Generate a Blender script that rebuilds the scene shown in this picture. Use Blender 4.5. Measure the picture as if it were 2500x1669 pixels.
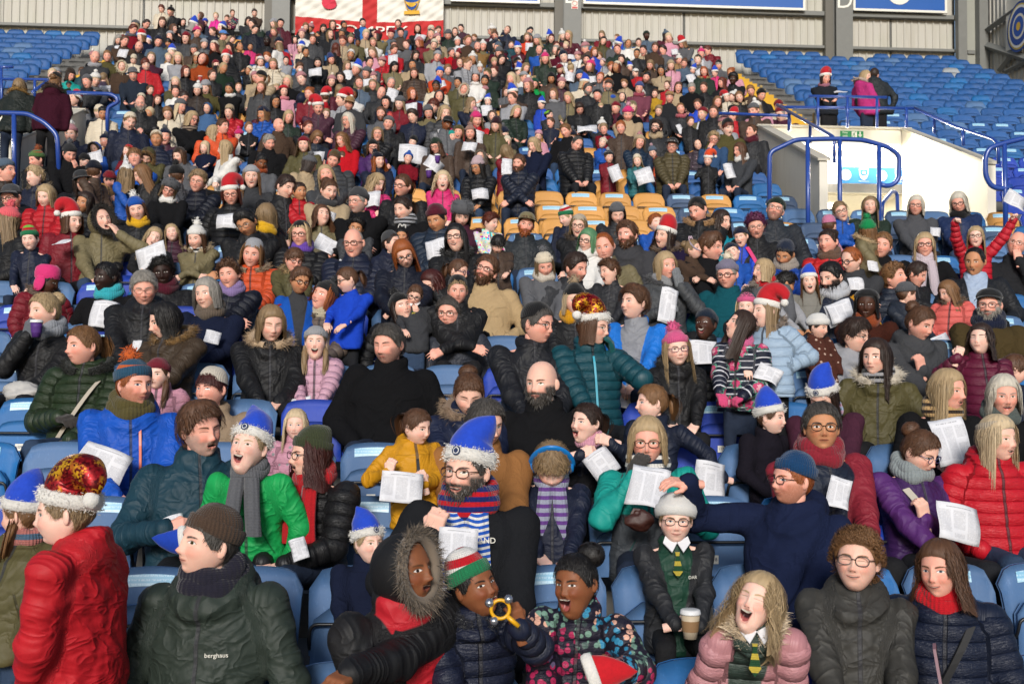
import bpy, math, random
import numpy as np
from math import sin, cos, pi, radians, sqrt, atan2
random.seed(7); rng = np.random.default_rng(7)
for o in list(bpy.data.objects): bpy.data.objects.remove(o)
SC = bpy.context.scene
COL = SC.collection

# ------------------------------------------------------------------ camera
FPX = 2700.0; PSI = radians(4.0); THE = radians(2.2); ROLL = 0.0065
CAM = np.array([0.0, 0.0, 2.13])
_f = np.array([sin(PSI)*cos(THE), cos(PSI)*cos(THE), sin(THE)])
_r = np.array([cos(PSI), -sin(PSI), 0.0]); _u = np.cross(_r, _f)
_r, _u = _r*cos(ROLL)+_u*sin(ROLL), _u*cos(ROLL)-_r*sin(ROLL)
cd = bpy.data.cameras.new('camera'); cam = bpy.data.objects.new('camera', cd); COL.objects.link(cam)
cd.sensor_width = 36.0; cd.lens = FPX*36/2500; cd.clip_start = 0.1; cd.clip_end = 400
cd.dof.use_dof = True; cd.dof.focus_distance = 6.2; cd.dof.aperture_fstop = 6.3
from mathutils import Matrix, Vector
cam.matrix_world = Matrix(((_r[0], _u[0], -_f[0], CAM[0]), (_r[1], _u[1], -_f[1], CAM[1]), (_r[2], _u[2], -_f[2], CAM[2]), (0, 0, 0, 1)))
SC.camera = cam
SC.render.resolution_x = 1024; SC.render.resolution_y = 683

def ray(x, y): return _f + _r*((x-1250)/FPX) + _u*((834.5-y)/FPX)
def at_depth(x, y, D): return CAM + ray(x, y)*D
def at_Y(x, y, Y):
    d = ray(x, y); return CAM + d*((Y-CAM[1])/d[1])
def proj(p):
    q = np.asarray(p, float)-CAM; D = q@_f
    return 1250+FPX*(q@_r)/D, 834.5-FPX*(q@_u)/D, D

# ------------------------------------------------------------------ light
W = bpy.data.worlds.new('World'); SC.world = W; W.use_nodes = True
nt = W.node_tree; nt.nodes.clear()
SUN_EL = radians(23); SUN_AZ = radians(-9)      # lamp stands behind the camera, to its left
sky = nt.nodes.new('ShaderNodeTexSky'); sky.sky_type = 'NISHITA'; sky.sun_disc = False
sky.sun_elevation = SUN_EL; sky.sun_rotation = radians(180)-SUN_AZ
bg = nt.nodes.new('ShaderNodeBackground'); bg.inputs[1].default_value = 0.085
wo = nt.nodes.new('ShaderNodeOutputWorld')
nt.links.new(sky.outputs[0], bg.inputs[0]); nt.links.new(bg.outputs[0], wo.inputs[0])
sl = bpy.data.lights.new('floodlight', 'SUN'); sl.energy = 3.0; sl.angle = radians(14); sl.color = (1.0, 0.96, 0.91)
so = bpy.data.objects.new('floodlight', sl); COL.objects.link(so)
# direction the light travels: away from the camera side, to the right and down
_ld = Vector((cos(SUN_EL)*sin(-SUN_AZ), cos(SUN_EL)*cos(SUN_AZ), -sin(SUN_EL)))
so.rotation_euler = _ld.to_track_quat('-Z', 'Y').to_euler(); so.location = (-8, -12, 9)
SC.view_settings.view_transform = 'Standard'; SC.view_settings.look = 'None'
SC.view_settings.exposure = 0.28; SC.view_settings.gamma = 1.0

# ------------------------------------------------------------------ helpers
def lin(h):
    h = h.lstrip('#'); v = [int(h[i:i+2], 16)/255 for i in (0, 2, 4)]
    return tuple((c/12.92 if c <= .04045 else ((c+.055)/1.055)**2.4) for c in v)
def link(o, parent=None):
    COL.objects.link(o)
    if parent is not None: o.parent = parent
    return o
def tag(o, label=None, cat=None, group=None, kind=None):
    if label: o['label'] = label
    if cat: o['category'] = cat
    if group: o['group'] = group
    if kind: o['kind'] = kind
    return o
def empty(name, loc=(0, 0, 0), label=None, cat=None, group=None):
    o = bpy.data.objects.new(name, None); COL.objects.link(o); o.location = tuple(loc); o.empty_display_size = .1
    return tag(o, label, cat, group)
def mk_mesh(name, V, F, mats=(), midx=None, smooth=True, attrs=None):
    """V (n,3); F array (m,3|4) or list of such arrays"""
    me = bpy.data.meshes.new(name)
    V = np.ascontiguousarray(V, np.float32)
    if isinstance(F, np.ndarray): F = [F]
    F = [np.asarray(f, np.int32) for f in F if len(f)]
    n = len(V); me.vertices.add(n); me.vertices.foreach_set('co', V.ravel())
    idx = np.concatenate([f.ravel() for f in F]); tot = np.concatenate([np.full(len(f), f.shape[1], np.int32) for f in F])
    st = np.concatenate(([0], np.cumsum(tot)[:-1])).astype(np.int32)
    me.loops.add(len(idx)); me.loops.foreach_set('vertex_index', idx)
    me.polygons.add(len(tot)); me.polygons.foreach_set('loop_start', st); me.polygons.foreach_set('loop_total', tot)
    if midx is not None: me.polygons.foreach_set('material_index', np.asarray(midx, np.int32))
    me.polygons.foreach_set('use_smooth', np.full(len(tot), bool(smooth)))
    for m in mats: me.materials.append(m)
    if attrs:
        for k, a in attrs.items():
            a = np.asarray(a, np.float32)
            if a.ndim == 1: at = me.attributes.new(k, 'FLOAT', 'POINT'); at.data.foreach_set('value', a)
            else: at = me.attributes.new(k, 'FLOAT_VECTOR', 'POINT'); at.data.foreach_set('vector', np.ascontiguousarray(a).ravel())
    me.update()
    return me
STUFF = None                                   # when set, meshes are gathered into one object instead
def mobj(name, V, F, mats=(), parent=None, loc=None, **k):
    if not isinstance(mats, (list, tuple)): mats = (mats,)
    if STUFF is not None: return STUFF.take(V, F, mats, k.get('midx'), k.get('attrs') or {}, parent)
    o = bpy.data.objects.new(name, mk_mesh(name, V, F, mats, **k)); link(o, parent)
    if loc is not None: o.location = tuple(loc)
    return o
class MB:
    """collects shapes into one mesh"""
    def __init__(s): s.V = []; s.Q = []; s.T = []; s.n = 0; s.mq = []; s.mt = []
    def add(s, V, Q=None, T=None, m=0):
        V = np.asarray(V, float); s.V.append(V)
        if Q is not None and len(Q): s.Q.append(np.asarray(Q)+s.n); s.mq += [m]*len(Q)
        if T is not None and len(T): s.T.append(np.asarray(T)+s.n); s.mt += [m]*len(T)
        s.n += len(V); return s
    def box(s, a, b, m=0, M=None):
        x0, y0, z0 = a; x1, y1, z1 = b
        V = np.array([(x0, y0, z0), (x1, y0, z0), (x1, y1, z0), (x0, y1, z0), (x0, y0, z1), (x1, y0, z1), (x1, y1, z1), (x0, y1, z1)], float)
        if M is not None: V = V@np.asarray(M)[:3, :3].T+np.asarray(M)[:3, 3]
        return s.add(V, [(0, 3, 2, 1), (4, 5, 6, 7), (0, 1, 5, 4), (1, 2, 6, 5), (2, 3, 7, 6), (3, 0, 4, 7)], m=m)
    def tube(s, P, r, n=8, m=0, caps=True, flat=1.0):
        P = np.asarray(P, float); k = len(P); r = np.broadcast_to(np.asarray(r, float), (k,))
        T = np.gradient(P, axis=0); T /= np.linalg.norm(T, axis=1)[:, None]+1e-9
        ref = np.array([0, 0, 1.0]) if abs(T[0, 2]) < .9 else np.array([1.0, 0, 0])
        N = np.cross(T[0], ref); N /= np.linalg.norm(N); Vs = []
        for i in range(k):
            N = N-T[i]*(N@T[i]); N /= np.linalg.norm(N)+1e-9; B = np.cross(T[i], N)
            a = np.arange(n)*2*pi/n
            Vs.append(P[i]+r[i]*(np.cos(a)[:, None]*N+flat*np.sin(a)[:, None]*B))
        V = np.concatenate(Vs); i = np.arange(k-1)[:, None]*n; j = np.arange(n)[None, :]; j2 = (j+1) % n
        Q = np.stack([i+j, i+j2, i+n+j2, i+n+j], -1).reshape(-1, 4); Tn = []
        if caps:
            V = np.concatenate([V, P[:1], P[-1:]]); c0 = k*n; c1 = c0+1
            Tn = [(c0, (q+1) % n, q) for q in range(n)]+[(c1, (k-1)*n+q, (k-1)*n+(q+1) % n) for q in range(n)]
        return s.add(V, Q, Tn, m=m)
    def ball(s, c, r, n=8, m=0, R=None):
        V, Q, T = sphere(n, n*2); V = V*np.asarray(r)
        if R is not None: V = V@R.T
        return s.add(V+np.asarray(c), Q, T, m=m)
    def arr(s): return (np.concatenate(s.V), [np.concatenate(s.Q) if s.Q else np.zeros((0, 4), int), np.concatenate(s.T) if s.T else np.zeros((0, 3), int)], s.mq+s.mt)
    def build(s, name, mats, parent=None, smooth=False, loc=None, attrs=None):
        V, F, mi = s.arr(); return mobj(name, V, F, mats, parent, loc=loc, midx=mi, smooth=smooth, attrs=attrs)
_sph = {}
def sphere(nl, na):
    if (nl, na) in _sph: return _sph[(nl, na)]
    th = np.linspace(0, pi, nl+1)[1:-1]; ph = np.arange(na)*2*pi/na
    V = np.stack([np.sin(th)[:, None]*np.cos(ph), np.sin(th)[:, None]*np.sin(ph), np.cos(th)[:, None]+0*ph], -1).reshape(-1, 3)
    k = nl-1; i = np.arange(k-1)[:, None]*na; j = np.arange(na)[None]; j2 = (j+1) % na
    Q = np.stack([i+j, i+na+j, i+na+j2, i+j2], -1).reshape(-1, 4)
    V = np.concatenate([V, [(0, 0, 1), (0, 0, -1)]]); a = k*na
    T = [(a, q, (q+1) % na) for q in range(na)]+[(a+1, (k-1)*na+(q+1) % na, (k-1)*na+q) for q in range(na)]
    _sph[(nl, na)] = (V, Q, np.array(T)); return _sph[(nl, na)]
_txt = {}
def text_mesh(txt, size=1.0, align='CENTER', bold=0.0):
    if txt not in _txt: _txt[txt] = _text_mesh(txt, 1.0, align, 0.0)
    V, T = _txt[txt]; return V*size, T.copy()
def _text_mesh(txt, size=1.0, align='CENTER', bold=0.0):
    c = bpy.data.curves.new('txt', 'FONT'); c.body = txt; c.size = size; c.align_x = align; c.align_y = 'CENTER'; c.offset = bold; c.resolution_u = 3
    o = bpy.data.objects.new('txt', c); COL.objects.link(o)
    me = bpy.data.meshes.new_from_object(o, depsgraph=bpy.context.evaluated_depsgraph_get())
    V = np.array([v.co[:] for v in me.vertices]).reshape(-1, 3); F = [tuple(p.vertices) for p in me.polygons]
    bpy.data.objects.remove(o); bpy.data.curves.remove(c); bpy.data.meshes.remove(me)
    T = [(f[0], f[i], f[i+1]) for f in F for i in range(1, len(f)-1)]
    return V, np.array(T).reshape(-1, 3)

for _t in ['D', 'POMPEY', 'Fire', 'exit', 'PORTSMOUTH', 'berghaus', 'DARE2B', 'KUKRI', 'ENGLAND']+[str(i) for i in range(100, 160)]: text_mesh(_t)   # letter shapes, made while the scene is still empty

# ---------------------------------------------- node expressions
class X:
    """a scalar socket with arithmetic, for writing shader maths as formulas"""
    nt = None
    def __init__(s, k): s.k = k
    @staticmethod
    def m(op, *a, clamp=False):
        n = X.nt.nodes.new('ShaderNodeMath'); n.operation = op; n.use_clamp = clamp
        for i, v in enumerate(a):
            if isinstance(v, X): X.nt.links.new(v.k, n.inputs[i])
            else: n.inputs[i].default_value = v
        return X(n.outputs[0])
    def __add__(s, o): return X.m('ADD', s, o)
    __radd__ = __add__
    def __sub__(s, o): return X.m('SUBTRACT', s, o)
    def __rsub__(s, o): return X.m('SUBTRACT', o, s)
    def __mul__(s, o): return X.m('MULTIPLY', s, o)
    __rmul__ = __mul__
    def __truediv__(s, o): return X.m('DIVIDE', s, o)
    def abs(s): return X.m('ABSOLUTE', s)
    def sin(s): return X.m('SINE', s)
    def max(s, o): return X.m('MAXIMUM', s, o)
    def min(s, o): return X.m('MINIMUM', s, o)
    def sqrt(s): return X.m('SQRT', s.max(0.0))
    def frac(s): return X.m('FRACT', s)
    def floor(s): return X.m('FLOOR', s)
    def gt(s, o): return X.m('GREATER_THAN', s, o)
    def lt(s, o): return X.m('LESS_THAN', s, o)
    def below(s, e, w):                      # soft step: 1 where s<e
        return X.m('ADD', (e-s)/(2*w) if not isinstance(e, (int, float)) else (s*(-1/(2*w))+e/(2*w)), .5, clamp=True)
    def above(s, e, w): return 1.0-s.below(e, w)
class Mat:
    def __init__(s, name):
        s.m = bpy.data.materials.new(name); s.m.use_nodes = True; s.t = s.m.node_tree; s.t.nodes.clear()
        s.out = s.n('ShaderNodeOutputMaterial'); s.b = s.n('ShaderNodeBsdfPrincipled'); s.t.links.new(s.b.outputs[0], s.out.inputs[0]); X.nt = s.t
    def n(s, ty, **k):
        n = s.t.nodes.new(ty)
        for a, v in k.items(): setattr(n, a, v)
        return n
    def l(s, a, b): s.t.links.new(a.k if isinstance(a, X) else a, b)
    def set(s, **k):
        al = dict(col='Base Color', rough='Roughness', metal='Metallic', spec='Specular IOR Level', emis='Emission Color', es='Emission Strength', sheen='Sheen Weight', coat='Coat Weight', alpha='Alpha', sss='Subsurface Weight', trans='Transmission Weight', nrm='Normal')
        for a, v in k.items():
            i = s.b.inputs[al[a]]
            if isinstance(v, X) or hasattr(v, 'is_linked'): s.l(v, i)
            elif isinstance(v, (tuple, list)): i.default_value = (*v[:3], 1)
            else: i.default_value = v
        return s
    def obj(s): return s.n('ShaderNodeTexCoord').outputs['Object']
    def attr(s, name): return s.n('ShaderNodeAttribute', attribute_name=name)
    def xyz(s, v):
        n = s.n('ShaderNodeSeparateXYZ'); s.l(v, n.inputs[0]); return [X(n.outputs[i]) for i in range(3)]
    def vec(s, x, y, z):
        n = s.n('ShaderNodeCombineXYZ')
        for i, v in enumerate((x, y, z)):
            if isinstance(v, X): s.l(v, n.inputs[i])
            else: n.inputs[i].default_value = v
        return n.outputs[0]
    def noise(s, v, scale=5, detail=3, rough=.5, dist=0., out='Fac'):
        n = s.n('ShaderNodeTexNoise'); n.inputs['Scale'].default_value = scale; n.inputs['Detail'].default_value = detail
        n.inputs['Roughness'].default_value = rough; n.inputs['Distortion'].default_value = dist
        if v is not None: s.l(v, n.inputs['Vector'])
        return X(n.outputs[0]) if out == 'Fac' else n.outputs['Color']
    def voro(s, v, scale=20, feature='F1', out='Distance'):
        n = s.n('ShaderNodeTexVoronoi', feature=feature); n.inputs['Scale'].default_value = scale; s.l(v, n.inputs['Vector']); return n.outputs[out]
    def mix(s, f, a, b, mode='MIX'):
        n = s.n('ShaderNodeMix', data_type='RGBA', blend_type=mode)
        for i, v in ((0, f), (6, a), (7, b)):
            if isinstance(v, X) or hasattr(v, 'is_linked'): s.l(v, n.inputs[i])
            elif isinstance(v, (int, float)): n.inputs[i].default_value = v
            else: n.inputs[i].default_value = (*v[:3], 1)
        return n.outputs[2]
    def var(s, c, f, amt):                    # brighten/darken a colour by noise
        n = s.n('ShaderNodeHueSaturation'); s.l(1.0+(f-.5)*(2*amt), n.inputs['Value'])
        if hasattr(c, 'is_linked'): s.l(c, n.inputs['Color'])
        else: n.inputs['Color'].default_value = (*c[:3], 1)
        return n.outputs[0]
    def bump(s, h, strength=.3, dist=.01, nrm=None):
        n = s.n('ShaderNodeBump'); n.inputs['Strength'].default_value = strength; n.inputs['Distance'].default_value = dist
        s.l(h, n.inputs['Height'])
        if nrm is not None: s.l(nrm, n.inputs['Normal'])
        return n.outputs[0]
_mc = {}
def cached(f):
    def g(*a, **k):
        key = (f.__name__, a, tuple(sorted(k.items())))
        if key not in _mc: _mc[key] = f(*a, **k)
        return _mc[key]
    return g
@cached
def paint(hexc, rough=.5, metal=0., amt=.08, scale=6., spec=.5, bump=0.):
    M = Mat('paint_'+hexc); o = M.obj(); f = M.noise(o, scale, 5, .6)
    M.set(col=M.var(lin(hexc), f, amt), rough=rough, metal=metal, spec=spec)
    if bump: M.set(nrm=M.bump(M.noise(o, scale*12, 3), bump, .004))
    return M.m
@cached
def emit(hexc, strength):
    M = Mat('lamp_'+hexc); M.set(col=lin(hexc), emis=lin(hexc), es=strength); return M.m
# ------------------------------------------------------------------ the rake: seat-top line of each row
_kn = [0, 1, 2, 3, 4, 12, 13, 14, 22, 27, 34]
_dn = [4.28, 5.07, 5.87, 6.68, 7.5, 13.48, 14.22, 14.95, 20.3, 23.65, 28.36]
_yn = [1560, 1376, 1225, 1102, 1001, 520, 490, 460, 279, 186, 105]
_pp = np.array([at_depth(1250, y, d) for d, y in zip(_dn, _yn)])
NROW = 35
_cy = np.polyfit(_kn, _pp[:, 1], 3); _cz = np.polyfit(_kn, _pp[:, 2], 3)
RY = np.polyval(_cy, np.arange(-2, NROW+1)); RZ = np.polyval(_cz, np.arange(-2, NROW+1))
def rowY(k): return float(np.polyval(_cy, k))
def rowZ(k): return float(np.polyval(_cz, k))
SEATH = 0.80                                   # seat top above its tread
def floorZ(k): return rowZ(k)-SEATH
VR = (5.36, 7.62); VL = (-8.15, -5.62)         # the two exits cut into the rake (x ranges)
VY0, VY1 = rowY(14)-.05, rowY(18)+.05
CEN = (-7.15, 6.45)                            # seats between the two aisles

# ------------------------------------------------------------------ surface materials
def m_concrete():
    M = Mat('concrete'); o = M.obj(); a = M.noise(o, 2.2, 6, .65); b = M.noise(o, 40, 3)
    M.set(col=M.var(M.var(lin('#6d6c69'), a, .35), b, .12), rough=.9, nrm=M.bump(b, .25, .004)); return M.m
def m_sheet():
    M = Mat('cladding'); o = M.obj(); x, y, z = M.xyz(o)
    st = M.noise(M.vec(x*1.6, y, z*.16), 3.0, 5, .6); gr = M.noise(M.vec(x*.7, y, z*.5), 1.2, 4)
    c = M.mix(X.m('MULTIPLY', st.above(.58, .1), .35), lin('#b3b0a7'), lin('#979180'))
    c = M.mix(X.m('MULTIPLY', gr.above(.6, .1), .25), c, lin('#a9ad98'))
    M.set(col=M.var(c, M.noise(o, 30, 2), .05), rough=.55, spec=.3); return M.m
def m_steel():
    M = Mat('grey_steel'); o = M.obj(); a = M.noise(o, 4, 6, .7); b = M.noise(o, 60, 2)
    M.set(col=M.var(M.var(lin('#6e6f6b'), a, .18), b, .1), rough=.55, metal=.0, nrm=M.bump(b, .15, .003)); return M.m
def m_white():
    M = Mat('white_paint'); o = M.obj(); a = M.noise(o, 1.5, 6, .65); x, y, z = M.xyz(o)
    s = M.noise(M.vec(x*6, y*6, z*.7), 2.5, 4); M.set(col=M.mix(X.m('MULTIPLY', s.above(.62, .08), .18), M.var(lin('#d6d1c4'), a, .08), lin('#a8a08c')), rough=.6, nrm=M.bump(M.noise(o, 90, 2), .1, .003)); return M.m
MAT_CON, MAT_SHEET, MAT_STEEL, MAT_WHITE = m_concrete(), m_sheet(), m_steel(), m_white()
MAT_RAIL = paint('#24438f', .28, 0, .12, 14, .6); MAT_DARK = paint('#141518', .4, 0, .2)
MAT_YEL = paint('#c99a1c', .7, 0, .2, 9); MAT_BLUEBOARD = paint('#1d55a0', .4, 0, .06, 3); MAT_WB = paint('#dedbd0', .4, 0, .05)

# ------------------------------------------------------------------ ground and terrace
mb = MB(); mb.box((-60, -60, -.3), (60, rowY(-1)-.55, 0)); g = mb.build('ground', MAT_CON); tag(g, kind='structure')
def terrace(name, x0, x1, cut=False, kmax=NROW):
    mb = MB()
    for k in range(-1, kmax):
        if cut and 14 <= k <= 18: continue
        y0 = rowY(k)-.52; y1 = (rowY(k+1)-.52) if k < NROW-1 else rowY(k)+1.5
        if cut and k == 19: y0 = VY1
        zb = floorZ(k)-.5 if not (cut and k >= 19) else floorZ(k)-(.14 if k == 19 else .36)
        mb.box((x0, y0, max(zb, -.3) if k > 0 else -.3), (x1, y1+.02, floorZ(k)))
    return tag(mb.build(name, MAT_CON), kind='structure')
terrace('terrace', VL[1]+.13, VR[0]-.13); terrace('terrace', -24, VL[0]-.13); terrace('terrace', VR[1]+.13, 18)
terrace('terrace', VL[0]-.13, VL[1]+.13, cut=True); terrace('terrace', VR[0]-.13, VR[1]+.13, cut=True)

# aisle steps, yellow nosings
def aisle(name, x0, x1, k0, k1, label):
    e = empty(name, ((x0+x1)/2, rowY(k0), floorZ(k0)), label, 'steps')
    ex, ey, ez = e.location
    for k in range(k0, k1):
        y0 = rowY(k)-.52; yn = rowY(k+1)-.52; h = floorZ(k+1)-floorZ(k)
        mb = MB(); mb.box((x0-ex, yn-.27-ey, floorZ(k)-ez-.01), (x1-ex, yn+.01-ey, floorZ(k)+h*.5-ez)); s = mb.build('step', MAT_CON, e)
        mb = MB(); mb.box((x0+.03-ex, yn-.278-ey, floorZ(k)+.01-ez), (x1-.03-ex, yn-.2-ey, floorZ(k)+h*.5+.004-ez)); mb.build('nosing', MAT_YEL, e)
        mb = MB(); mb.box((x0+.03-ex, yn-.008-ey, floorZ(k)+h*.5+.008-ez), (x1-.03-ex, yn+.09-ey, floorZ(k+1)+.004-ez)); mb.build('nosing', MAT_YEL, e)
aisle('aisle_steps', 6.5, 7.78, 19, 34, 'aisle steps with yellow nosings above the lit exit with the fire sign')
aisle('aisle_steps', -8.14, -7.2, 19, 34, 'aisle steps with yellow nosings beside the smaller block of empty seats')
aisle('aisle_steps', 4.55, 5.24, 11, 14, 'short yellow edged steps beside the white exit wall')

# ------------------------------------------------------------------ back wall
WY = rowY(34)+.75; WZ0 = floorZ(34); WTOP = WZ0+5.2
COLX = [-11.45, -4.0, 3.5, 10.75]; CORN = 13.95
def sheet(x0, x1, z0, z1, yw, flip=None):
    xs = []; ys = []; x = x0; p = .2
    while x < x1-.001:
        for dx, dy in ((0, 0), (.135, 0), (.15, -.03), (.185, -.03)):
            if x+dx < x1: xs.append(x+dx); ys.append(dy)
        x += p
    xs.append(x1); ys.append(0); n = len(xs); xs = np.array(xs); ys = np.array(ys)
    V = np.concatenate([np.stack([xs, yw+ys, np.full(n, z)], 1) for z in (z0, z1)])
    if flip is not None: V = np.stack([flip+(V[:, 1]-yw), yw-(V[:, 0]-x0), V[:, 2]], 1)
    i = np.arange(n-1); return V, np.stack([i, i+1, i+n+1, i+n], 1)
bw = empty('back_wall', (0, WY, WZ0), 'cream corrugated metal wall behind the top row of seats', 'wall')
seams = [-24, -17.5, -11.45, -7.55, -4.0, -.25, 3.5, 6.55, 10.75, 12.2, CORN]
gz0, gz1 = at_Y(1420, 100, WY)[2], at_Y(1420, 16, WY)[2]
for a, b in zip(seams[:-1], seams[1:]):
    V, Q = sheet(a+.012, b-.012, WZ0, WTOP, WY); mobj('wall_panel', V-np.array(bw.location), Q, MAT_SHEET, bw, smooth=False)
    mb = MB(); mb.box((b-.03, .0, .0), (b+.03, .03, 5.2)); mb.build('seam_post', MAT_STEEL, bw)
mb = MB(); mb.box((-24, .05, 0), (CORN, .1, 5.2)); mb.build('backing', MAT_DARK, bw)
for z, h in ((gz0, .07), (gz1, .11), (gz1+1.9, .11)):
    mb = MB(); mb.box((-24, -.19, z-h-WZ0), (CORN, -.045, z-WZ0)); mb.build('girt', MAT_STEEL, bw)
def column(x, w, label):
    e = empty('steel_column', (x, WY-.25, WZ0), label, 'column')
    mb = MB(); mb.box((-w/2, -.22, -.1), (w/2, -.19, 5.4)); mb.box((-w/2, .02, -.1), (w/2, .05, 5.4)); mb.box((-.02, -.19, -.1), (.02, .02, 5.4)); mb.build('column_shaft', MAT_STEEL, e)
    mb = MB(); mb.box((-w/2-.22, -.02, -.1), (-w/2-.004, .2, 5.4)); mb.build('cable_trunking', paint('#5d5a52', .6), e)
    return e
cols = [column(x, .45, l) for x, l in zip(COLX, ['grey steel column at the end of the wall beyond the empty seats', 'grey steel column next to the red and white cross flag', 'grey steel column with a white letter D and a red warning notice', 'grey steel column with a white letter D above the empty seats'])]
for c, full in ((cols[2], 1), (cols[3], 0)):
    V, T = text_mesh('D', .62, bold=.012); V = np.stack([V[:, 0], V[:, 2], V[:, 1]], 1)
    zz = at_Y(1380, 6, WY)[2] if full else at_Y(2050, 18, WY)[2]
    o = mobj('painted_letter', V+[0, -.226, zz-WZ0], T, MAT_WB, c, smooth=False)
zc = at_Y(1383, 27, WY)[2]-WZ0
mb = MB(); mb.box((-.03, -.232, zc-.11), (.14, -.224, zc+.11)); nb = mb.build('notice', paint('#d9cfc4', .5), cols[2])
mb = MB(); mb.tube([(.055+.06*cos(t), -.236, zc+.035+.06*sin(t)) for t in np.linspace(0, 2*pi, 20)], .006, 4); mb.box((-.015, -.236, zc-.1), (.125, -.233, zc-.05)); mb.build('notice_print', paint('#b9413c', .5), cols[2])
# corner column and end wall
cc = empty('steel_column', (CORN+.28, WY-.35, WZ0), 'wide double steel column at the corner of the two metal walls', 'column')
mb = MB(); mb.box((-.36, -.1, -.3), (-.12, .1, 5.4)); mb.box((.12, -.3, -.3), (.36, .0, 5.4)); mb.build('column_shaft', MAT_STEEL, cc)
mb = MB(); mb.box((-.12, -.05, -.3), (.12, .02, 5.4)); mb.build('web_plate', paint('#8f9086', .6), cc)
mb = MB(); mb.box((-.1, -.1, .95), (.1, -.055, 1.05)); mb.build('bracket', MAT_STEEL, cc)
ew = empty('end_wall', (CORN+.75, WY, WZ0), 'cream corrugated end wall with diagonal steel braces', 'wall')
V, Q = sheet(0, 11, -5, 5.2, 0, flip=0.0); mobj('wall_panel', V, Q[:, ::-1], MAT_SHEET, ew, smooth=False)
mb = MB(); mb.box((.04, -11, -5), (.1, 0, 5.2)); mb.build('backing', MAT_DARK, ew)
def beam(e, a, b, w=.1):
    mb = MB(); mb.tube([np.array(a)-np.array(e.location), np.array(b)-np.array(e.location)], w, 4); return mb.build('brace', MAT_STEEL, e)
def on_end(x, y):
    d = ray(x, y); X0 = CORN+.62; return CAM+d*((X0-CAM[0])/d[0])
beam(ew, on_end(2385, 92), on_end(2525, -10), .09); beam(ew, on_end(2385, 104), on_end(2560, 160), .1)
beam(ew, on_end(2440, 172), on_end(2475, 130), .08); beam(ew, on_end(2455, 175), on_end(2530, 138), .06)

# advertising boards along the upper wall (only their lower edges show)
def board(px0, px1, ybot, disc_px, label):
    y = WY-.3; a = at_Y(px0, ybot[0], y); b = at_Y(px1, ybot[1], y); z0 = (a[2]+b[2])/2; w = b[0]-a[0]
    e = empty('advertising_board', ((a[0]+b[0])/2, y, z0), label, 'board')
    mb = MB(); mb.box((-w/2+.06, 0, .06), (w/2-.06, .04, 1.5)); mb.build('board_panel', MAT_BLUEBOARD, e)
    mb = MB(); mb.box((-w/2, -.012, 0), (w/2, .045, .06)); mb.box((-w/2, -.012, 1.5), (w/2, .045, 1.56)); mb.box((-w/2, -.012, .06), (-w/2+.06, .045, 1.5)); mb.box((w/2-.06, -.012, .06), (w/2, .045, 1.5)); mb.build('board_frame', MAT_WB, e)
    if disc_px:
        c = at_Y(disc_px[0], disc_px[1], y); r = disc_px[2]/95
        mb = MB(); mb.tube([(c[0]-e.location[0], -.012, c[2]-z0), (c[0]-e.location[0], 0, c[2]-z0)], r, 28); mb.build('disc_emblem', MAT_WB, e)
board(1424, 1966, (9, 27), (1705, -30, 32), 'long blue board with white edge above the empty top row')
board(2083, 2312, (28, 31), (2195, -18, 32), 'shorter blue board with white disc between the two right wall columns')
board(1100, 1318, (3, 10), None, 'blue board with white edge beside the cross flag')

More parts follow.
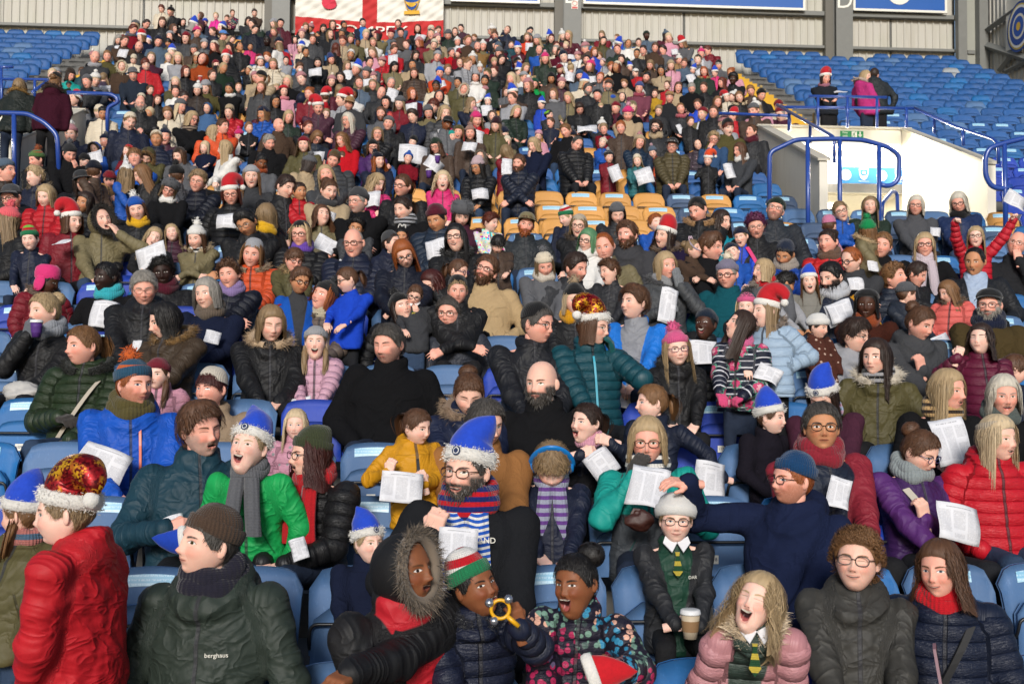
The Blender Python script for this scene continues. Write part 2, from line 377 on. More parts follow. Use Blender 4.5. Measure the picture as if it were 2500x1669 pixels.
# the big flag on the wall
def flag():
    y = WY-.34; a = at_Y(720, 97, y); b = at_Y(1082, 97, y); z0 = at_Y(900, 97, y)[2]; w = b[0]-a[0]; h = w*.62
    e = empty('supporters_flag', ((a[0]+b[0])/2, y, z0), 'white flag with red cross, poppy and crest hung on the wall', 'flag')
    nx, nz = 120, 76; xs = np.linspace(-w/2, w/2, nx+1); zs = np.linspace(0, h, nz+1); Xg, Zg = np.meshgrid(xs, zs)
    sag = .10*(1-(2*Xg/w)**2)*(1-Zg/h*.3)
    fold = .02*np.sin((Xg*.8+Zg*1.7)*9)+.012*np.sin((Xg*1.5-Zg*2.2)*13+1)+.03*np.sin(Xg*2.3+1)
    V = np.stack([Xg, fold, Zg-sag], -1).reshape(-1, 3); i = np.arange(nz)[:, None]*(nx+1)+np.arange(nx)[None]
    Q = np.stack([i, i+1, i+nx+2, i+nx+1], -1).reshape(-1, 4)
    xc = (xs[:-1]+xs[1:])/2; zc = (zs[:-1]+zs[1:])/2; Xc, Zc = np.meshgrid(xc, zc)
    red = (np.abs(Xc) < w*.05) | ((Zc > h*.025) & (Zc < h*.235))
    mobj('flag_cloth', V, Q, [m_cloth('#d6d3ca'), m_cloth('#b52c2c')], e, midx=red.ravel().astype(int))
    def put(name, P, T, mat, cx, cz, dy):
        P = np.asarray(P, float); xx = P[:, 0]+cx; zz = P[:, 1]+cz
        yy = .02*np.sin((xx*.8+zz*1.7)*9)+.012*np.sin((xx*1.5-zz*2.2)*13+1)+.03*np.sin(xx*2.3+1)-dy
        mobj(name, np.stack([xx, yy, zz-.10*(1-(2*xx/w)**2)*(1-zz/h*.3)], 1), T, mat, e, smooth=False)
    V, T = text_mesh('POMPEY', .34, bold=.02); V[:, 0] *= 1.55; put('lettering', V, T, MAT_WB, 0, h*.13, .05)
    def disc(cx, cz, rx, rz, n=24):
        t = np.arange(n)*2*pi/n; return np.concatenate([np.stack([cx+rx*np.cos(t), cz+rz*np.sin(t)], 1), [[cx, cz]]]), np.array([(n, q, (q+1) % n) for q in range(n)])
    s = w/3.85; cx = -w*.29; cz = h*.44
    P, T = disc(0, .13*s, .16*s, .15*s); put('poppy_petal', P, T, m_cloth('#c53347'), cx-.05*s, cz, .05)
    P, T = disc(.07*s, -.09*s, .19*s, .16*s); put('poppy_petal', P, T, m_cloth('#c53347'), cx, cz, .055)
    P, T = disc(0, 0, .04*s, .04*s, 12); put('poppy_centre', P, T, m_cloth('#2a2722'), cx, cz+.02*s, .06)
    def shield(wd, ht):
        t = np.linspace(0, 1, 13); L = [(-wd*(1 if v < .35 else sqrt(max(0, 1-((v-.35)/.65)**1.7))), ht*(.5-v)) for v in t]; R = [(-x, z) for x, z in L[::-1]]
        P = np.array(L+R+[(0, .1*ht)]); n = len(P)-1; return P, np.array([(n, (q+1) % n, q) for q in range(n)])
    cx = w*.285; cz = h*.46
    P, T = shield(.21*s, .56*s); put('crest', P, T, m_cloth('#c79a2c'), cx, cz, .05)
    P, T = shield(.185*s, .5*s); put('crest', P, T, m_cloth('#22498f'), cx, cz, .056)
    t = np.linspace(pi*1.06, pi*1.94, 16); P = np.concatenate([np.stack([.17*s*np.cos(t), .02*s+.18*s*np.sin(t)], 1), np.stack([.17*s*np.cos(t), .02*s+.08*s*np.sin(t)], 1)]); i = np.arange(15)
    put('crest', P, np.concatenate([np.stack([i, i+1, i+17], 1), np.stack([i, i+17, i+16], 1)]), m_cloth('#d6ab3a'), cx, cz, .062)
    t = np.arange(16)*pi/8; rr = np.where(np.arange(16) % 2, .045, .095)*s; P = np.concatenate([np.stack([rr*np.cos(t), .12*s+rr*np.sin(t)], 1), [[0, .12*s]]])
    put('crest', P, np.array([(16, q, (q+1) % 16) for q in range(16)]), m_cloth('#e0bb4a'), cx, cz, .062)
    P = np.array([(-.2, -.26), (.2, -.26), (.21, -.36), (-.21, -.36)])*s; put('crest_ribbon', P, np.array([(0, 2, 1), (0, 3, 2)]), m_cloth('#cfa037'), cx, cz, .06)
@cached
def m_cloth(hexc):
    M = Mat('cloth_'+hexc); o = M.obj(); M.set(col=M.var(lin(hexc), M.noise(o, 9, 4), .08), rough=.85, nrm=M.bump(M.noise(o, 14, 3), .2, .02)); return M.m
flag()
# small flag with a round crest on the end wall
def end_flag():
    Y0, Y1 = on_end(2461, 60)[1], on_end(2461, 60)[1]-2.2; p = on_end(2463, 125); z0 = p[2]
    e = empty('crest_flag', (CORN+.55, (Y0+Y1)/2, z0), 'white sheet with a round blue and gold crest on the end wall', 'flag')
    n = 24; t = np.linspace(0, 1, n); V = []; 
    for z in (0, .55, 1.1, 1.6): V += [(.03*sin(9*a+z), (a-.5)*(Y1-Y0), z-.08*sin(pi*a)) for a in t]
    i = np.arange(n-1); Q = np.concatenate([np.stack([r*n+i, r*n+i+1, r*n+n+i+1, r*n+n+i], 1) for r in range(3)])
    mobj('flag_cloth', V, Q, m_cloth('#cfcabb'), e)
    cyy = on_end(2500, 62)[1]-e.location[1]; cz = on_end(2500, 65)[2]-z0
    for r, c, d, nm in ((.6, '#23427f', .05, 'crest_ring'), (.54, '#b9a24f', .055, 'crest_ring'), (.5, '#dcd8cc', .06, 'crest_ring'), (.44, '#24468c', .065, 'crest_ring'), (.3, '#d8d2bf', .07, 'crest_shield'), (.24, '#27509b', .075, 'crest_shield'), (.1, '#cda53a', .08, 'crest_star')):
        a = np.arange(28)*2*pi/28; P = np.concatenate([np.stack([np.full(28, -d), cyy+r*np.cos(a), cz+r*1.05*np.sin(a)], 1), [[-d, cyy, cz]]])
        mobj(nm, P, np.array([(28, (q+1) % 28, q) for q in range(28)]), m_cloth(c), e, smooth=False)
end_flag()

# ------------------------------------------------------------------ the exits (vomitories)
zf, zb = at_Y(2440, 402, VY0)[2], at_Y(2060, 314, VY1)[2]
def vomitory(name, xa, xb, label, lit=True, sign=True):
    yf, yb = VY0, VY1; e = empty(name, ((xa+xb)/2, yf, floorZ(13)), label, 'exit'); ex, ey, ez = e.location
    fl = floorZ(13)-ez
    for x0, x1 in ((xa-.12, xa), (xb, xb+.12)):
        c = np.array([(yf, fl-.3), (yb, fl-.3), (yb, zb-ez), (yf, zf-ez)]); V = [(x-ex, y-ey, z) for x in (x0, x1) for y, z in c]
        mb = MB(); mb.add(V, [(0, 3, 2, 1), (4, 5, 6, 7), (0, 1, 5, 4), (1, 2, 6, 5), (2, 3, 7, 6), (3, 0, 4, 7)]); mb.build('side_wall', MAT_WHITE, e)
        mb = MB(); th = .035
        mb.add(np.array([(x0-.03, yf-.03, zf), (x1+.03, yf-.03, zf), (x1+.03, yb, zb), (x0-.03, yb, zb), (x0-.03, yf-.03, zf+th), (x1+.03, yf-.03, zf+th), (x1+.03, yb, zb+th), (x0-.03, yb, zb+th)])-[ex, ey, ez],
               [(0, 3, 2, 1), (4, 5, 6, 7), (0, 1, 5, 4), (1, 2, 6, 5), (2, 3, 7, 6), (3, 0, 4, 7)]); mb.build('coping', paint('#b9b3a4', .7), e)
    zl = at_Y(2140, 472, yb)[2]; T2 = yb+2.4
    mb = MB(); mb.box((xa-.12-ex, yb+.004-ey, zl-ez), (xb+.12-ex, yb+.14-ey, zb-ez)); mb.build('head_wall', MAT_WHITE, e)
    mb = MB(); mb.box((xa-.16-ex, yb-.03-ey, zb-ez), (xb+.16-ex, yb+.18-ey, zb+.036-ez)); mb.build('coping', paint('#b9b3a4', .7), e)
    mb = MB(); mb.box((xa-ex, yf-.5-ey, fl-.2), (xb-ex, T2-ey, fl+.004)); mb.build('passage_floor', MAT_CON, e)
    mb = MB(); mb.box((xa-.05-ex, T2-ey, fl), (xb+.05-ex, T2+.1-ey, zl-ez)); mb.build('end_wall', MAT_WHITE, e)
    for x0, x1 in ((xa-.1, xa-.01), (xb+.01, xb+.1)):
        mb = MB(); mb.box((x0-ex, yb-ey, fl), (x1-ex, T2-ey, zl-ez)); mb.build('passage_wall', MAT_WHITE, e)
    mb = MB(); mb.box((xa-.1-ex, yb+.14-ey, zl-.02-ez), (xb+.1-ex, T2+.1-ey, zl+.01-ez)); mb.build('passage_ceiling', MAT_WHITE, e)
    if lit:
        z = at_Y(2140, 362, yb)[2]
        for xx in (xa+.62, xb-.62):
            mb = MB(); mb.box((xx-.56-ex, yb-.06-ey, z+.035-ez), (xx+.56-ex, yb+.01-ey, z+.065-ez)); mb.build('lamp_casing', MAT_WB, e)
            mb = MB(); mb.box((xx-.55-ex, yb-.07-ey, z-.045-ez), (xx+.55-ex, yb-.012-ey, z+.034-ez)); mb.build('lamp_tube', emit('#fff1d0', 9.0), e)
            L = bpy.data.lights.new('lamp_light', 'AREA'); L.shape = 'RECTANGLE'; L.size = 1.1; L.size_y = .1; L.energy = 70; L.color = (1, .93, .78)
            lo = bpy.data.objects.new('lamp_light', L); link(lo, e); lo.location = (xx-ex, yb-.09-ey, z-.05-ez); lo.rotation_euler = (radians(-40), 0, 0)
        L = bpy.data.lights.new('lamp_light', 'AREA'); L.size = .8; L.energy = 70; L.color = (1, .93, .78)
        lo = bpy.data.objects.new('lamp_light', L); link(lo, e); lo.location = (0, yb+1.2-ey, zl-.06-ez)
        mb = MB(); mb.box((-.4, yb+.9-ey, zl-.05-ez), (.4, yb+1.5-ey, zl-.021-ez)); mb.build('lamp_tube', emit('#fff1d0', 9.0), e)
    if sign:
        s = empty('fire_exit_sign', at_Y(2080, 328, yb-.02), 'green fire exit sign with white running figure and arrow', 'sign')
        ppm = 2700/17.4; w, h = 60/ppm, 17/ppm
        mb = MB(); mb.box((-w/2, 0, -h/2), (w/2, .012, h/2)); mb.build('sign_panel', paint('#1f7a45', .4), s)
        for tx, zz in (('Fire', h*.23), ('exit', -h*.25)):
            V, T = text_mesh(tx, h*.5, bold=.002); V = np.stack([V[:, 0]-w*.3, V[:, 2]-.004, V[:, 1]+zz], 1); mobj('lettering', V, T, MAT_WB, s, smooth=False)
        mb = MB(); mb.box((-.005, -.005, -h*.42), (.08, -.002, h*.42)); mb.build('symbol_panel', MAT_WB, s)
        mb = MB(); g = .015
        mb.tube([(.05, -.008, .028), (.035, -.008, .0), (.05, -.008, -.025), (.04, -.008, -.045)], .006, 4); mb.tube([(.035, -.008, 0), (.015, -.008, -.02), (.008, -.008, -.04)], .006, 4); mb.tube([(.03, -.008, .02), (.012, -.008, .008)], .005, 4); mb.ball((.052, -.008, .043), .008, 5); mb.build('running_figure', paint('#1f7a45', .4), s)
        mb = MB(); mb.box((.125, -.006, -.02), (.145, -.002, h*.4)); mb.add([(.1, -.006, -.005), (.17, -.006, -.005), (.135, -.006, -h*.42)], T=[(0, 2, 1)]); mb.build('arrow', MAT_WB, s)
        # printed banner on the inner wall
        a = at_Y(2045, 407, yb-.02); b = at_Y(2217, 450, yb-.02); bw_, bh = b[0]-a[0], a[2]-b[2]
        s = empty('exit_banner', ((a[0]+b[0])/2, yb-.02, b[2]), 'blue banner with white shields and discs inside the lit exit', 'banner')
        mb = MB(); mb.box((-bw_/2, 0, 0), (bw_/2, .015, bh)); mb.build('banner_panel', paint('#1c6bbd', .5), s)
        for q in range(4):
            cx = -bw_/2+bw_*(.115+.255*q)
            if q % 2 == 0:
                mb = MB(); mb.tube([(cx, -.004, bh*.5), (cx, -.001, bh*.5)], bh*.33, 24); mb.build('disc_emblem', MAT_WB, s)
                mb = MB(); mb.box((cx-bh*.15, -.007, bh*.47), (cx+bh*.15, -.005, bh*.53)); mb.build('disc_print', paint('#9fb4cc', .5), s)
            else:
                t = np.linspace(0, 1, 11); L = [(-.8*(1 if v < .3 else sqrt(max(0, 1-((v-.3)/.7)**1.8))), 1-2*v) for v in t]; R = [(-x, z) for x, z in L[::-1]]
                def sh(k, d, mat):
                    P = np.array([(cx+x*bh*k, -d, bh*.56+z*bh*k) for x, z in L+R]+[(cx, -d, bh*.56)]); n = len(P)-1
                    mobj('shield_emblem', P, np.array([(n, (z+1) % n, z) for z in range(n)]), mat, s, smooth=False)
                sh(.36, .003, MAT_WB); sh(.3, .006, paint('#1c6bbd', .5))
                mb = MB(); tt = np.linspace(pi*1.1, pi*1.9, 9); mb.tube([(cx+bh*.2*cos(v), -.01, bh*.56+bh*.2*sin(v)) for v in tt], [bh*.02+bh*.05*sin(pi*i/8) for i in range(9)], 5); mb.ball((cx, -.01, bh*.63), bh*.09, 6); mb.build('shield_emblem', MAT_WB, s)
                V, Tt = text_mesh('PORTSMOUTH', bh*.1); V = np.stack([V[:, 0]+cx, V[:, 2]-.004, V[:, 1]+bh*.12], 1); mobj('lettering', V, Tt, MAT_WB, s, smooth=False)
    return e
vomitory('stand_exit', *VR, 'white walled lit exit passage under a fire exit sign')
vomitory('stand_exit', *VL, 'white walled exit passage beside the person in the furred dark parka', sign=False)

# blue hand rails; given as lists of picture points at a known distance
def smooth_path(P, rad=.07, n=5):
    P = [np.asarray(p, float) for p in P]; out = [P[0]]
    for a, b, c in zip(P[:-2], P[1:-1], P[2:]):
        u = a-b; v = c-b; r = min(rad, np.linalg.norm(u)*.45, np.linalg.norm(v)*.45); u = u/np.linalg.norm(u)*r; v = v/np.linalg.norm(v)*r
        for t in np.linspace(0, 1, n): out.append((1-t)**2*(b+u)+2*t*(1-t)*b+t*t*(b+v))
    return np.array(out+[P[-1]])
def rail(label, paths, r=.024, D=None, chrome=()):
    p0 = np.mean([np.mean(np.array(p), 0) for p in paths], 0); e = empty('hand_rail', p0, label, 'railing')
    for i, p in enumerate(paths):
        mb = MB(); mb.tube(smooth_path([np.array(q)-p0 for q in p]), r*(.95 if i else 1.), 10); mb.build('rail_bar' if i == 0 else 'rail_post', MAT_RAIL, e, smooth=True)
    return e
def pxl(D, *pts): return [at_depth(x, y, D) for x, y in pts]
def px2(*pts): return [at_depth(x, y, d) for x, y, d in pts]
rail('blue guard rail with looped end in front of the lit exit', [pxl(13.9, (1878, 640), (1879, 372), (1944, 341), (2040, 339), (2108, 342), (2170, 360), (2196, 380), (2194, 440), (2172, 456), (2146, 450)), pxl(13.9, (1972, 341), (1973, 640)), pxl(13.9, (2050, 340), (2051, 640)), pxl(13.9, (2146, 352), (2147, 640))], .03)
rail('blue looped rail end beside the empty royal blue seats', [pxl(14.0, (2620, 300), (2500, 338), (2450, 350), (2415, 362), (2405, 385), (2406, 430), (2420, 455), (2445, 462), (2470, 455)), pxl(14.0, (2452, 350), (2456, 600))], .033)
zt = zb+.035
rail('blue rail on the ledge where the person in pink stands', [px2((1905, 262, 17.45), (2235, 265, 17.45)), px2((1975, 235, 17.4), (2165, 238, 17.4))]+[px2((x, y0, 17.4), (x, 312, 17.4)) for x, y0 in ((1997, 236), (2069, 237), (2141, 238), (2213, 264))])
rail('sloping blue hand rail on the white exit wall by the royal blue seats', [px2((2232, 264, 17.45), (2335, 310, 16.2), (2425, 340, 15.1), (2437, 352, 14.98), (2438, 400, 14.98))]+[px2((2281, 285, 16.9), (2281, 326, 16.9)), px2((2351, 318, 15.95), (2352, 356, 15.95))])
rail('sloping blue hand rail on the white exit wall by the seated crowd', [px2((1897, 256, 17.45), (2034, 334, 15.0), (2037, 345, 14.95), (2037, 398, 14.95))]+[px2((1927, 274, 16.9), (1926, 320, 16.9)), px2((1978, 302, 16.0), (1978, 350, 16.0))])
rail('straight blue rail in front of the front aisle row near the exit', [px2((1755, 277, 17.6), (1928, 283, 17.45), (1928, 306, 17.45))])
rail('small blue rail inside the lit exit', [px2((2152, 560, 14.6), (2154, 498, 14.6), (2178, 468, 15.2), (2190, 470, 15.3), (2193, 560, 15.3))], .026)
rail('blue guard rail beside the person in the furred dark parka', [pxl(13.6, (-60, 276), (0, 276), (68, 278), (110, 300), (140, 330), (145, 440)), pxl(13.6, (34, 280), (36, 470))], .03)
rail('blue rail with looped end beside the patterned coat', [px2((165, 226, 17.0), (270, 230, 17.0), (285, 238, 17.0), (288, 250, 17.0), (265, 262, 17.0), (262, 275, 17.0), (262, 330, 17.0))], .03)
rail('blue ledge rail above the smaller empty seat block', [px2((-20, 193, 18.0), (120, 195, 18.0), (80, 225, 17.0))]+[px2((3, 163, 18.0), (5, 300, 18.0)), px2((-20, 165, 18.0), (32, 164, 18.0)), px2((85, 196, 18.0), (85, 240, 18.0))])
# ================================================================== people: surface tools
def snet(fn, lo, hi, h):
    """mesh the zero level of fn by naive surface nets"""
    lo = np.asarray(lo, float); n = np.ceil((np.asarray(hi)-lo)/h).astype(int)+1
    ax = [lo[i]+h*np.arange(n[i]) for i in range(3)]
    P = np.stack(np.meshgrid(*ax, indexing='ij'), -1).reshape(-1, 3).astype(np.float32)
    d = fn(P).reshape(n); s = d < 0
    c = [(i, j, k) for i in (0, 1) for j in (0, 1) for k in (0, 1)]
    sl = lambda i, j, k: (slice(i, n[0]-1+i), slice(j, n[1]-1+j), slice(k, n[2]-1+k))
    cnt = sum(s[sl(*q)].astype(np.int8) for q in c); act = (cnt > 0) & (cnt < 8)
    A = np.argwhere(act); m = len(A)
    dv = np.stack([d[A[:, 0]+q[0], A[:, 1]+q[1], A[:, 2]+q[2]] for q in c], 1)
    pos = np.zeros((m, 3)); w = np.zeros(m)
    for a in range(8):
        for b in range(a+1, 8):
            da = np.abs(np.array(c[a])-np.array(c[b]))
            if da.sum() != 1: continue
            x = (dv[:, a] < 0) != (dv[:, b] < 0); t = np.where(x, dv[:, a]/(dv[:, a]-dv[:, b]+1e-12), 0)
            pos += np.where(x[:, None], np.array(c[a])+t[:, None]*(np.array(c[b])-np.array(c[a])), 0); w += x
    V = lo+(A+pos/w[:, None])*h
    I = np.full(act.shape, -1, np.int32); I[act] = np.arange(m); F = []
    e = s[:-1] != s[1:]; q = np.argwhere(e[:, 1:-1, 1:-1]); i, j, k = q[:, 0], q[:, 1]+1, q[:, 2]+1
    f = np.stack([I[i, j-1, k-1], I[i, j, k-1], I[i, j, k], I[i, j-1, k]], 1); F.append(np.where(s[i, j, k][:, None], f, f[:, ::-1]))
    e = s[:, :-1] != s[:, 1:]; q = np.argwhere(e[1:-1, :, 1:-1]); i, j, k = q[:, 0]+1, q[:, 1], q[:, 2]+1
    f = np.stack([I[i-1, j, k-1], I[i-1, j, k], I[i, j, k], I[i, j, k-1]], 1); F.append(np.where(s[i, j, k][:, None], f, f[:, ::-1]))
    e = s[:, :, :-1] != s[:, :, 1:]; q = np.argwhere(e[1:-1, 1:-1, :]); i, j, k = q[:, 0]+1, q[:, 1]+1, q[:, 2]
    f = np.stack([I[i-1, j-1, k], I[i, j-1, k], I[i, j, k], I[i-1, j, k]], 1); F.append(np.where(s[i, j, k][:, None], f, f[:, ::-1]))
    F = np.concatenate(F); return V, F[(F >= 0).all(1)]
def smin(a, b, k):
    h = np.clip(.5+.5*(b-a)/k, 0, 1); return b+(a-b)*h-k*h*(1-h)
def cap(P, a, b, ra, rb):
    a = np.asarray(a, np.float32); b = np.asarray(b, np.float32); u = b-a; t = np.clip(((P-a)@u)/(u@u+1e-9), 0, 1)
    return np.sqrt((((P-a)-t[:, None]*u)**2).sum(1))-(ra+(rb-ra)*t), t
def ell(P, c, r):
    q = (P-np.asarray(c, np.float32))/np.asarray(r, np.float32); k = np.sqrt((q*q).sum(1)); return (k-1)*min(r)
def wob(P, seed, f, a):
    """cheap smooth noise in [-a,a]"""
    r = np.random.default_rng(seed); o = np.zeros(len(P))
    for _ in range(4):
        d = r.normal(size=3); d /= np.linalg.norm(d); g = f*(.6+.9*r.random()); o += np.sin(P@(d*g)+r.random()*6.28+1.3*np.sin(P@(np.roll(d, 1)*g*.7)))
    return a*o/4
def Rz(a): return np.array([(cos(a), -sin(a), 0), (sin(a), cos(a), 0), (0, 0, 1)])
def Rx(a): return np.array([(1, 0, 0), (0, cos(a), -sin(a)), (0, sin(a), cos(a))])
def Ry(a): return np.array([(cos(a), 0, sin(a)), (0, 1, 0), (-sin(a), 0, cos(a))])
def sst(x, a, b):
    t = np.clip((x-a)/(b-a), 0, 1); return t*t*(3-2*t)
def grid_faces(ni, nj, wrap=False):
    i = np.arange(ni-1)[:, None]; j = np.arange(nj if wrap else nj-1)[None]; j2 = (j+1) % nj
    return np.stack([i*nj+j, (i+1)*nj+j, (i+1)*nj+j2, i*nj+j2], -1).reshape(-1, 4)

# ------------------------------------------------------------------ head
def skull(az, ph, fem=0., kid=0.):
    """base head surface; az 0 = face (-y), ph 0 = crown; returns x,y,z"""
    zn = np.cos(ph); p = np.where(zn > 0, 2.25, 2.55); rho = np.clip(1-np.abs(zn)**p, 0, 1)**(1/p)
    z = zn*.1175; zt = np.clip(-zn, 0, 1)
    rx = .0765*(1-(.24+.08*fem)*sst(zt, .2, 1.))*(1+.03*kid*sst(zt, 0, .5))
    ryf = .093-.004*sst(zn, 0, 1)+.0*zt; ryb = .1-.068*sst(zt, .05, .85)
    s, c = np.sin(az), np.cos(az)
    x = rx*rho*np.sign(s)*np.abs(s)**.92; y = np.where(c > 0, -ryf*rho*np.abs(c)**.86, ryb*rho*np.abs(c)**.92)
    return x, y, z
_hd = {}
def head_mesh(lod, op, sm, fem, kid, seed):
    key = (lod, op, sm, fem, kid, seed)
    if key in _hd: return _hd[key]
    na, nl = ((60, 50), (36, 30), (18, 15))[lod]
    t = np.linspace(-1, 1, na, endpoint=False); az = pi*(.42*t+.58*t**3)
    ph = np.linspace(.02, pi-.02, nl); A, Pn = np.meshgrid(az, ph)
    x, y, z = skull(A, Pn, fem, kid); fr = sst(np.cos(A), .05, .5); ax = np.abs(x)
    r = np.random.default_rng(seed); v = lambda s: 1+s*r.normal()
    g = lambda xx, x0, z0, sx, sz: np.exp(-((xx-x0)/sx)**2-((z-z0)/sz)**2)
    nz = v(.15)*(1-.22*kid)*(1-.08*fem); d = 0
    d = d+.004*(1-.6*fem)*(1-kid)*g(ax, .03, .024, .03, .01)
    d = d-.0105*g(ax, .033, .003, .017, .013)+.0035*g(ax, .033, .001, .012, .006)
    d = d+.0115*nz*g(x, 0, -.004, .0085, .024)+.0225*nz*g(x, 0, -.033, .0115*v(.1), .0125)+.009*nz*g(ax, .0125, -.037, .0075, .0075)
    d = d+(.004+.006*sm)*g(ax, .041, -.034, .02, .017)+.004*kid*g(ax, .045, -.045, .03, .03)
    d = d+.007*g(x, 0, -.06, .021, .011)-.003*g(x, 0, -.08, .024, .007)+.008*v(.3)*g(x, 0, -.1, .021, .015)
    d = d-.004*sm*g(ax, .036, -.05, .006, .014)
    if op > .1:
        mw = .021; mh = .003+.0075*op; e = (x/mw)**2+((z+.062)/mh)**2; d = d-.02*np.clip((.92-e)*2.2, 0, 1)+.0035*np.exp(-((np.sqrt(e)-1.22)/.2)**2)
    y = y-d*fr; z0 = z.copy(); hp = np.stack([x, y, z0], -1)
    dr = op*.031
    if dr > 0: z = z-dr*fr*sst(-z, .056, .075)-dr*.5*(1-fr)*sst(-z, .06, .11)
    V = np.stack([x, y, z], -1).reshape(-1, 3); F = grid_faces(nl, na, True)
    T = np.array([(0, (j+1) % na, j) for j in range(na)]); b = (nl-1)*na; T2 = np.array([(b, b+j, b+(j+1) % na) for j in range(1, na-1)])
    T = np.concatenate([T[1:-1], T2])
    hp = hp.reshape(-1, 3)
    if lod < 2:                                              # ears
        for s in (-1, 1):
            ev, eq, et = sphere(6, 10); ev = ev*[.009, .018, .03]; ev[:, 0] += .006*np.sign(ev[:, 1])*(np.abs(ev[:, 1])/.018)
            ev = ev@Rz(-.45*s).T+[s*.078, .012, -.006]; k = len(V); V = np.concatenate([V, ev]); hp = np.concatenate([hp, np.tile([s*.08, .1, 0], (len(ev), 1))])
            F = np.concatenate([F, eq+k]); T = np.concatenate([T, et+k])
    _hd[key] = (V, F, T, hp); return _hd[key]

def face_group():
    g = bpy.data.node_groups.new('face_skin', 'ShaderNodeTree'); X.nt = g; M = Mat.__new__(Mat); M.t = g
    I = lambda n, ty, dv=None: (lambda s: (setattr(s, 'default_value', dv) if dv is not None else None))(g.interface.new_socket(n, in_out='INPUT', socket_type=ty))
    for n in ('Skin', 'Lip', 'Brow', 'Iris', 'BeardCol'): I(n, 'NodeSocketColor')
    for n in ('EyeOpen', 'Mouth', 'Smile', 'Beard', 'Gaze'): I(n, 'NodeSocketFloat', 0.0)
    for n in ('Color',): g.interface.new_socket(n, in_out='OUTPUT', socket_type='NodeSocketColor')
    for n in ('Rough', 'Height'): g.interface.new_socket(n, in_out='OUTPUT', socket_type='NodeSocketFloat')
    gi = g.nodes.new('NodeGroupInput'); go = g.nodes.new('NodeGroupOutput'); S = lambda n: gi.outputs[n]; f = lambda n: X(gi.outputs[n])
    at = M.attr('hp').outputs['Vector']; x, y, z = M.xyz(at); ax = x.abs(); front = y.below(-.02, .01)
    no = M.noise(at, 38, 4, .6); nb = M.noise(at, 14, 3)
    blush = ((1.0-((ax-.042)*(ax-.042)*1300+(z+.03)*(z+.03)*1500)).max(0.)*.5+(1.0-(x*x*5500+(z+.036)*(z+.036)*4500)).max(0.)*.5)*front*(.55+.6*nb)
    c = M.var(S('Skin'), no, .10); rd = M.mix(1.0, S('Skin'), (.86, .42, .36), 'MULTIPLY'); c = M.mix((blush*1.05).min(1.), c, rd)
    fold = ((ax-.031-(z+.05)*(-.35)).abs().below(.0014, .0016))*(z+.047).abs().below(.017, .006)*front*(.25+f('Smile')*.6)
    bag = ((z+.0125+(ax-.033)*(ax-.033)*14.).abs().below(.0012, .0016))*(ax-.033).abs().below(.014, .004)*front*.35
    c = M.mix(fold.max(bag)*.6, c, M.mix(1.0, S('Skin'), (.62, .36, .32), 'MULTIPLY')); c = M.var(c, M.noise(at, 9, 3), .07)
    # beard
    bm = (z.below(-.043, .006)*(ax*ax*1.0).above(.00002, .00002)).max(z.below(-.078, .006)).max((ax.above(.052, .006)*z.below(-.012, .01)))*y.below(.02, .012)
    mo = ((z+.049).abs().below(.006, .003))*ax.below(.024, .004)*front; bm = bm.max(mo)
    cn = M.noise(at, 160, 2); c = M.mix((bm*f('Beard')*(.55+.9*cn)).min(1.), c, S('BeardCol'))
    # brows
    ex = ax-.032; bz = z-.0215-(ex*.10)+(ex*ex*9.); br = (bz.abs()).below(.0038-(ex.max(0.)*.09), .0014)*ex.abs().below(.0195, .003)*front
    c = M.mix((br*(.6+.7*cn)).min(1.), c, S('Brow'))
    # eyes
    q = ex*(1/.0165); al = (1.0-q*q).max(0.); up = f('EyeOpen')*al*.0078; dn = f('EyeOpen')*al*.0050
    ez = z-.0015; em = (ez-up).below(0., .0006)*(ez+dn).above(0., .0006)*q.abs().below(1., .03)*front
    sx = X.m('SIGN', x); ix = ex*sx-f('Gaze')*.005; rr = (ix*ix+(ez-.0006)*(ez-.0006)).sqrt()
    ec = M.mix(rr.below(.0063, .0005), (.66, .62, .58), S('Iris')); ec = M.mix(rr.below(.0031, .0004), ec, (.006, .005, .005))
    lid = ((ez-up).abs().below(.0012, .0007))*q.abs().below(1.08, .06)*front
    c = M.mix(em, c, ec); c = M.mix(lid*.85, c, M.mix(.5, S('Brow'), (.015, .01, .01)))
    sk = ((ez-up*1.0-.004).abs().below(.0009, .0008))*q.abs().below(1.0, .1)*front; c = M.mix(sk*.35, c, rd)
    nos = ((ax-.0085)*(ax-.0085)*(1/.0042**2)+(z+.0425)*(z+.0425)*(1/.0026**2)).below(1., .5)*front; c = M.mix(nos*.75, c, M.mix(1.0, S('Skin'), (.25, .10, .09), 'MULTIPLY'))
    # mouth
    mzs = z+.062-f('Smile')*(ax*ax*11.)+f('Smile')*.002; mw = .0225+f('Smile')*.006; mq = ax/mw
    mh = f('Mouth')*.0078+.0012; e1 = mq*mq+(mzs/mh)*(mzs/mh); lh = mh+.0056; e2 = (ax/(mw+.002))*(ax/(mw+.002))+(mzs/lh)*(mzs/lh)
    c = M.mix(e2.below(1., .2)*front*.62, c, S('Lip'))
    inm = e1.below(1., .12)*front; th = ((mzs/mh).above(.42, .08))*f('Mouth').above(.06, .02); tg = ((mzs/mh).below(-.35, .15))*f('Mouth').above(.35, .05)
    ic = M.mix(th, (.03, .008, .008), (.60, .56, .48)); ic = M.mix(tg, ic, (.30, .075, .07)); c = M.mix(inm, c, ic)
    l = g.links.new; l(c, go.inputs['Color']); l((.52-em*.42-inm*.2-e2.below(1., .1)*.12+bm*f('Beard')*.3+no*.08).k, go.inputs['Rough']); l((no*.5+bm*f('Beard')*cn*2.).k, go.inputs['Height'])
    return g
FG = face_group()
SKIN = dict(A='#e3b9a8', B='#deb09d', C='#dca08d', D='#b8825f', E='#7d4c30', F='#43281c', G='#2c1a14')
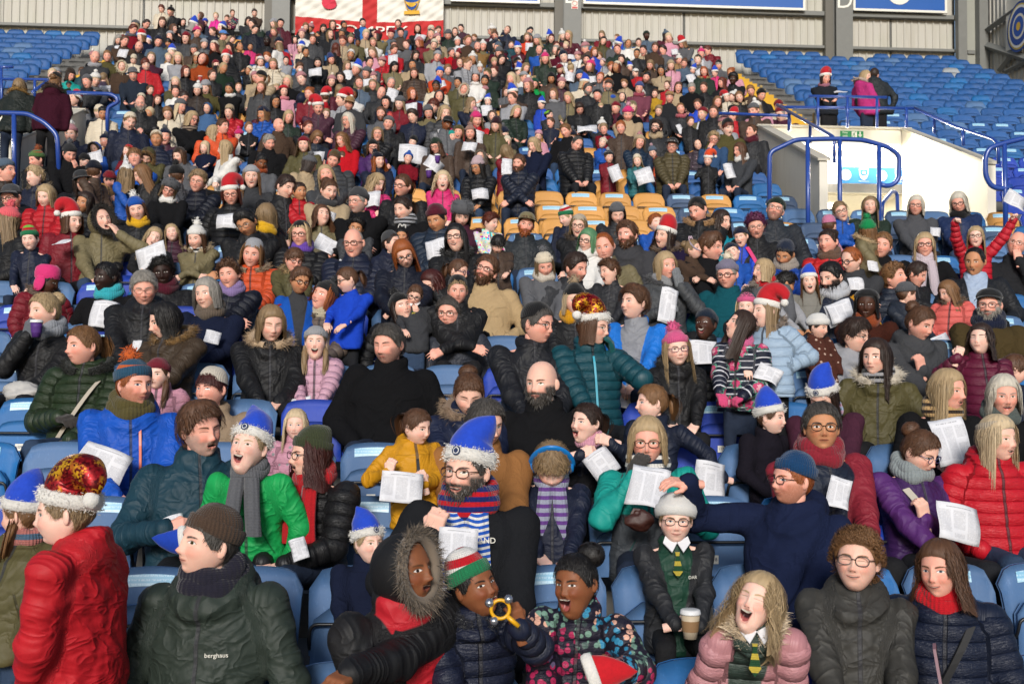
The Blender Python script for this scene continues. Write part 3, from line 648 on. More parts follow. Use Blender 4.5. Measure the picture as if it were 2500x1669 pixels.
LIPS = dict(A='#c27e74', B='#b97468', C='#b86b60', D='#8f4f41', E='#6b3430', F='#4a2423', G='#3a1d1c')
HAIRC = dict(black='#171413', dark='#2e2019', brown='#523725', lbrown='#745335', dblond='#7d674b', blond='#a28b69', lblond='#bca787', white='#b9b2a4', grey='#8a857e', dgrey='#45413d', ginger='#8a4a22', auburn='#57281b', red='#3f1a17', purple='#5a2647', green='#4f7a57')
@cached
def skin_mat(tone, brow, op, sm, closed, beard, bamt, gaze):
    M = Mat('skin_'+tone); n = M.n('ShaderNodeGroup'); n.node_tree = FG; c4 = lambda h: (*lin(h), 1)
    n.inputs['Skin'].default_value = c4(SKIN[tone]); n.inputs['Lip'].default_value = c4(LIPS[tone]); n.inputs['Brow'].default_value = c4(HAIRC.get(brow, '#3a281c'))
    n.inputs['Iris'].default_value = c4(('#3b5568', '#33241a', '#4a4a2c')[(len(brow)+int(op*10)) % 3 if tone in 'ABC' else 1]); n.inputs['BeardCol'].default_value = c4(HAIRC.get(beard, '#2a1d16'))
    n.inputs['EyeOpen'].default_value = 0.05 if closed else 1.0-.32*sm; n.inputs['Mouth'].default_value = op; n.inputs['Smile'].default_value = sm; n.inputs['Beard'].default_value = bamt; n.inputs['Gaze'].default_value = gaze
    M.set(col=n.outputs['Color'], rough=n.outputs['Rough'], spec=.28, nrm=M.bump(n.outputs['Height'], .3, .0015)); M.b.inputs['Subsurface Weight'].default_value = 0.18; M.b.inputs['Subsurface Radius'].default_value = (1.0, .35, .2); M.b.inputs['Subsurface Scale'].default_value = .008
    return M.m
@cached
def hair_mat(col):
    M = Mat('hair_'+col); at = M.attr('hv'); v = X(at.outputs['Fac']); o = M.obj(); nz = M.noise(o, 60, 3); x, y, z = M.xyz(M.attr('hp').outputs['Vector']); st = M.noise(M.vec(X.m('ARCTAN2', x, y)*34., z*5., y*6.), 1.6, 3, .7)
    c = M.var(M.var(M.var(lin(HAIRC[col]), v, .24), nz, .12), st, .42); M.set(col=c, rough=.5, spec=.38, nrm=M.bump(st, .5, .004)); return M.m
@cached
def fur_mat(hexc, hex2):
    M = Mat('fur_'+hexc); v = X(M.attr('hv').outputs['Fac']); M.set(col=M.mix(v, lin(hexc), lin(hex2)), rough=.8, spec=.2, sheen=.2); return M.m
@cached
def knit_mat(c1, c2='', kind='rib'):
    M = Mat('knit_'+c1); at = M.attr('hp').outputs['Vector']; x, y, z = M.xyz(at); nz = M.noise(at, 90, 3)
    an = X.m('ARCTAN2', x, y); rib = (an*38.).sin(); rows = (z*900.).sin()
    c = lin(c1)
    if c2:
        if kind == 'band': c = M.mix((z.above(.078, .002)*z.below(.105, .002)), c, lin(c2))
        elif kind == 'zig': c = M.mix(((z*260.+(an*9.).sin()*1.2).sin()).above(.2, .1), c, lin(c2))
        elif kind == 'elf': c = M.mix(((z*95.).sin()).above(0., .1), c, lin(c2))
        else: c = M.mix(((z*150.).sin()).above(.1, .1), c, lin(c2))
    c = M.var(c, nz, .22)
    M.set(col=c, rough=.9, spec=.15, sheen=.15, nrm=M.bump(rib*.6+rows*.35+nz*.8, .55, .004)); return M.m
@cached
def felt_mat(c, kind='felt'):
    M = Mat('felt_'+c); at = M.attr('hp').outputs['Vector']; nz = M.noise(at, 70, 4); 
    if kind == 'seq':
        vo = M.n('ShaderNodeTexVoronoi'); vo.inputs['Scale'].default_value = 120; M.l(at, vo.inputs['Vector']); v = X(M.xyz(vo.outputs['Color'])[0].k)
        c1 = M.mix(v.above(.5, .02)*M.noise(at, 14, 2).above(.5, .08), M.var(tuple(.55*q for q in lin(c)), v, .7), lin('#d6a11c'))
        M.set(col=c1, metal=.6, rough=.25+v*.35, nrm=M.bump(v, 1.0, .02))
    elif kind == 'white':
        M.set(col=M.var(lin(c), M.noise(at, 120, 4, .7), .15), rough=.95, spec=.1, sheen=.3, nrm=M.bump(M.noise(at, 150, 4, .8), .9, .006))
    else:
        M.set(col=M.var(lin(c), nz, .2), rough=.8, spec=.2, sheen=.25, nrm=M.bump(M.noise(at, 22, 3), .5, .012))
    return M.m

# ------------------------------------------------------------------ coats
PUFF = {'puffer'}; 
@cached
def coat_mat(style, c1, c2, pat):
    M = Mat('coat_'+style+'_'+c1); o = M.obj(); at = M.attr('cp').outputs['Vector']; qx, q, zone = M.xyz(at); front = zone.above(.5, .1)*zone.below(1.5, .1); arm = zone.above(1.5, .1)
    nz = M.noise(o, 180, 3, .7); big = M.noise(o, 5.5, 4, .55, 1.2); c = lin(c1); aq = qx.abs()
    if pat == 'floral':
        vo = M.n('ShaderNodeTexVoronoi'); vo.inputs['Scale'].default_value = 38; M.l(o, vo.inputs['Vector']); r = M.xyz(vo.outputs['Color']); d = X(vo.outputs['Distance'])
        vb = M.n('ShaderNodeTexVoronoi'); vb.inputs['Scale'].default_value = 9; M.l(o, vb.inputs['Vector']); rb = M.xyz(vb.outputs['Color'])
        pc = M.mix(rb[0].above(.33, .02), lin('#2f7fa3'), lin('#a32350')); pc = M.mix(rb[1].above(.62, .02), pc, lin('#d8a58f')); pc = M.mix(rb[2].above(.8, .02), pc, lin('#6a8b7c'))
        c = M.mix(d.below(.47, .03)*r[0].above(.08, .05), c, pc); c = M.mix(d.below(.09, .03), c, lin('#241a2b'))
    elif pat == 'flowstripe':
        st = (q*145.).sin().above(.82, .1); c = M.mix(st, c, lin('#c9c9d0'))
        vo = M.n('ShaderNodeTexVoronoi'); vo.inputs['Scale'].default_value = 9.5; M.l(o, vo.inputs['Vector']); d = X(vo.outputs['Distance'])
        dd = d+(M.noise(o, 60, 2)-.5)*.5; c = M.mix(dd.below(.34, .04), c, lin('#b93a66')); c = M.mix(dd.below(.16, .04), c, lin('#d9a3ae')); c = M.mix((dd-.40).abs().below(.03, .02), c, lin('#4f8f78'))
    elif pat == 'dots':
        vo = M.n('ShaderNodeTexVoronoi'); vo.inputs['Scale'].default_value = 21; vo.inputs['Randomness'].default_value = .6; M.l(o, vo.inputs['Vector']); c = M.mix(X(vo.outputs['Distance']).below(.2, .04), c, lin(c2))
    elif pat == 'tweed':
        c = M.mix(((X(M.xyz(o)[0].k)*700.).sin()*(X(M.xyz(o)[2].k)*700.).sin()).above(0., .3), c, lin(c2))
    elif pat == 'stripes': c = M.mix((q*150.).sin().above(.0, .15), c, lin(c2))
    elif pat == 'sleeves': c = M.mix(arm, c, lin(c2))
    elif pat == 'multi':
        vo = M.n('ShaderNodeTexVoronoi'); vo.inputs['Scale'].default_value = 30; M.l(o, vo.inputs['Vector']); hs = M.n('ShaderNodeHueSaturation'); hs.inputs['Saturation'].default_value = 1.2; M.l(vo.outputs['Color'], hs.inputs['Color']); c = M.mix(X(vo.outputs['Distance']).below(.4, .05), lin('#c9c4bd'), hs.outputs[0])
    elif pat == 'open': c = M.mix(front*(aq-(q-.12).max(0.)*.16).below(.028, .003), c, lin(c2))
    elif pat == 'yoke': c = M.mix(q.below(.33, .004)*(1.0-arm), c, lin(c2))
    c = M.var(c, big, .18 if style != 'puffer' else .1); c = M.var(c, nz, .14)
    h = nz*.12; dist = .012; st = .5; pk = 0.
    if style in ('shell', 'parka', 'wool', 'fleece'):
        pk = (((aq-.098)+(q-.15)*.5).abs().below(.0035, .0015))*(q-.15).abs().below(.055, .004)*front; c = M.mix(pk*.7, c, tuple(.25*v for v in lin(c1)))
        sm_ = ((q-.345).abs().below(.0022, .0015))*(1.0-arm)*front*aq.below(.13, .01); c = M.mix(sm_*.35, c, tuple(.3*v for v in lin(c1)))
    if style == 'puffer':
        w = (q*(pi/.062)).sin().abs(); w = X.m('POWER', w, .45); crk = M.noise(M.vec(qx*9., q*30., 0.), 4, 3, .6, .8); h = w*1.0+crk*.55; dist = .018; st = .8; rough = .5; sheen = 0; spec = .4
    elif style in ('wool', 'fleece', 'knit', 'hoodie'):
        n1 = M.noise(M.vec(qx*3.2+q*2., q*3.6-qx*2.4, zone*3.), 1.5, 2, .5, .9); rg = X.m('POWER', (1.0-(n1-.5).abs()*5.).max(0.), 2.); h = nz*.4+big*1.0+rg*.9-pk*1.; dist = .018; rough = .92; sheen = .0; spec = .12
    else:
        n1 = M.noise(M.vec(qx*3.4+q*2., q*4.-qx*2.6, zone*3.), 1.5, 2, .5, .9); n2 = M.noise(M.vec(qx*4.-q*3., q*5.+qx*2., zone*5.), 1.8, 2, .5, .8)
        rg = X.m('POWER', (1.0-(n1-.5).abs()*5.).max(0.), 2.); rg2 = X.m('POWER', (1.0-(n2-.5).abs()*6.).max(0.), 2.); h = rg*.9+rg2*.6+M.noise(o, 4.5, 2, .5, 2.)*.8+nz*.08-pk*1.; dist = .022; st = .42; rough = .62; sheen = 0; spec = .32
    if style in ('puffer', 'parka', 'shell') and pat not in ('open',):
        zp = front*aq.below(.0075, .002); c = M.mix(zp*.8, c, (.03, .03, .035)); h = h-zp*.6
    M.set(col=c, rough=rough, spec=spec, nrm=M.bump(h, st, dist)); return M.m
@cached
def jeans_mat(c):
    M = Mat('trousers_'+c); o = M.obj(); nz = M.noise(o, 150, 2); b = M.noise(o, 9, 4, .6, 1.); M.set(col=M.var(M.var(lin(c), b, .3), nz, .2), rough=.85, spec=.2, nrm=M.bump(b, .6, .02)); return M.m
# ================================================================== people: hair, hats, hands, clothes
def ribbons(P, side, w, hv):
    """P (N,K,3) strand points, side (N,K,3), w (K,) half widths -> verts, quads, hv"""
    N, K = P.shape[:2]; V = np.stack([P-side*w[None, :, None], P+side*w[None, :, None]], 2).reshape(-1, 3)
    b = (np.arange(N)*K*2)[:, None]+(np.arange(K-1)*2)[None]; Q = np.stack([b, b+1, b+3, b+2], -1).reshape(-1, 4)
    return V, Q, np.repeat(hv, K*2)
def hair_build(style, lod, seed, fem, kid, hat):
    """returns V,F(list),hv in head space"""
    r = np.random.default_rng(seed); mb = MB(); HV = []
    na, nl = ((52, 16), (32, 11), (18, 7))[lod]; long_ = style in ('long', 'bob', 'wavy', 'curlylong', 'halfup'); pulled = style in ('pony', 'bun', 'puff', 'pig')
    def line(az):                                  # lowest polar angle of the hair at an azimuth
        a = np.abs(az); fz = .064 if style not in ('recede', 'bald') else .09
        if style == 'fringe' or style == 'bowl': fz = .036
        z = np.interp(a, [0, .45, .8, 1.05, 1.35, 1.75, 2.1, pi], [fz, fz-.004, fz-.018 if style != 'recede' else .07, .02, -.012, .0, -.05, -.075])
        if style == 'bald': z = np.interp(a, [0, 1.2, 1.5, 1.9, pi], [.2, .2, .03, .0, -.06])
        return np.arccos(np.clip(z/.1175, -.99, 1))
    th = dict(short=.015, crop=.008, recede=.008, bald=.004, side=.02, mess=.024, fringe=.018, bowl=.02, afro=.045, curly=.021, pony=.009, bun=.009, puff=.008, pig=.01).get(style, .017)
    if hat: th = min(th, .006)
    az = np.linspace(-pi, pi, na, endpoint=False); tt = np.linspace(0, 1, nl); A, T = np.meshgrid(az, tt)
    PE = line(A); PH = .03+T*(PE-.03)
    if style == 'bald': PH = PE-.75*(1-T)*np.clip(PE, 0, 1)
    x, y, z = skull(A, PH, fem, kid); P0 = np.stack([x, y, z], -1); N = P0/np.array([.0765, .098, .1175])**2; N /= np.linalg.norm(N, axis=-1, keepdims=True)
    lump = np.sin(A*9+seed)*np.sin(PH*7+seed*.7)*.5+np.sin(A*17+PH*4+seed)*.5
    tk = th*(1+.22*lump)*(1-.75*T**6) + (.012*np.sin(np.clip(T*1.3, 0, 1)*pi)*np.cos(A/2)**2 if style in ('side', 'mess') and not hat else 0)
    Pc = P0+N*tk[..., None]
    mb.add(Pc.reshape(-1, 3), grid_faces(nl, na, True)); HV.append((.5+.25*lump).ravel())
    def strand_pts(a, ph0, L, K, out, curl, flare=.1, fall=0.):
        """strands start at (a,ph0) on the skull, follow it down to ear level, then hang; L = length below ear level"""
        n = len(a); ear = np.arccos(np.clip(np.interp(np.abs(a), [0, .5, 1.0, 2.2, pi], [.05, .03, -.02, -.05, -.06])/.1175, -1, 1)); s = np.linspace(0, 1, K)[None]
        l1 = np.maximum(ear-ph0, .05)*.11; f1 = (l1/(l1+np.maximum(L, .002)))[:, None]
        u = np.clip(s/f1, 0, 1); ph = ph0[:, None]+(ear-ph0)[:, None]*u; Aa = np.repeat(a[:, None], K, 1)
        X0, Y0, Z0 = skull(Aa, np.minimum(ph, pi*.7), fem, kid); p = np.stack([X0, Y0, Z0], -1); nn = p/np.array([.0765, .098, .1175])**2; nn /= np.linalg.norm(nn, axis=-1, keepdims=True)
        h = np.clip((s-f1)/(1-f1+1e-6), 0, 1)*L[:, None]; p = p+nn*out[:, None, None]*np.clip(u+.3, 0, 1)[..., None]
        p[..., 2] -= h; o = np.stack([np.sin(Aa), -np.cos(Aa), 0*Aa], -1); p += o*(flare*h)[..., None]; p[..., 1] += fall*h
        if curl: 
            w = curl*np.clip(s*2.5-.3, 0, 1); k = r.random(n)[:, None]*6.28; fr = 11+6*r.random(n)[:, None]
            p += (np.cos(s*fr+k)*w)[..., None]*nn+(np.sin(s*fr+k)*w)[..., None]*np.stack([np.cos(Aa), np.sin(Aa), 0*Aa], -1)
        sd = np.stack([np.cos(Aa), np.sin(Aa), 0*Aa], -1); sd = sd+.35*r.normal(size=(n, 1, 3)); sd /= np.linalg.norm(sd, axis=-1, keepdims=True); return p, sd
    def add_strands(n, amin, L, Ls, out, curl=0., flare=.1, w=.0035, K=9, fall=0., amax=pi, ph=(.05, .9)):
        a = (amin+(amax-amin)*r.random(n))*np.where(r.random(n) < .5, -1, 1); p, sd = strand_pts(a, ph[0]+(ph[1]-ph[0])*r.random(n), L*(1-Ls*r.random(n)), K, out*(.35+.9*r.random(n)), curl, flare, fall)
        wk = w*np.concatenate([np.full(K-3, 1.), [.8, .55, .15]]); V, Q, hv = ribbons(p, sd, wk, r.random(n)); mb.add(V, Q); HV.append(hv)
    if long_:
        L = dict(bob=.085, wavy=.14, long=.25, curlylong=.17, halfup=.22)[style]; am = {'bob': 1.0, 'wavy': 1.05}.get(style, 1.12); fl = .12 if style == 'bob' else (.3 if style in ('curlylong', 'wavy') else .06)
        na2 = ((46, 14), (30, 10), (16, 6))[lod]; a = np.linspace(am, 2*pi-am, na2[0]); a = np.where(a > pi, a-2*pi, a)
        o = np.argsort(np.mod(a, 2*pi)); a = a[o]; p, _ = strand_pts(a, np.full(len(a), .1), L*(1+.08*np.sin(a*7+seed)), na2[1], np.full(len(a), .015), 0, fl)
        gv = np.sin(np.arange(len(a))*2.4+seed)*.5+np.sin(np.arange(len(a))*1.1)*.5; oo = np.stack([np.sin(a), -np.cos(a), 0*a], -1); p += (oo*(gv*.0035)[:, None])[:, None]*np.linspace(.2, 1, na2[1])[None, :, None]
        mb.add(p.reshape(-1, 3), grid_faces(len(a), na2[1])); HV.append(np.repeat(.45+.2*gv, na2[1]))
        n = (1050, 150, 22)[lod]; cu = dict(wavy=.008, curlylong=.016).get(style, .0015)
        add_strands(n, am*.95, L*1.06, .35, .022 if style != 'curlylong' else .035, cu, fl, .0012 if lod == 0 else .0042, K=(8, 7, 6)[lod])
        if not hat and lod < 2: add_strands(n//6, .75, .03, .6, .017, cu, .1, .0013 if lod == 0 else .004, amax=1.15, ph=(.1, .5))
    elif lod < 2 and style != 'bald':
        n = (950, 130)[lod]*(2 if style in ('afro', 'curly') else 1); K = 6; a = r.uniform(-pi, pi, n); e = line(a); p0 = .06+(e-.16)*np.sqrt(r.random(n)); dl = np.minimum(.16+.22*r.random(n), e-p0+.05)
        if style in ('side', 'mess', 'fringe', 'bowl'): dl *= 1.25
        s = np.linspace(0, 1, K)[None]; Aa = a[:, None]+(.25 if style in ('side', 'mess') else .06)*s*np.cos(a)[:, None]+.12*r.normal(size=(n, 1))*s; Pp = p0[:, None]+dl[:, None]*s
        xx, yy, zz = skull(Aa, Pp, fem, kid); p = np.stack([xx, yy, zz], -1); nn = p/np.array([.0765, .098, .1175])**2; nn /= np.linalg.norm(nn, axis=-1, keepdims=True)
        lift = th*(.85+.5*np.sin(s*pi*.8)+.25*r.random((n, 1))); p = p+nn*lift[..., None]
        if style in ('afro', 'curly'):
            k_ = r.random((n, 1))*6.28; cr = .010 if style == 'curly' else .008; p += (np.cos(s*9+k_)*cr)[..., None]*nn+(np.sin(s*9+k_)*cr)[..., None]*np.stack([np.cos(Aa), np.sin(Aa), 0*Aa], -1)
        sd = np.stack([np.cos(Aa), np.sin(Aa), 0*Aa], -1)+.3*r.normal(size=(n, 1, 3)); sd /= np.linalg.norm(sd, axis=-1, keepdims=True)
        V, Q, hv = ribbons(p, sd, np.r_[.6, 1, 1, .9, .6, .1]*(.0013 if lod == 0 else .004), r.random(n)); mb.add(V, Q); HV.append(hv)
    if pulled:
        c = {'pony': (0, .112, .045), 'bun': (0, .1, .085), 'puff': (.03, .075, .11)}.get(style)
        if style == 'pony':
            n = (240, 50, 12)[lod]; K = 9; s = np.linspace(0, 1, K)[None]; k = r.normal(size=(n, 1, 3))*[.012, .01, .008]; 
            P = np.zeros((n, K, 3)); P[..., 1] = .1+.055*np.sin(s*2.2); P[..., 2] = .05+.02*np.sin(s*3)-.17*s**1.4*(1-.15*r.random((n, 1))); P = P+k*(.6+1.1*np.sin(s*pi)[..., None])
            V, Q, hv = ribbons(P, np.tile([1., 0, 0], (n, K, 1)), np.r_[np.full(K-2, .0026), .002, .0006]*(1 if lod == 0 else 2.2), r.random(n)); mb.add(V, Q); HV.append(hv)
            V, Q, T = sphere(8, 10); V = V*[.022, .024, .07]+[0, .14, -.01]; mb.add(V, Q, T); HV.append(np.full(len(V), .4))
        elif style in ('bun', 'puff'):
            V, Q, T = sphere(*((14, 20), (9, 12), (6, 8))[lod]); d = 1+wob(V, seed, 6, .16); R_ = .046 if style == 'bun' else .052; V0 = V; V = V*(d*R_)[:, None]*[1.1, .9, .95]+c; mb.add(V, Q, T); HV.append(.5+wob(V0, seed+1, 9, .4))
            if lod < 2:
                n = (220, 70)[lod]; K = 6; d = r.normal(size=(n, 3)); d /= np.linalg.norm(d, axis=1)[:, None]; e = np.cross(d, r.normal(size=(n, 3))); e /= np.linalg.norm(e, axis=1)[:, None]; t = np.linspace(-.7, .7, K)[None, :, None]
                P = np.array(c)+(np.cos(t)*d[:, None]+np.sin(t)*e[:, None])*R_*(1.0+.16*r.random((n, 1, 1)))*[1.1, .9, .95]; V, Q, hv = ribbons(P, np.repeat(np.cross(d, e)[:, None], K, 1), np.r_[.001, np.full(K-2, .0035), .001], r.random(n)); mb.add(V, Q); HV.append(hv)
        elif style == 'pig':
            for s_ in (-1, 1):
                mb.tube([(s_*.07, .0, -.04), (s_*.085, -.03, -.09), (s_*.08, -.06, -.16), (s_*.075, -.07, -.24)], [.02, .022, .02, .008], 8); HV.append(np.full(8*4+2, .5))
                n = (70, 26, 8)[lod]; K = 7; s = np.linspace(0, 1, K)[None]; P = np.zeros((n, K, 3)); P[..., 0] = s_*(.072+.012*np.sin(s*3)); P[..., 1] = -.07*s; P[..., 2] = -.03-.23*s; P = P+r.normal(size=(n, 1, 3))*[.011, .011, .01]; V, Q, hv = ribbons(P, np.tile([1., 0, 0], (n, K, 1)), np.r_[np.full(K-2, .005), .004, .001], r.random(n)); mb.add(V, Q); HV.append(hv)
        
    V, F, _ = mb.arr(); return V, F, np.clip(np.concatenate(HV), 0, 1)
def fur(P, Nrm, n, L, seed, w=.003, spread=.6, droop=.25):
    """n hairs growing from points P along normals"""
    r = np.random.default_rng(seed); i = r.integers(0, len(P), n); p = P[i]+r.normal(size=(n, 3))*.006; d = Nrm[i]+spread*r.normal(size=(n, 3))*.6; d /= np.linalg.norm(d, axis=1)[:, None]
    l = L*(.55+.6*r.random(n))[:, None, None]; t = np.linspace(0, 1, 4)[None, :, None]; S = p[:, None]+d[:, None]*l*t; S[..., 2] -= (droop*l*t*t)[..., 0]; S += (r.normal(size=(n, 1, 3))*.25*l)*t*t
    sd = np.cross(d, r.normal(size=(n, 3))); sd /= np.linalg.norm(sd, axis=1)[:, None]; V, Q, hv = ribbons(S, np.repeat(sd[:, None], 4, 1), np.array([1., .9, .6, .12])*w, r.random(n)); return V, Q, hv
def fur_obj(name, mb_pts, nrm, n, L, seed, cols, parent, w=.003, R=None, pos=None, S=1., base=None):
    V, Q, hv = fur(np.asarray(mb_pts, float), np.asarray(nrm, float), n, L, seed, w)
    F = [Q]
    if base is not None:
        bV, bF = base; F = [Q+len(bV)]+[f for f in bF]; V = np.concatenate([bV, V]); hv = np.concatenate([np.full(len(bV), .25), hv])
    if R is not None: V = (V@R.T)*S+pos
    return mobj(name, V, F, fur_mat(*cols), parent, attrs={'hv': hv})

# ------------------------------------------------------------------ hats (head space; rx, ry half axes)
def lathe(prof, n=32, cy=.006, ry=1.16, off=None, wobble=None):
    V = []; a = np.arange(n)*2*pi/n
    for i, (rr, z) in enumerate(prof):
        ox, oy = off[i] if off is not None else (0, 0); q = np.stack([rr*np.cos(a)+ox, rr*ry*np.sin(a)+cy+oy, np.full(n, z)], 1)
        if wobble is not None: q = q*(1+wobble[i]*np.sin(a*3+i))[:, None]**np.array([1, 1, 0])
        V.append(q)
    return np.concatenate(V), grid_faces(len(prof), n, True)[:, ::-1]
def pom(c, r, lod, seed):
    V, Q, T = sphere(*((14, 20), (9, 12), (6, 8))[lod]); V = V*(1+wob(V, seed, 11, .09))[:, None]*r+np.asarray(c); return V, Q, T
def hat_build(H, style, c1, c2, lod, parent, R, pos, S, seed):
    """builds the hat under parent; H = person dict"""
    n = (40, 24, 14)[lod]; tr = lambda V: (np.asarray(V)@R.T)*S+pos
    def put(name, V, F, mat, par=None): return mobj(name, tr(V), F, mat, par or parent, attrs={'hp': V})
    tilt = Rx(radians(-13)); TT = lambda V: V@tilt.T
    r0 = .0865
    if style in ('beanie', 'bobble', 'slouch', 'cuffless', 'elf', 'striped', 'zig', 'band'):
        hgt = {'slouch': .175, 'elf': .165}.get(style, .142); hgt += .006*sin(seed*1.7); k = 12; ph = np.linspace(0, pi/2, k); ex = .75
        prof = [(r0*1.0*max(cos(p), 0)**ex, .042+(hgt-.042)*sin(p)) for p in ph]; off = [(0, .03*(sin(p)**3) if style == 'slouch' else 0) for p in ph]
        V, Q = lathe(prof, n, off=off); V = TT(V); V = V+V*(wob(V, seed, 45, .012))[:, None]; kd = {'elf': 'elf', 'striped': 'stripe', 'zig': 'zig', 'band': 'band'}.get(style, 'rib')
        mat = knit_mat(c1, c2 if style in ('elf', 'striped', 'zig', 'band') else '', kd); h = put('hat', V, Q, mat)
        if style != 'cuffless':
            V, Q = lathe([(r0*1.0, .03), (r0*1.075, .034), (r0*1.1, .055), (r0*1.085, .078), (r0*1.03, .084)], n); put('hat_cuff', TT(V), Q, knit_mat('#1d6b45' if style == 'elf' else c1), h)
        if style in ('bobble', 'zig', 'striped', 'band'):
            V, Q, T = pom((0, .012, hgt+.022), .036, lod, seed); V = TT(V); pc = c2 if c2 else c1
            if lod < 2: fur_obj('pompom', V, TT(sphere(*((14, 20), (9, 12))[lod])[0]), (420, 110)[lod], .022, seed, (pc, pc), h, .0028 if lod == 0 else .005, R, pos, S, (V, [Q, T]))
            else: mobj('pompom', tr(V), [Q, T], fur_mat(pc, pc), h, attrs={'hv': np.full(len(V), .5)})
    elif style in ('santa', 'bluesanta', 'sequin'):
        seq = style == 'sequin'; sd = 1 if (seed % 2) else -1
        if 'flop' in H: sd = H['flop']
        up = style == 'bluesanta'; k = 16; t = np.linspace(0, 1, k); jx = .02*sin(seed*2.3); fwd = .02+.03*sin(seed*1.1)
        ctl = np.array([(0, 0, .06), (0, 0, .10), (sd*.006, .004, .145), (sd*.03+jx, .01, .195), (sd*.055+jx, .012, .235)]) if up else np.array([(0, 0, .06), (0, 0, .10), (sd*.012, .006, .15), (sd*.07, .02+fwd*.4, .178), (sd*.118, .03+fwd, .14), (sd*.128, .03+fwd, .085)])
        u = np.linspace(0, 1, len(ctl)); P = np.stack([np.interp(t, u, ctl[:, q]) for q in range(3)], 1); P[1:-1] = .25*P[:-2]+.5*P[1:-1]+.25*P[2:]; P[1:-1] = .25*P[:-2]+.5*P[1:-1]+.25*P[2:]
        rr = .0875*np.interp(t, [0, .25, .5, .75, .92, 1], [1.0, 1.0, .82, .5, .24, .05] if not up else [1., 1.0, .84, .5, .2, .03]); m2 = MB(); m2.tube(P, rr, n); V, Fh, _ = m2.arr(); V = V*[1, 1.14, 1]+[0, .006, 0]
        V = TT(V); V = V+V*(wob(V, seed, 34, .035)+.03*np.abs(wob(V, seed+4, 22, 1.)))[:, None]*sst(V[:, 2], .08, .13)[:, None]; Q = Fh; tipp = P[-1]
        h = put('hat', V, Q, felt_mat(c1, 'seq' if seq else 'felt'))
        b = [(.0865, .03), (.0945, .034), (.099, .05), (.098, .068), (.092, .08), (.086, .082)]; V, Q = lathe(b, n); V = TT(V); V = V+V*(wob(V, seed+3, 60, .03))[:, None]
        o = put('hat_band', V, Q, felt_mat('#d9d6d0', 'white'), h)
        if lod == 0:
            nn = V/np.linalg.norm(V*[1, 1, 0], axis=1)[:, None]*[1, 1, 0]; fur_obj('hat_band_fur', V, nn, 1700, .009, seed, ('#e2dfda', '#cfcbc4'), h, .0014, R, pos, S)
        tip = TT(np.array([tipp*[1, 1.14, 1]+[0, .006, -.008]]))[0]
        if up and 'pomat' in H: tip = np.array(H['pomat'])
        if not up or 'pomat' in H:
            V, Q, T = pom(tip, .031 if not up else .027, lod, seed); mobj('pompom', tr(V), [Q, T], felt_mat('#d9d6d0', 'white'), h, attrs={'hp': V})
        if up and lod == 0 and 'pomat' not in H:
            a = np.arange(16)*2*pi/16; c = np.array([0, -.111, .063]); 
            for q, (rad, cc) in enumerate(((.019, '#16264a'), (.013, '#d8d8d8'), (.010, '#16264a'))):
                P = np.concatenate([np.stack([rad*np.cos(a), np.full(16, -.003-.0015*q), rad*np.sin(a)], 1), [[0, -.003-.0015*q, 0]]])+c; mobj('hat_badge', tr(TT(P)), np.array([(16, z, (z+1) % 16) for z in range(16)]), paint(cc, .6), h, smooth=False)
    elif style in ('cap', 'flatcap', 'beret', 'fluffy', 'bucket', 'furhat', 'trapper'):
        if style == 'fluffy':                     # rolled white plush hat
            prof = [(.088, .015), (.106, .02), (.113, .05), (.106, .078), (.093, .088), (.08, .12), (.05, .142), (.0, .15)]
            V, Q = lathe(prof, n); V = TT(V); V = V+V*(wob(V, seed, 34, .035))[:, None]; h = put('hat', V, Q, felt_mat(c1, 'white'))
        elif style in ('furhat', 'trapper'):
            V, Q = lathe([(.09, .02), (.112, .035), (.118, .075), (.108, .12), (.07, .145), (0, .15)] if style == 'furhat' else [(.086, .015), (.094, .03), (.097, .07), (.09, .115), (.06, .142), (0, .148)], n); V = TT(V); h = put('hat', V, Q, felt_mat(c1, 'white' if style == 'furhat' else 'felt'))
            if style == 'furhat' and lod < 2: fur_obj('hat_fur', V, V/np.linalg.norm(V, axis=1)[:, None], (900, 350)[lod], .03, seed, (c1, c2 or c1), h, .004, R, pos, S, (V*1.005, [Q]))
            if style == 'trapper':
                for s_ in (-1, 1):
                    V, Q, T = sphere(8, 12); put('ear_flap', V*[.014, .05, .075]+[s_*.088, .02, -.03], [Q, T], felt_mat(c1), h)
        else:
            k = 9; ph = np.linspace(0, pi/2, k); top = {'beret': .125, 'flatcap': .122}.get(style, .135); w = {'beret': 1.18, 'flatcap': 1.1, 'bucket': 1.02}.get(style, 1.0)
            V, Q = lathe([(.0865*w*cos(p)**.6 if p else .0865, .048+(top-.048)*sin(p)) for p in ph], n, cy=.002 if style == 'flatcap' else .006); V = TT(V); V = V+V*(wob(V, seed, 30, .015))[:, None]; h = put('hat', V, Q, felt_mat(c1))
            if style in ('cap', 'flatcap', 'bucket'):
                m = 14; a = np.linspace(-1.15, 1.15, m) if style != 'bucket' else np.linspace(-pi, pi, m); L = {'cap': .065, 'flatcap': .035, 'bucket': .03}[style]; V = []
                for j, f in enumerate((0, .5, 1, 1, .5, 0)):
                    e = L*f*np.cos(a*.75 if style != 'bucket' else a*0); z = .056-.018*f*(1+.8*np.sin(a)**2)-(.006 if j > 2 else 0)
                    V.append(np.stack([(.086+e)*np.sin(a), .006-(.1+e)*np.cos(a), z], 1))
                put('hat_brim', TT(np.concatenate(V)), grid_faces(6, m), felt_mat(c1), h)
    elif style == 'headband':
        V, Q = lathe([(.08, .035), (.0865, .037), (.088, .06), (.0865, .085), (.08, .09)], n); put('headband', TT(V), Q, knit_mat(c1))
    elif style == 'antlers':
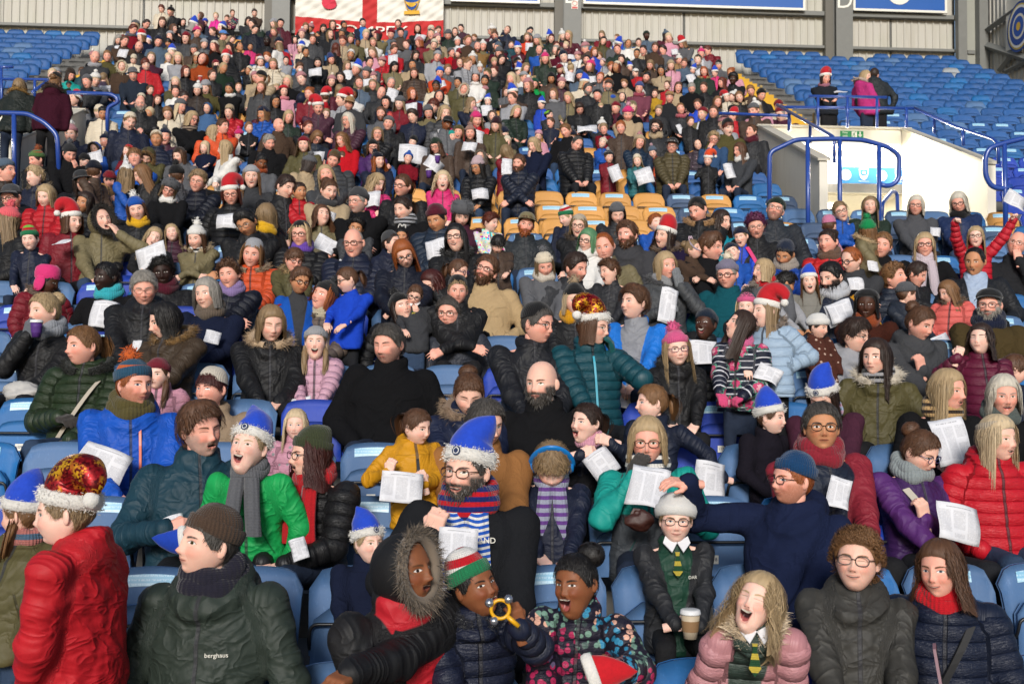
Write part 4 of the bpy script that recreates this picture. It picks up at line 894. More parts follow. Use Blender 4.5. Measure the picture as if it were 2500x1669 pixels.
        V, Q = lathe([(.081, .05), (.084, .06), (.081, .07)], n, ry=1.2); h = put('hairband', V@Rx(radians(55)).T, Q, felt_mat(c1))
        for s_ in (-1, 1):
            mb = MB(); mb.tube([(s_*.045+s_*.035*cos(t)*.6-s_*.02, .0, .12+.045*sin(t)) for t in np.linspace(-.3, 2.8, 9)], .007, 6); V, F, _ = mb.arr(); put('ear', V, F, felt_mat(c2 or '#d9d6d0', 'white'), h)
    elif style == 'phones':
        mb = MB(); mb.tube([(.104*cos(t), .0, .112*sin(t)*1.28) for t in np.linspace(-.05, pi+.05, 22)], .011, 8, flat=2.0); V, F, _ = mb.arr(); h = put('headphone_band', V@Rx(radians(8)).T, F, paint(c1, .35))
        for s_ in (-1, 1):
            mb = MB(); mb.tube([(s_*.082, 0, -.005), (s_*.1, 0, -.005), (s_*.116, 0, -.005)], [.036, .038, .028], 16); V, F, _ = mb.arr(); put('ear_cup', V, F, paint(c1, .35), h)

# ------------------------------------------------------------------ hands
_hands = {}
def hand_mesh(pose, lod, fat=0.):
    key = (pose, lod, fat)
    if key in _hands: return _hands[key]
    cu = dict(rest=.45, grip=1.05, flat=.08, fist=1.5, open=.12)[pose]; L = [.066, .075, .07, .055]; yb = [.029, .010, -.010, -.028]; segs = []
    for i in range(4):
        p = np.array([.082, yb[i], 0.]); a = .1*cu; sp = (.14 if pose == 'open' else .05)*(1.5-i)*-1
        for j, f in enumerate((.45, .32, .25)):
            a += cu*(.75, .9, .6)[j]; q = p+L[i]*f*np.array([cos(a), -sp*cos(a), -sin(a)]); segs.append((p, q, .0098-.0012*j+fat, .009-.0012*j+fat)); p = q
    tc = min(cu, 1.); segs += [((.018, .026, -.004), (.05, .052, -.012-.02*tc), .014+fat, .0115+fat), ((.05, .052, -.012-.02*tc), (.078, .056-.02*tc, -.02-.035*tc), .0112+fat, .009+fat)]
    def fn(P):
        q = np.abs(P-np.array([.045, 0, 0], np.float32))-np.array([.036, .03, .006], np.float32); d = np.sqrt((np.maximum(q, 0)**2).sum(1))+np.minimum(q.max(1), 0)-.009-fat
        w, _ = cap(P*np.array([1, 1, 1.25], np.float32), (-.07, 0, 0), (.02, 0, 0), .027+fat, .026+fat); d = smin(d, w, .015)
        for a, b, ra, rb in segs:
            e, _ = cap(P, a, b, ra, rb); d = smin(d, e, .005)
        return d
    h = (.0066, .0115, .02)[lod]; V, F = snet(fn, (-.08, -.06, -.1), (.18, .085, .045), h); _hands[key] = (V, F); return V, F
def hand_frame(pos, d, n):
    d = np.asarray(d, float); d = d/np.linalg.norm(d); n = np.asarray(n, float); n = n-d*(n@d); n /= np.linalg.norm(n)+1e-9; return np.stack([d, np.cross(n, d), n], 1)  # columns x,y,z
# ================================================================== people: putting one together
import zlib
TILE = dict(A1=(0, 1100, 2.756), A2=(650, 1100, 2.756), A3=(1250, 1100, 2.756), A4=(1800, 1100, 2.756), B1=(0, 700, 2.756), B2=(600, 700, 2.756), B3=(1200, 700, 2.756), B4=(1800, 700, 2.756),
            C1=(0, 400, 3.356), C2=(600, 400, 3.356), C3=(1200, 400, 3.356), C4=(1800, 400, 3.356), D1=(0, 0, 3.356), D2=(600, 0, 3.356), D3=(1200, 0, 3.356), D4=(1800, 0, 2.851))
CC = dict(black='#141416', charcoal='#232427', grey='#55565a', lgrey='#8e8f94', dgrey='#37383b', navy='#141a2e', dnavy='#0e1220', blue='#174a9c', royal='#1a3fae', sky='#8ea6bd', teal='#0d3b46', turq='#159088', green='#178a46', dgreen='#1c2a20', olive='#4b4629', khaki='#6b6247', brown='#43342a', dbrown='#2c221c', tan='#8a6a45', camel='#8a5e36', beige='#a08d72', cream='#c9bda8', white='#cfcdc9', red='#a8141f', dred='#6e1320', maroon='#4a1222', plum='#40202f', purple='#3d1c52', lilac='#7d6a96', pink='#c0899a', hotpink='#c22d6a', rose='#a8757a', coral='#c9554e', orange='#c24a22', rust='#8a3d1c', mustard='#b98213', yellow='#c99a1c', gold='#a8842a', slate='#4b5a6b', denim='#2f4767', dteal='#132c3a', lime='#6fae2f', silver='#9a9ca0')
def C(c): return CC.get(c, c if c.startswith('#') else '#555555')
class Stuff:
    def __init__(s): s.V = []; s.F = []; s.mi = []; s.mats = []; s.n = 0; s.at = {'hp': [], 'hv': [], 'cp': []}; s.loc = np.zeros(3)
    def take(s, V, F, mats, midx, attrs, parent):
        V = np.asarray(V, float); n = len(V); F = [F] if isinstance(F, np.ndarray) else F
        ix = []
        for m in mats:
            if m not in s.mats: s.mats.append(m)
            ix.append(s.mats.index(m))
        k = 0
        for f in F:
            f = np.asarray(f)
            if not len(f): continue
            s.F.append(f+s.n); s.mi.append(np.array(ix)[np.asarray(midx)[k:k+len(f)]] if midx is not None else np.full(len(f), ix[0])); k += len(f)
        s.V.append(V+s.loc); s.n += n
        for a, w in (('hp', 3), ('hv', 1), ('cp', 3)):
            v = np.asarray(attrs[a], float) if a in attrs else np.zeros((n, w) if w > 1 else n); s.at[a].append(v)
        return parent
    def build(s, name):
        q = [i for i, f in enumerate(s.F) if f.shape[1] == 4]; t = [i for i, f in enumerate(s.F) if f.shape[1] == 3]
        F = [np.concatenate([s.F[i] for i in g]) for g in (q, t) if g]; mi = np.concatenate([s.mi[i] for g in (q, t) for i in g])
        return np.concatenate(s.V), F, s.mats, mi, {k: np.concatenate(v) for k, v in s.at.items()}
def parse(line):
    f = [p.strip() for p in line.split('|')]; h = f[0].split(); o, oy, sc = TILE[h[0]]; H = dict(px=o+float(h[1])/sc, py=oy+float(h[2])/sc, hpx=float(h[3])/sc, tile=h[0], row=None, yaw=0., pit=0., til=0., lean=None)
    for t in h[4:]:
        k, v = t[0], t[1:]
        if k == 'r': H['row'] = int(v)
        elif k in 'yptlb': H[{'y': 'yaw', 'p': 'pit', 't': 'til', 'l': 'lean', 'b': 'byaw'}[k]] = float(v)
    g = f[1].split(); H['age'] = g[0]; H['tone'] = g[1]; H['op'] = 0.; H['sm'] = .35; H['closed'] = False; H['gl'] = None; H['beard'] = None; H['gaze'] = 0.
    for t in g[2:]:
        if t[0] == 'o': H['op'] = int(t[1:])/10
        elif t[0] == 's': H['sm'] = int(t[1:])/10
        elif t == 'c': H['closed'] = True
        elif t[0] == 'z': H['gaze'] = float(t[1:])
        elif t.startswith('g'): H['gl'] = t[2:] or 'black'
        elif t[0] in 'uB': H['beard'] = (t[2:], .55 if t[0] == 'u' else 1.0)
    H['hair'] = (f[2].split(':')+['brown'])[:2] if len(f) > 2 and f[2] not in ('', '-') else ['none', 'brown']
    H['hat'] = (f[3].split(':')+['', ''])[:3] if len(f) > 3 and f[3] not in ('', '-') else None
    ct = f[4].split() if len(f) > 4 and f[4] else ['parka:black']; q = ct[0].split(':')+['', '', '']; H['coat'] = q[0], q[1], q[2], q[3]; H['ex'] = {}
    for t in ct[1:]:
        k = t.lstrip('+').split(':'); H['ex'][k[0]] = k[1:]
    H['pose'] = f[5].split() if len(f) > 5 else []; H['label'] = f[6] if len(f) > 6 else None
    H['seed'] = zlib.crc32(line.encode()) % 9973; r = random.Random(H['seed'])
    if h[0][0] in 'CD':                            # small figures without a noted expression get one of their own
        if not any(t[0] == 'y' for t in h[4:]): H['yaw'] = r.gauss(-8, 34)
        if not any(t[0] == 'p' for t in h[4:]): H['pit'] = r.gauss(2, 9)
        if not any(t[0] == 't' for t in h[4:]): H['til'] = r.gauss(0, 8)
        if not any(t[0] in 'os' for t in g[2:]): H['sm'] = r.choice([.1, .3, .6, .8]); H['op'] = r.choice([0, 0, 0, .2, .3, .7])
        if not H['pose']: H['pose'] = [r.choice(['lap', 'lap', 'pocket', 'fold', 'side'])]
    return H
def auto_row(H):
    up = {'m': .42, 'f': .38, 't': .33, 'k': .24}[H['age']]; best = None
    for k in range(0, NROW):
        x, y, D = proj(at_Y(H['px'], 834, rowY(k)-.18)); p = at_Y(H['px'], H['py'], rowY(k)-.18); dz = abs(p[2]-rowZ(k)-up)
        hm = H['hpx']*proj(p)[2]/FPX; tgt = {'m': .24, 'f': .235, 't': .225, 'k': .21}[H['age']]; c = dz+.6*abs(hm/tgt-1)
        if best is None or c < best[0]: best = (c, k)
    return best[1]
def ik(s, t, l1, l2, hint):
    s = np.asarray(s, float); t = np.asarray(t, float); d = t-s; L = np.linalg.norm(d); 
    if L > (l1+l2)*.995: t = s+d/L*(l1+l2)*.995; d = t-s; L = np.linalg.norm(d)
    L = max(L, .06); a = (l1*l1-l2*l2+L*L)/(2*L); h = sqrt(max(l1*l1-a*a, 0)); u = d/(np.linalg.norm(d)+1e-9); v = np.asarray(hint, float); v = v-u*(u@v); v /= np.linalg.norm(v)+1e-9
    return s+u*a+v*h, t
PEOPLE = []
def place(H):
    """where the person sits, from the row and the head's direction"""
    if H['row'] is None: H['row'] = auto_row(H)
    k = H['row']; lean = H['lean'] if H['lean'] is not None else 0.; Yh = rowY(k)-.18-lean; hw = at_Y(H['px'], H['py'], Yh); D = proj(hw)[2]; hm = H['hpx']*D/FPX
    mx = {'m': 1.12, 'f': 1.08, 't': 1.02, 'k': .98}[H['age']]; mn = {'m': .92, 'f': .88, 't': .84, 'k': .72}[H['age']]
    H['S'] = S = min(max(hm/.235, mn), mx); H['b'] = b = S*{'m': 1.06, 'f': .99, 't': .94, 'k': .84}[H['age']]
    seat = floorZ(k)+.44; hz = hw[2]-.145*S-.585*b; H['stand'] = False
    if 'stand' in H['pose'] or hz-seat > .20: H['stand'] = True
    elif hz-seat < -.24: hz = seat-.24
    else: hz = seat+(hz-seat)*.5
    bx = hw[0]+H.get('dx', 0.); H['hw'] = hw; H['D'] = D; H['base'] = np.array([bx, rowY(k)-.2-(.12 if H['stand'] else 0), hz]); H['scr'] = S*.235*FPX/D*1024/2500
    return H
def person(H, lod):
    S, b, seed = H['S'], H['b'], H['seed']; base = H['base']; hc = H['hw']-base; r = np.random.default_rng(seed); fem = 1. if H['age'] in 'f' else (.7 if H['age'] == 'k' else 0.); kid = 1. if H['age'] == 'k' else (.4 if H['age'] == 't' else 0.)
    if STUFF is not None: STUFF.loc = base; E = None
    else: E = empty('person', base, H['label'], 'person', 'seated spectators' if not H['stand'] else 'standing spectators')
    al = atan2(H['hw'][0], H['hw'][1]); el = math.degrees(atan2(H['hw'][2]-CAM[2], H['D'])); yaw = H['yaw']-math.degrees(al); R = Ry(radians(H['til']))@Rz(radians(yaw))@Rx(radians(H['pit']+.55*el))
    byaw = radians(H.get('byaw', .35*H['yaw'])-math.degrees(al)*.5); RB = Rz(byaw)
    nb = hc+S*(R@np.array([0, .03, -.05]))+np.array([0, .014, -.082*S])
    if H['age'] == 'k': nb = nb+np.array([0, 0, .01])
    style, c1, c2, pat = H['coat']; puff = .015 if style == 'puffer' else (.005 if style in ('parka', 'wool', 'fleece') else .001); fat = H['ex'].get('fat', ['1'])[0]; fat = float(fat)
    # ---- arms
    sh = [nb+RB@np.array([s*.186*b, .012, (-.074+.014*s*sin(seed))*b]) for s in (-1, 1)]; tl = nb[2]; P = H['pose']; hands = ['rest', 'rest']; show = [True, True]
    tg = [RB@np.array([s*.065, -.31*b-.02, .14*b]) for s in (-1, 1)]; nrm = [np.array([0, -.35, 1.]), np.array([0, -.35, 1.])]; hd = [None, None]
    if 'pocket' in P or (not P and lod == 2): tg = [RB@np.array([s*.17*b, -.16*b, .13*b]) for s in (-1, 1)]; show = [False, False]
    if 'side' in P: tg = [RB@np.array([s*.24*b, -.06*b, .02*b]) for s in (-1, 1)]; show = [False, False]
    if 'paper' in P: tg = [RB@np.array([s*.10, -.33*b, .26*b]) for s in (-1, 1)]; hands = ['grip', 'grip']; nrm = [np.array([-.6, -.7, .2]), np.array([.6, -.7, .2])]; hd = [np.array([.5, -.2, .6]), np.array([-.5, -.2, .6])]
    if 'fold' in P: tg = [RB@np.array([.12*b, -.24*b, .25*b]), RB@np.array([-.13*b, -.25*b, .22*b])]; nrm = [np.array([0, -1, .3])]*2
    if 'up' in P: tg = [np.array([-.42*b, -.15, tl+.36*b]), np.array([.45*b, -.15, tl+.4*b])]; hands = ['fist', 'grip']; nrm = [np.array([0, 1., 0])]*2
    for t in P:
        for i, ch in enumerate('LR'):
            if t == 'mouth'+ch: tg[i] = hc+S*(R@np.array([(-.07, .07)[i], -.13, -.17])); hands[i] = 'rest'; nrm[i] = R@np.array([(-.5, .5)[i], -.8, 0]); hd[i] = R@np.array([(.35, -.35)[i], .1, .9])
            if t.startswith(ch+'@'):
                v = t[2:].split(','); o, oy, sc = TILE[H['tile']]; tg[i] = at_Y(o+float(v[0])/sc, oy+float(v[1])/sc, H['hw'][1]-float(v[2]))-base
                if len(v) > 3: hands[i] = v[3]
                if len(v) > 4 and v[4] == 'up': hd[i] = np.array([(.25, -.25)[i], -.15, .9]); nrm[i] = np.array([(-.3, .3)[i], -.9, .1])
                if len(v) > 4 and v[4] == 'in': hd[i] = np.array([(.9, -.9)[i], -.2, .25]); nrm[i] = np.array([0, -.9, .4])
                if len(v) > 4 and v[4] == 'out': hd[i] = np.array([(-.9, .9)[i], -.2, .1]); nrm[i] = np.array([0, -.3, .9])
            if t == ch+'off': show[i] = False
    l1, l2 = .285*b, .265*b; el_, wr = [], []
    for i, s in enumerate((-1, 1)):
        e, w = ik(sh[i], tg[i], l1, l2, RB@np.array([s*.75, .35, -.7])); el_.append(e); wr.append(w)
    # ---- coat
    ts = np.array([-.05, .12, .42, .68, .82, .905, .975, 1.06]); wa = np.array([.19, .195, .185, .198, .18, .13, .078, .064])*b*fat+puff*np.array([1, 1, 1, 1, 1, .8, .4, .2]); wc = np.array([.134, .14, .13, .124, .11, .092, .07, .062])*b*fat+puff*np.array([1, 1, 1, 1, 1, .8, .4, .2])
    if fem > .9: wa[2] *= .95
    hb = np.array([0, 0, 0.]); ra = np.array([.067, .056, .042])*b*(1+.5*(fat-1))+puff*np.array([.9, .8, .45])
    hoodd = 'hood' in H['ex'] or 'fur' in H['ex']; colr = style not in ('knit',) ; z0 = -.02*b
    def fields(Q):
        t = (Q[:, 2]-hb[2])/(nb[2]-hb[2]); bow = np.sin(np.clip(t, 0, 1)*pi)*.02; cx = hb[0]+(nb[0]-hb[0])*np.clip(t, 0, 1.1)**1.2; cy = hb[1]+(nb[1]-hb[1])*np.clip(t, 0, 1.1)**1.2+bow
        dx = Q[:, 0]-cx; dy = Q[:, 1]-cy; cb, sb = cos(byaw), sin(byaw); qx = cb*dx+sb*dy; qy = -sb*dx+cb*dy
        a = np.interp(t, ts, wa); c = np.interp(t, ts, wc); d = (np.sqrt((qx/a)**2+(qy/c)**2)-1)*np.minimum(a, c); d = np.maximum(d, z0-Q[:, 2]); d = np.maximum(d, Q[:, 2]-nb[2]-.035*b)
        ar = None; qq = None
        for i in (0, 1):
            d1, t1 = cap(Q, sh[i], el_[i], ra[0], ra[1]); d2, t2 = cap(Q, el_[i], wr[i], ra[1], ra[2]); m = np.where(d1 < d2, t1*l1, l1+t2*l2); dd = smin(d1, d2, .03*b)
            qq = m if ar is None else np.where(dd < ar, m, qq); ar = dd if ar is None else np.minimum(ar, dd)
        return d, ar, qx, qy, t, qq
    def fn(Q):
        d, ar, qx, qy, t, _ = fields(Q); o = smin(d, ar, .035*b)
        if colr:
            q = (Q-nb-np.array([0, .004, .012*b]))@RB; zz = q[:, 2]-q[:, 1]*.35; rr = np.sqrt(q[:, 0]**2+q[:, 1]**2); o = smin(o, np.sqrt((rr-.075*b)**2+(zz*.62)**2)-(.02*b+puff*.5), .02)
        if hoodd:
            q = (Q-nb)@RB; o = smin(o, ell(q, (0, .085*b, -.02*b), (.135*b, .07*b, .085*b)), .03); zz = q[:, 2]-q[:, 1]*.55+.01; rr = np.sqrt(q[:, 0]**2+(q[:, 1]*.95)**2); o = smin(o, np.sqrt((rr-.1*b)**2+zz**2)-.034*b, .025)
        return o
    pts = np.array(sh+el_+wr+[nb, hb]); lo = pts.min(0)-np.array([.13, .13, .06])*1.1; hi = pts.max(0)+np.array([.13, .16, .14]); lo[0] = min(lo[0], -.24*b*fat); hi[0] = max(hi[0], .24*b*fat); lo[1] = min(lo[1], -.2*b); hi[1] = max(hi[1], .22*b); lo[2] = min(lo[2], z0-.03)
    V, F = snet(fn, lo, hi, (.0185, .033, .062)[lod]*max(b, .8))
    d, ar, qx, qy, t, qq = fields(V.astype(np.float32)); arm = ar < d+.004; q = np.where(arm, qq, V[:, 2]); zb_ = np.where(qy < 0, 1., 0.); cp = np.stack([qx, q, zb_+(2-zb_)*np.clip((d-ar)/.04+.5, 0, 1)], 1)
    if lod < 2:
        c = V-V.mean(0); nn = np.zeros_like(V); e1 = V[F[:, 1]]-V[F[:, 0]]; e2 = V[F[:, 2]]-V[F[:, 0]]; fnm = np.cross(e1, e2)
        for j in range(4): np.add.at(nn, F[:, j], fnm)
        nn /= np.linalg.norm(nn, axis=1)[:, None]+1e-9
        am = {'puffer': .004, 'parka': .008, 'shell': .0075, 'hoodie': .006}.get(style, .005)
        V = V+nn*(am*(.9-2.6*np.abs(wob(V*np.array([1, 1, 1.5]), seed, 17, 1.)))+am*.6*(.6-1.6*np.abs(wob(V, seed+5, 36, 1.)))+wob(V, seed+9, 70, am*.35))[:, None]
        if style == 'puffer': V = V+nn*(.009*np.abs(np.sin(q*pi/.062))**.5-.005)[:, None]
    cname = {'knit': 'jumper', 'hoodie': 'hoodie', 'wool': 'coat', 'fleece': 'fleece'}.get(style, 'jacket')
    coat = mobj(cname, V, F, coat_mat(style, C(c1), C(c2) if c2 else '#8a8a8a', pat), E, attrs={'cp': cp})
    # ---- trousers
    tc = H['ex'].get('legs', [['#1b1c20', '#20293a', '#2b3b52', '#18181a'][seed % 4]])[0]; lr = .078*b
    if lod < 2 or H['stand']:
        if H['stand']:
            G = base[2]-floorZ(H['row']); kz = -G*.45; lg = [((s*.085*b, .0, .02), (s*.09*b, -.02, kz), (s*.095*b, .01, -G+.06)) for s in (-1, 1)]
        else: lg = [((s*.09*b, -.03, .07*b), tuple(RB@np.array([s*.12*b, -.42*b, .09*b])), tuple(RB@np.array([s*.12*b, -.43*b, -.33*b]))) for s in (-1, 1)]
        def fl(Q):
            o = None
            for a_, k_, f_ in lg:
                d1, _ = cap(Q, a_, k_, lr*1.05, lr*.8); d2, _ = cap(Q, k_, f_, lr*.78, lr*.6); d3, _ = cap(Q, np.array(f_)+[0, .02, -.01], np.array(f_)+[0, -.13*b, -.02], .042*b, .036*b); e = smin(smin(d1, d2, .03), d3, .01); o = e if o is None else np.minimum(o, e)
            return o
        al_ = np.array([p for g in lg for p in g]); V, F = snet(fl, al_.min(0)-.2*b, al_.max(0)+.14*b, (.036, .05, .08)[lod])
        mobj('trousers', V, F, jeans_mat(C(tc)), E)
    # ---- body: head, neck and bare hands in one mesh
    lodh = lod; hv_, hf, ht, hp = head_mesh(lodh, H['op'], H['sm'], fem, kid, seed % 7); Vs = [(hv_@R.T)*S+hc]; Fq = [hf]; Ft = [ht]; hps = [hp]; n = len(hv_)
    nk = MB(); p0 = hc+S*(R@np.array([0, .022, -.062])); p1 = nb+np.array([0, .004, -.03*b]); nr = (.05 if H['age'] == 'm' else .042 if H['age'] == 'f' else .038)*S
    nk.tube([p0+(p1-p0)*u for u in (0, .3, .65, 1)], [nr*1.02, nr*.98, nr, nr*1.25], (18, 12, 8)[lod]); V, Fk, _ = nk.arr(); Vs.append(V); Fq.append(Fk[0]+n); Ft.append(Fk[1]+n); hps.append(np.tile([0, .2, 0], (len(V), 1))); n += len(V)
    gl = H['ex'].get('gloves')
    for i in (0, 1):
        if not show[i] or lod == 2 and not (set(P) & {'lap', 'up'}): continue
        fa = wr[i]-el_[i]; fa = fa/(np.linalg.norm(fa)+1e-9); d = hd[i] if hd[i] is not None else fa*.7+RB@np.array([(.35, -.35)[i], -.25, -.15]); hs = S*.98 if H['age'] in 'mft' else S*.86
        hv2, hf2 = hand_mesh(hands[i], lod, .004 if gl else 0.); hv2 = hv2.copy()
        if i == 1: hv2[:, 1] *= -1; hf2 = hf2[:, ::-1]
        M = hand_frame(None, d, nrm[i]); V = (hv2@M.T)*hs+wr[i]
        if gl: mobj('glove', V, hf2, knit_mat(C(gl[0])), E, attrs={'hp': V})
        else: Vs.append(V); Fq.append(hf2+n); hps.append(np.tile([0, .2, 0], (len(V), 1))); n += len(V)
    if n > len(hv_)+len(nk.V[0]) and not gl:   # arms under the sleeves join hands and neck
        for i in (0, 1):
            am = MB(); am.tube([p1+[0, 0, .0], sh[i], el_[i], wr[i]], [.035*b, .03*b, .026*b, .022*b], 6); V, Fk, _ = am.arr(); Vs.append(V); Fq.append(Fk[0]+n); Ft.append(Fk[1]+n); hps.append(np.tile([0, .2, 0], (len(V), 1))); n += len(V)
    bd = H['beard']; brow = H['hair'][1] if H['hair'][1] not in ('white', 'purple', 'green') else 'grey'
    mobj('body', np.concatenate(Vs), [np.concatenate(Fq), np.concatenate(Ft)], skin_mat(H['tone'], brow, H['op'], H['sm'], H['closed'], bd[0] if bd else '', bd[1] if bd else 0., H['gaze']), E, attrs={'hp': np.concatenate(hps)})
    if bd and bd[1] > .9 and lod < 2:
        hv0 = hv_[:len(hp)]; m = (hp[:, 2] < -.05) & (hp[:, 1] < .0) & ((hp[:, 0]/.027)**2+((hp[:, 2]+.062)/.016)**2 > 1) & (hp[:, 2] > -.125); m |= (np.abs(hp[:, 0]) > .055) & (hp[:, 2] < -.015) & (hp[:, 1] < .0) & (hp[:, 2] > -.1)
        pts = hv0[m]; nn = pts/np.linalg.norm(pts, axis=1)[:, None]; V, Q, hvv = fur(pts-nn*.003, nn*.5+np.array([0, -.1, -.7]), (900, 260)[lod], .02 if 'big' not in H['ex'] else .045, seed, .0022 if lod == 0 else .004, .5, .3); mobj('beard', (V@R.T)*S+hc, Q, hair_mat(bd[0]), E, attrs={'hv': hvv})
    # ---- hair and hat
    hst, hcol = H['hair']; hat = H['hat']; hooded = 'hoodup' in H['ex']
    if hst == 'none' and hat and not hooded: hst, hcol = ('short' if H['age'] != 'f' else 'bob'), ('black' if H['tone'] in 'DEFG' else ('brown', 'dark', 'lbrown', 'dblond')[seed % 4])
    if hst != 'none' and not (hooded and hst not in ('long', 'wavy', 'fringe')):
        V, F, hv = hair_build(hst, lod, seed % 50, fem, kid, hat is not None and hat[0] not in ('phones', 'antlers', 'headband')); mobj('hair', (V@R.T)*S+hc, F, hair_mat(hcol), E, attrs={'hv': hv, 'hp': V})
    if hat: hat_build(H, hat[0], C(hat[1]), C(hat[2]) if hat[2] else '', lod, E, R, hc, S, seed)
    if hooded:
        n1, n2 = ((30, 14), (20, 10), (12, 7))[lod]; ha = np.linspace(0, 2*pi, n1, endpoint=False); Vg = []
        for j in range(n2):                        # rings from the face opening to the back of the hood
            u = j/(n2-1); th = .96+(pi-.96)*u**.9; y = -.125*cos(th)+.012; rr = .122*sin(th)**.7 if u < 1 else .001
            Vg.append(np.stack([rr*.92*np.cos(ha), np.full(n1, y), rr*1.12*np.sin(ha)+.004-.02*u], 1))
        V = np.concatenate(Vg); V = V+V*wob(V, seed, 25, .03)[:, None]; ho = mobj('hood', (V@R.T)*S+hc, grid_faces(n2, n1, True)[:, ::-1], coat_mat(style, C(c1), '', ''), E, attrs={'cp': np.zeros_like(V)})
        fc = H['ex']['hoodup']
        if fc:
            P0 = Vg[0]; nn = P0*[1, 0, 1]; nn = nn/np.linalg.norm(nn, axis=1)[:, None]+np.array([0, -.55, 0]); k = 6; Pd = np.concatenate([P0+(np.roll(P0, -1, 0)-P0)*(q/k) for q in range(k)]); nd = np.concatenate([nn]*k)
            mb = MB(); mb.tube(np.concatenate([P0, P0[:1]]), .022, 8, caps=False); bV, bF, _ = mb.arr()
            fur_obj('fur_trim', Pd, nd, (3400, 800, 120)[lod], .046, seed, (C(fc[0]), C(fc[1]) if len(fc) > 1 else C(fc[0])), ho if STUFF is None else None, (.0017, .004, .012)[lod], R, hc, S, (bV, [bF[0]]))
    if 'fur' in H['ex']:
        fc = H['ex']['fur']; a = np.linspace(-.55*pi, 1.55*pi, 60); a = a[(a > -.42*pi) & (a < 1.42*pi)]; rr = .118*b; pth = np.stack([rr*np.cos(a), rr*1.0*np.sin(a)+.02*b, .045*b+.055*b*np.sin(a)-.02*b], 1); nn = np.stack([np.cos(a), np.sin(a)*.8, .55+0*a], 1); pw = pth@RB.T+nb; nw = nn@RB.T
        mb = MB(); mb.tube(pw, .03*b, 8); bV, bF, _ = mb.arr(); fur_obj('fur_collar', np.repeat(pw, 3, 0)+r.normal(size=(len(pw)*3, 3))*.012, np.repeat(nw, 3, 0), (2800, 650, 90)[lod], .042*b/.9, seed, (C(fc[0]), C(fc[1]) if len(fc) > 1 else C(fc[0])), E, (.0016, .004, .013)[lod], base=(bV, [bF[0]]))
    # ---- small things worn
    if H['gl'] and lod < 2:
        gcol = {'black': '#17130f', 'brown': '#3d2415', 'metal': '#6d6355', 'purple': '#3b2350', 'green': '#2a7a4a', 'blue': '#20335e'}.get(H['gl'], '#17130f'); mb = MB(); th = .0021 if H['gl'] != 'metal' else .0014
        if lod: th *= 1.5
        for s in (-1, 1):
            t = np.linspace(0, 2*pi, 19); mb.tube(np.stack([s*.034+.0255*np.sign(np.cos(t))*np.abs(np.cos(t))**.75, -.1015+.006*((.034+.0255*np.cos(t)*s*s)/.05)**2, .0005+.0185*np.sign(np.sin(t))*np.abs(np.sin(t))**.8], 1), th, 5, caps=False); mb.tube([(s*.0595, -.094, .007), (s*.074, -.06, .008), (s*.08, .005, .004)], th, 5)
        mb.tube([(-.0085, -.103, .004), (0, -.107, .006), (.0085, -.103, .004)], th, 5); V, F, _ = mb.arr(); mobj('glasses', (V@R.T)*S+hc, F, paint(gcol, .3, .0), E)
    if 'scarf' in H['ex']:
        sc = H['ex']['scarf']; nn = (40, 24, 12)[lod]; m = (12, 8, 6)[lod]; a = np.linspace(0, 2*pi, nn, endpoint=False); Vv = []
        for ring in range(2 if lod < 2 else 1):
            rr = (.083-.01*ring)*b; ctr = np.stack([rr*np.cos(a), rr*np.sin(a)+.0*a, (.012+.035*ring)*b+.03*b*np.sin(a)+.008*np.sin(a*3+seed+ring)], 1); t = np.arange(m)*2*pi/m; rad = .036*b*(1+.14*np.sin(a*5+seed+ring*2))
            V = ctr[:, None]+rad[:, None, None]*(np.cos(t)[None, :, None]*np.stack([np.cos(a), np.sin(a), 0*a], 1)[:, None]+1.15*np.sin(t)[None, :, None]*np.array([0, 0, 1.])); Vv.append(V.reshape(-1, 3))
        Fs = []; i = np.arange(nn)[:, None]; j = np.arange(m)[None]
        for ring in range(len(Vv)): Fs.append(np.stack([i*m+j, ((i+1) % nn)*m+j, ((i+1) % nn)*m+(j+1) % m, i*m+(j+1) % m], -1).reshape(-1, 4)+ring*nn*m)
        V = np.concatenate(Vv); V = V@RB.T+nb; mt = knit_mat(C(sc[0]), C(sc[1]) if len(sc) > 1 else '', 'stripe'); so_ = mobj('scarf', V, np.concatenate(Fs), mt, E, attrs={'hp': V-nb})
        if 'tails' in H['ex'] and lod < 2:
            for s, L in ((-1, .30), (1, .34)):
                K = 10; u = np.linspace(0, 1, K); yy = -(.10+.05*np.sin(u*2.0))*b-puff; X_ = s*(.04+.03*u)*b; c0 = np.stack([X_, yy-.015, -.02*b-L*b*u], 1); W_ = .045*b; V = np.concatenate([c0+[-W_, .012, 0], c0+[0, -.006, 0], c0+[W_, .012, 0], c0+[W_, .03, 0], c0+[-W_, .03, 0]]).reshape(5, K, 3).transpose(1, 0, 2).reshape(-1, 3)@RB.T+nb
                tm = knit_mat(C(H['ex']['tailc'][0]), C(H['ex']['tailc'][1]), 'zig') if 'tailc' in H['ex'] else mt
                mobj('scarf_tail', V, grid_faces(K, 5, True), tm, so_ if so_ is not None else E, attrs={'hp': V-nb})
                if 'word' in H['ex'] and s == 1:
                    V, T = text_mesh(H['ex']['word'][0], .034, bold=.001); V = np.stack([V[:, 0]+.055*b, np.full(len(V), -.178*b-puff), V[:, 1]-.11*b], 1)@RB.T+nb; mobj('lettering', V, T, MAT_WB, E, smooth=False)
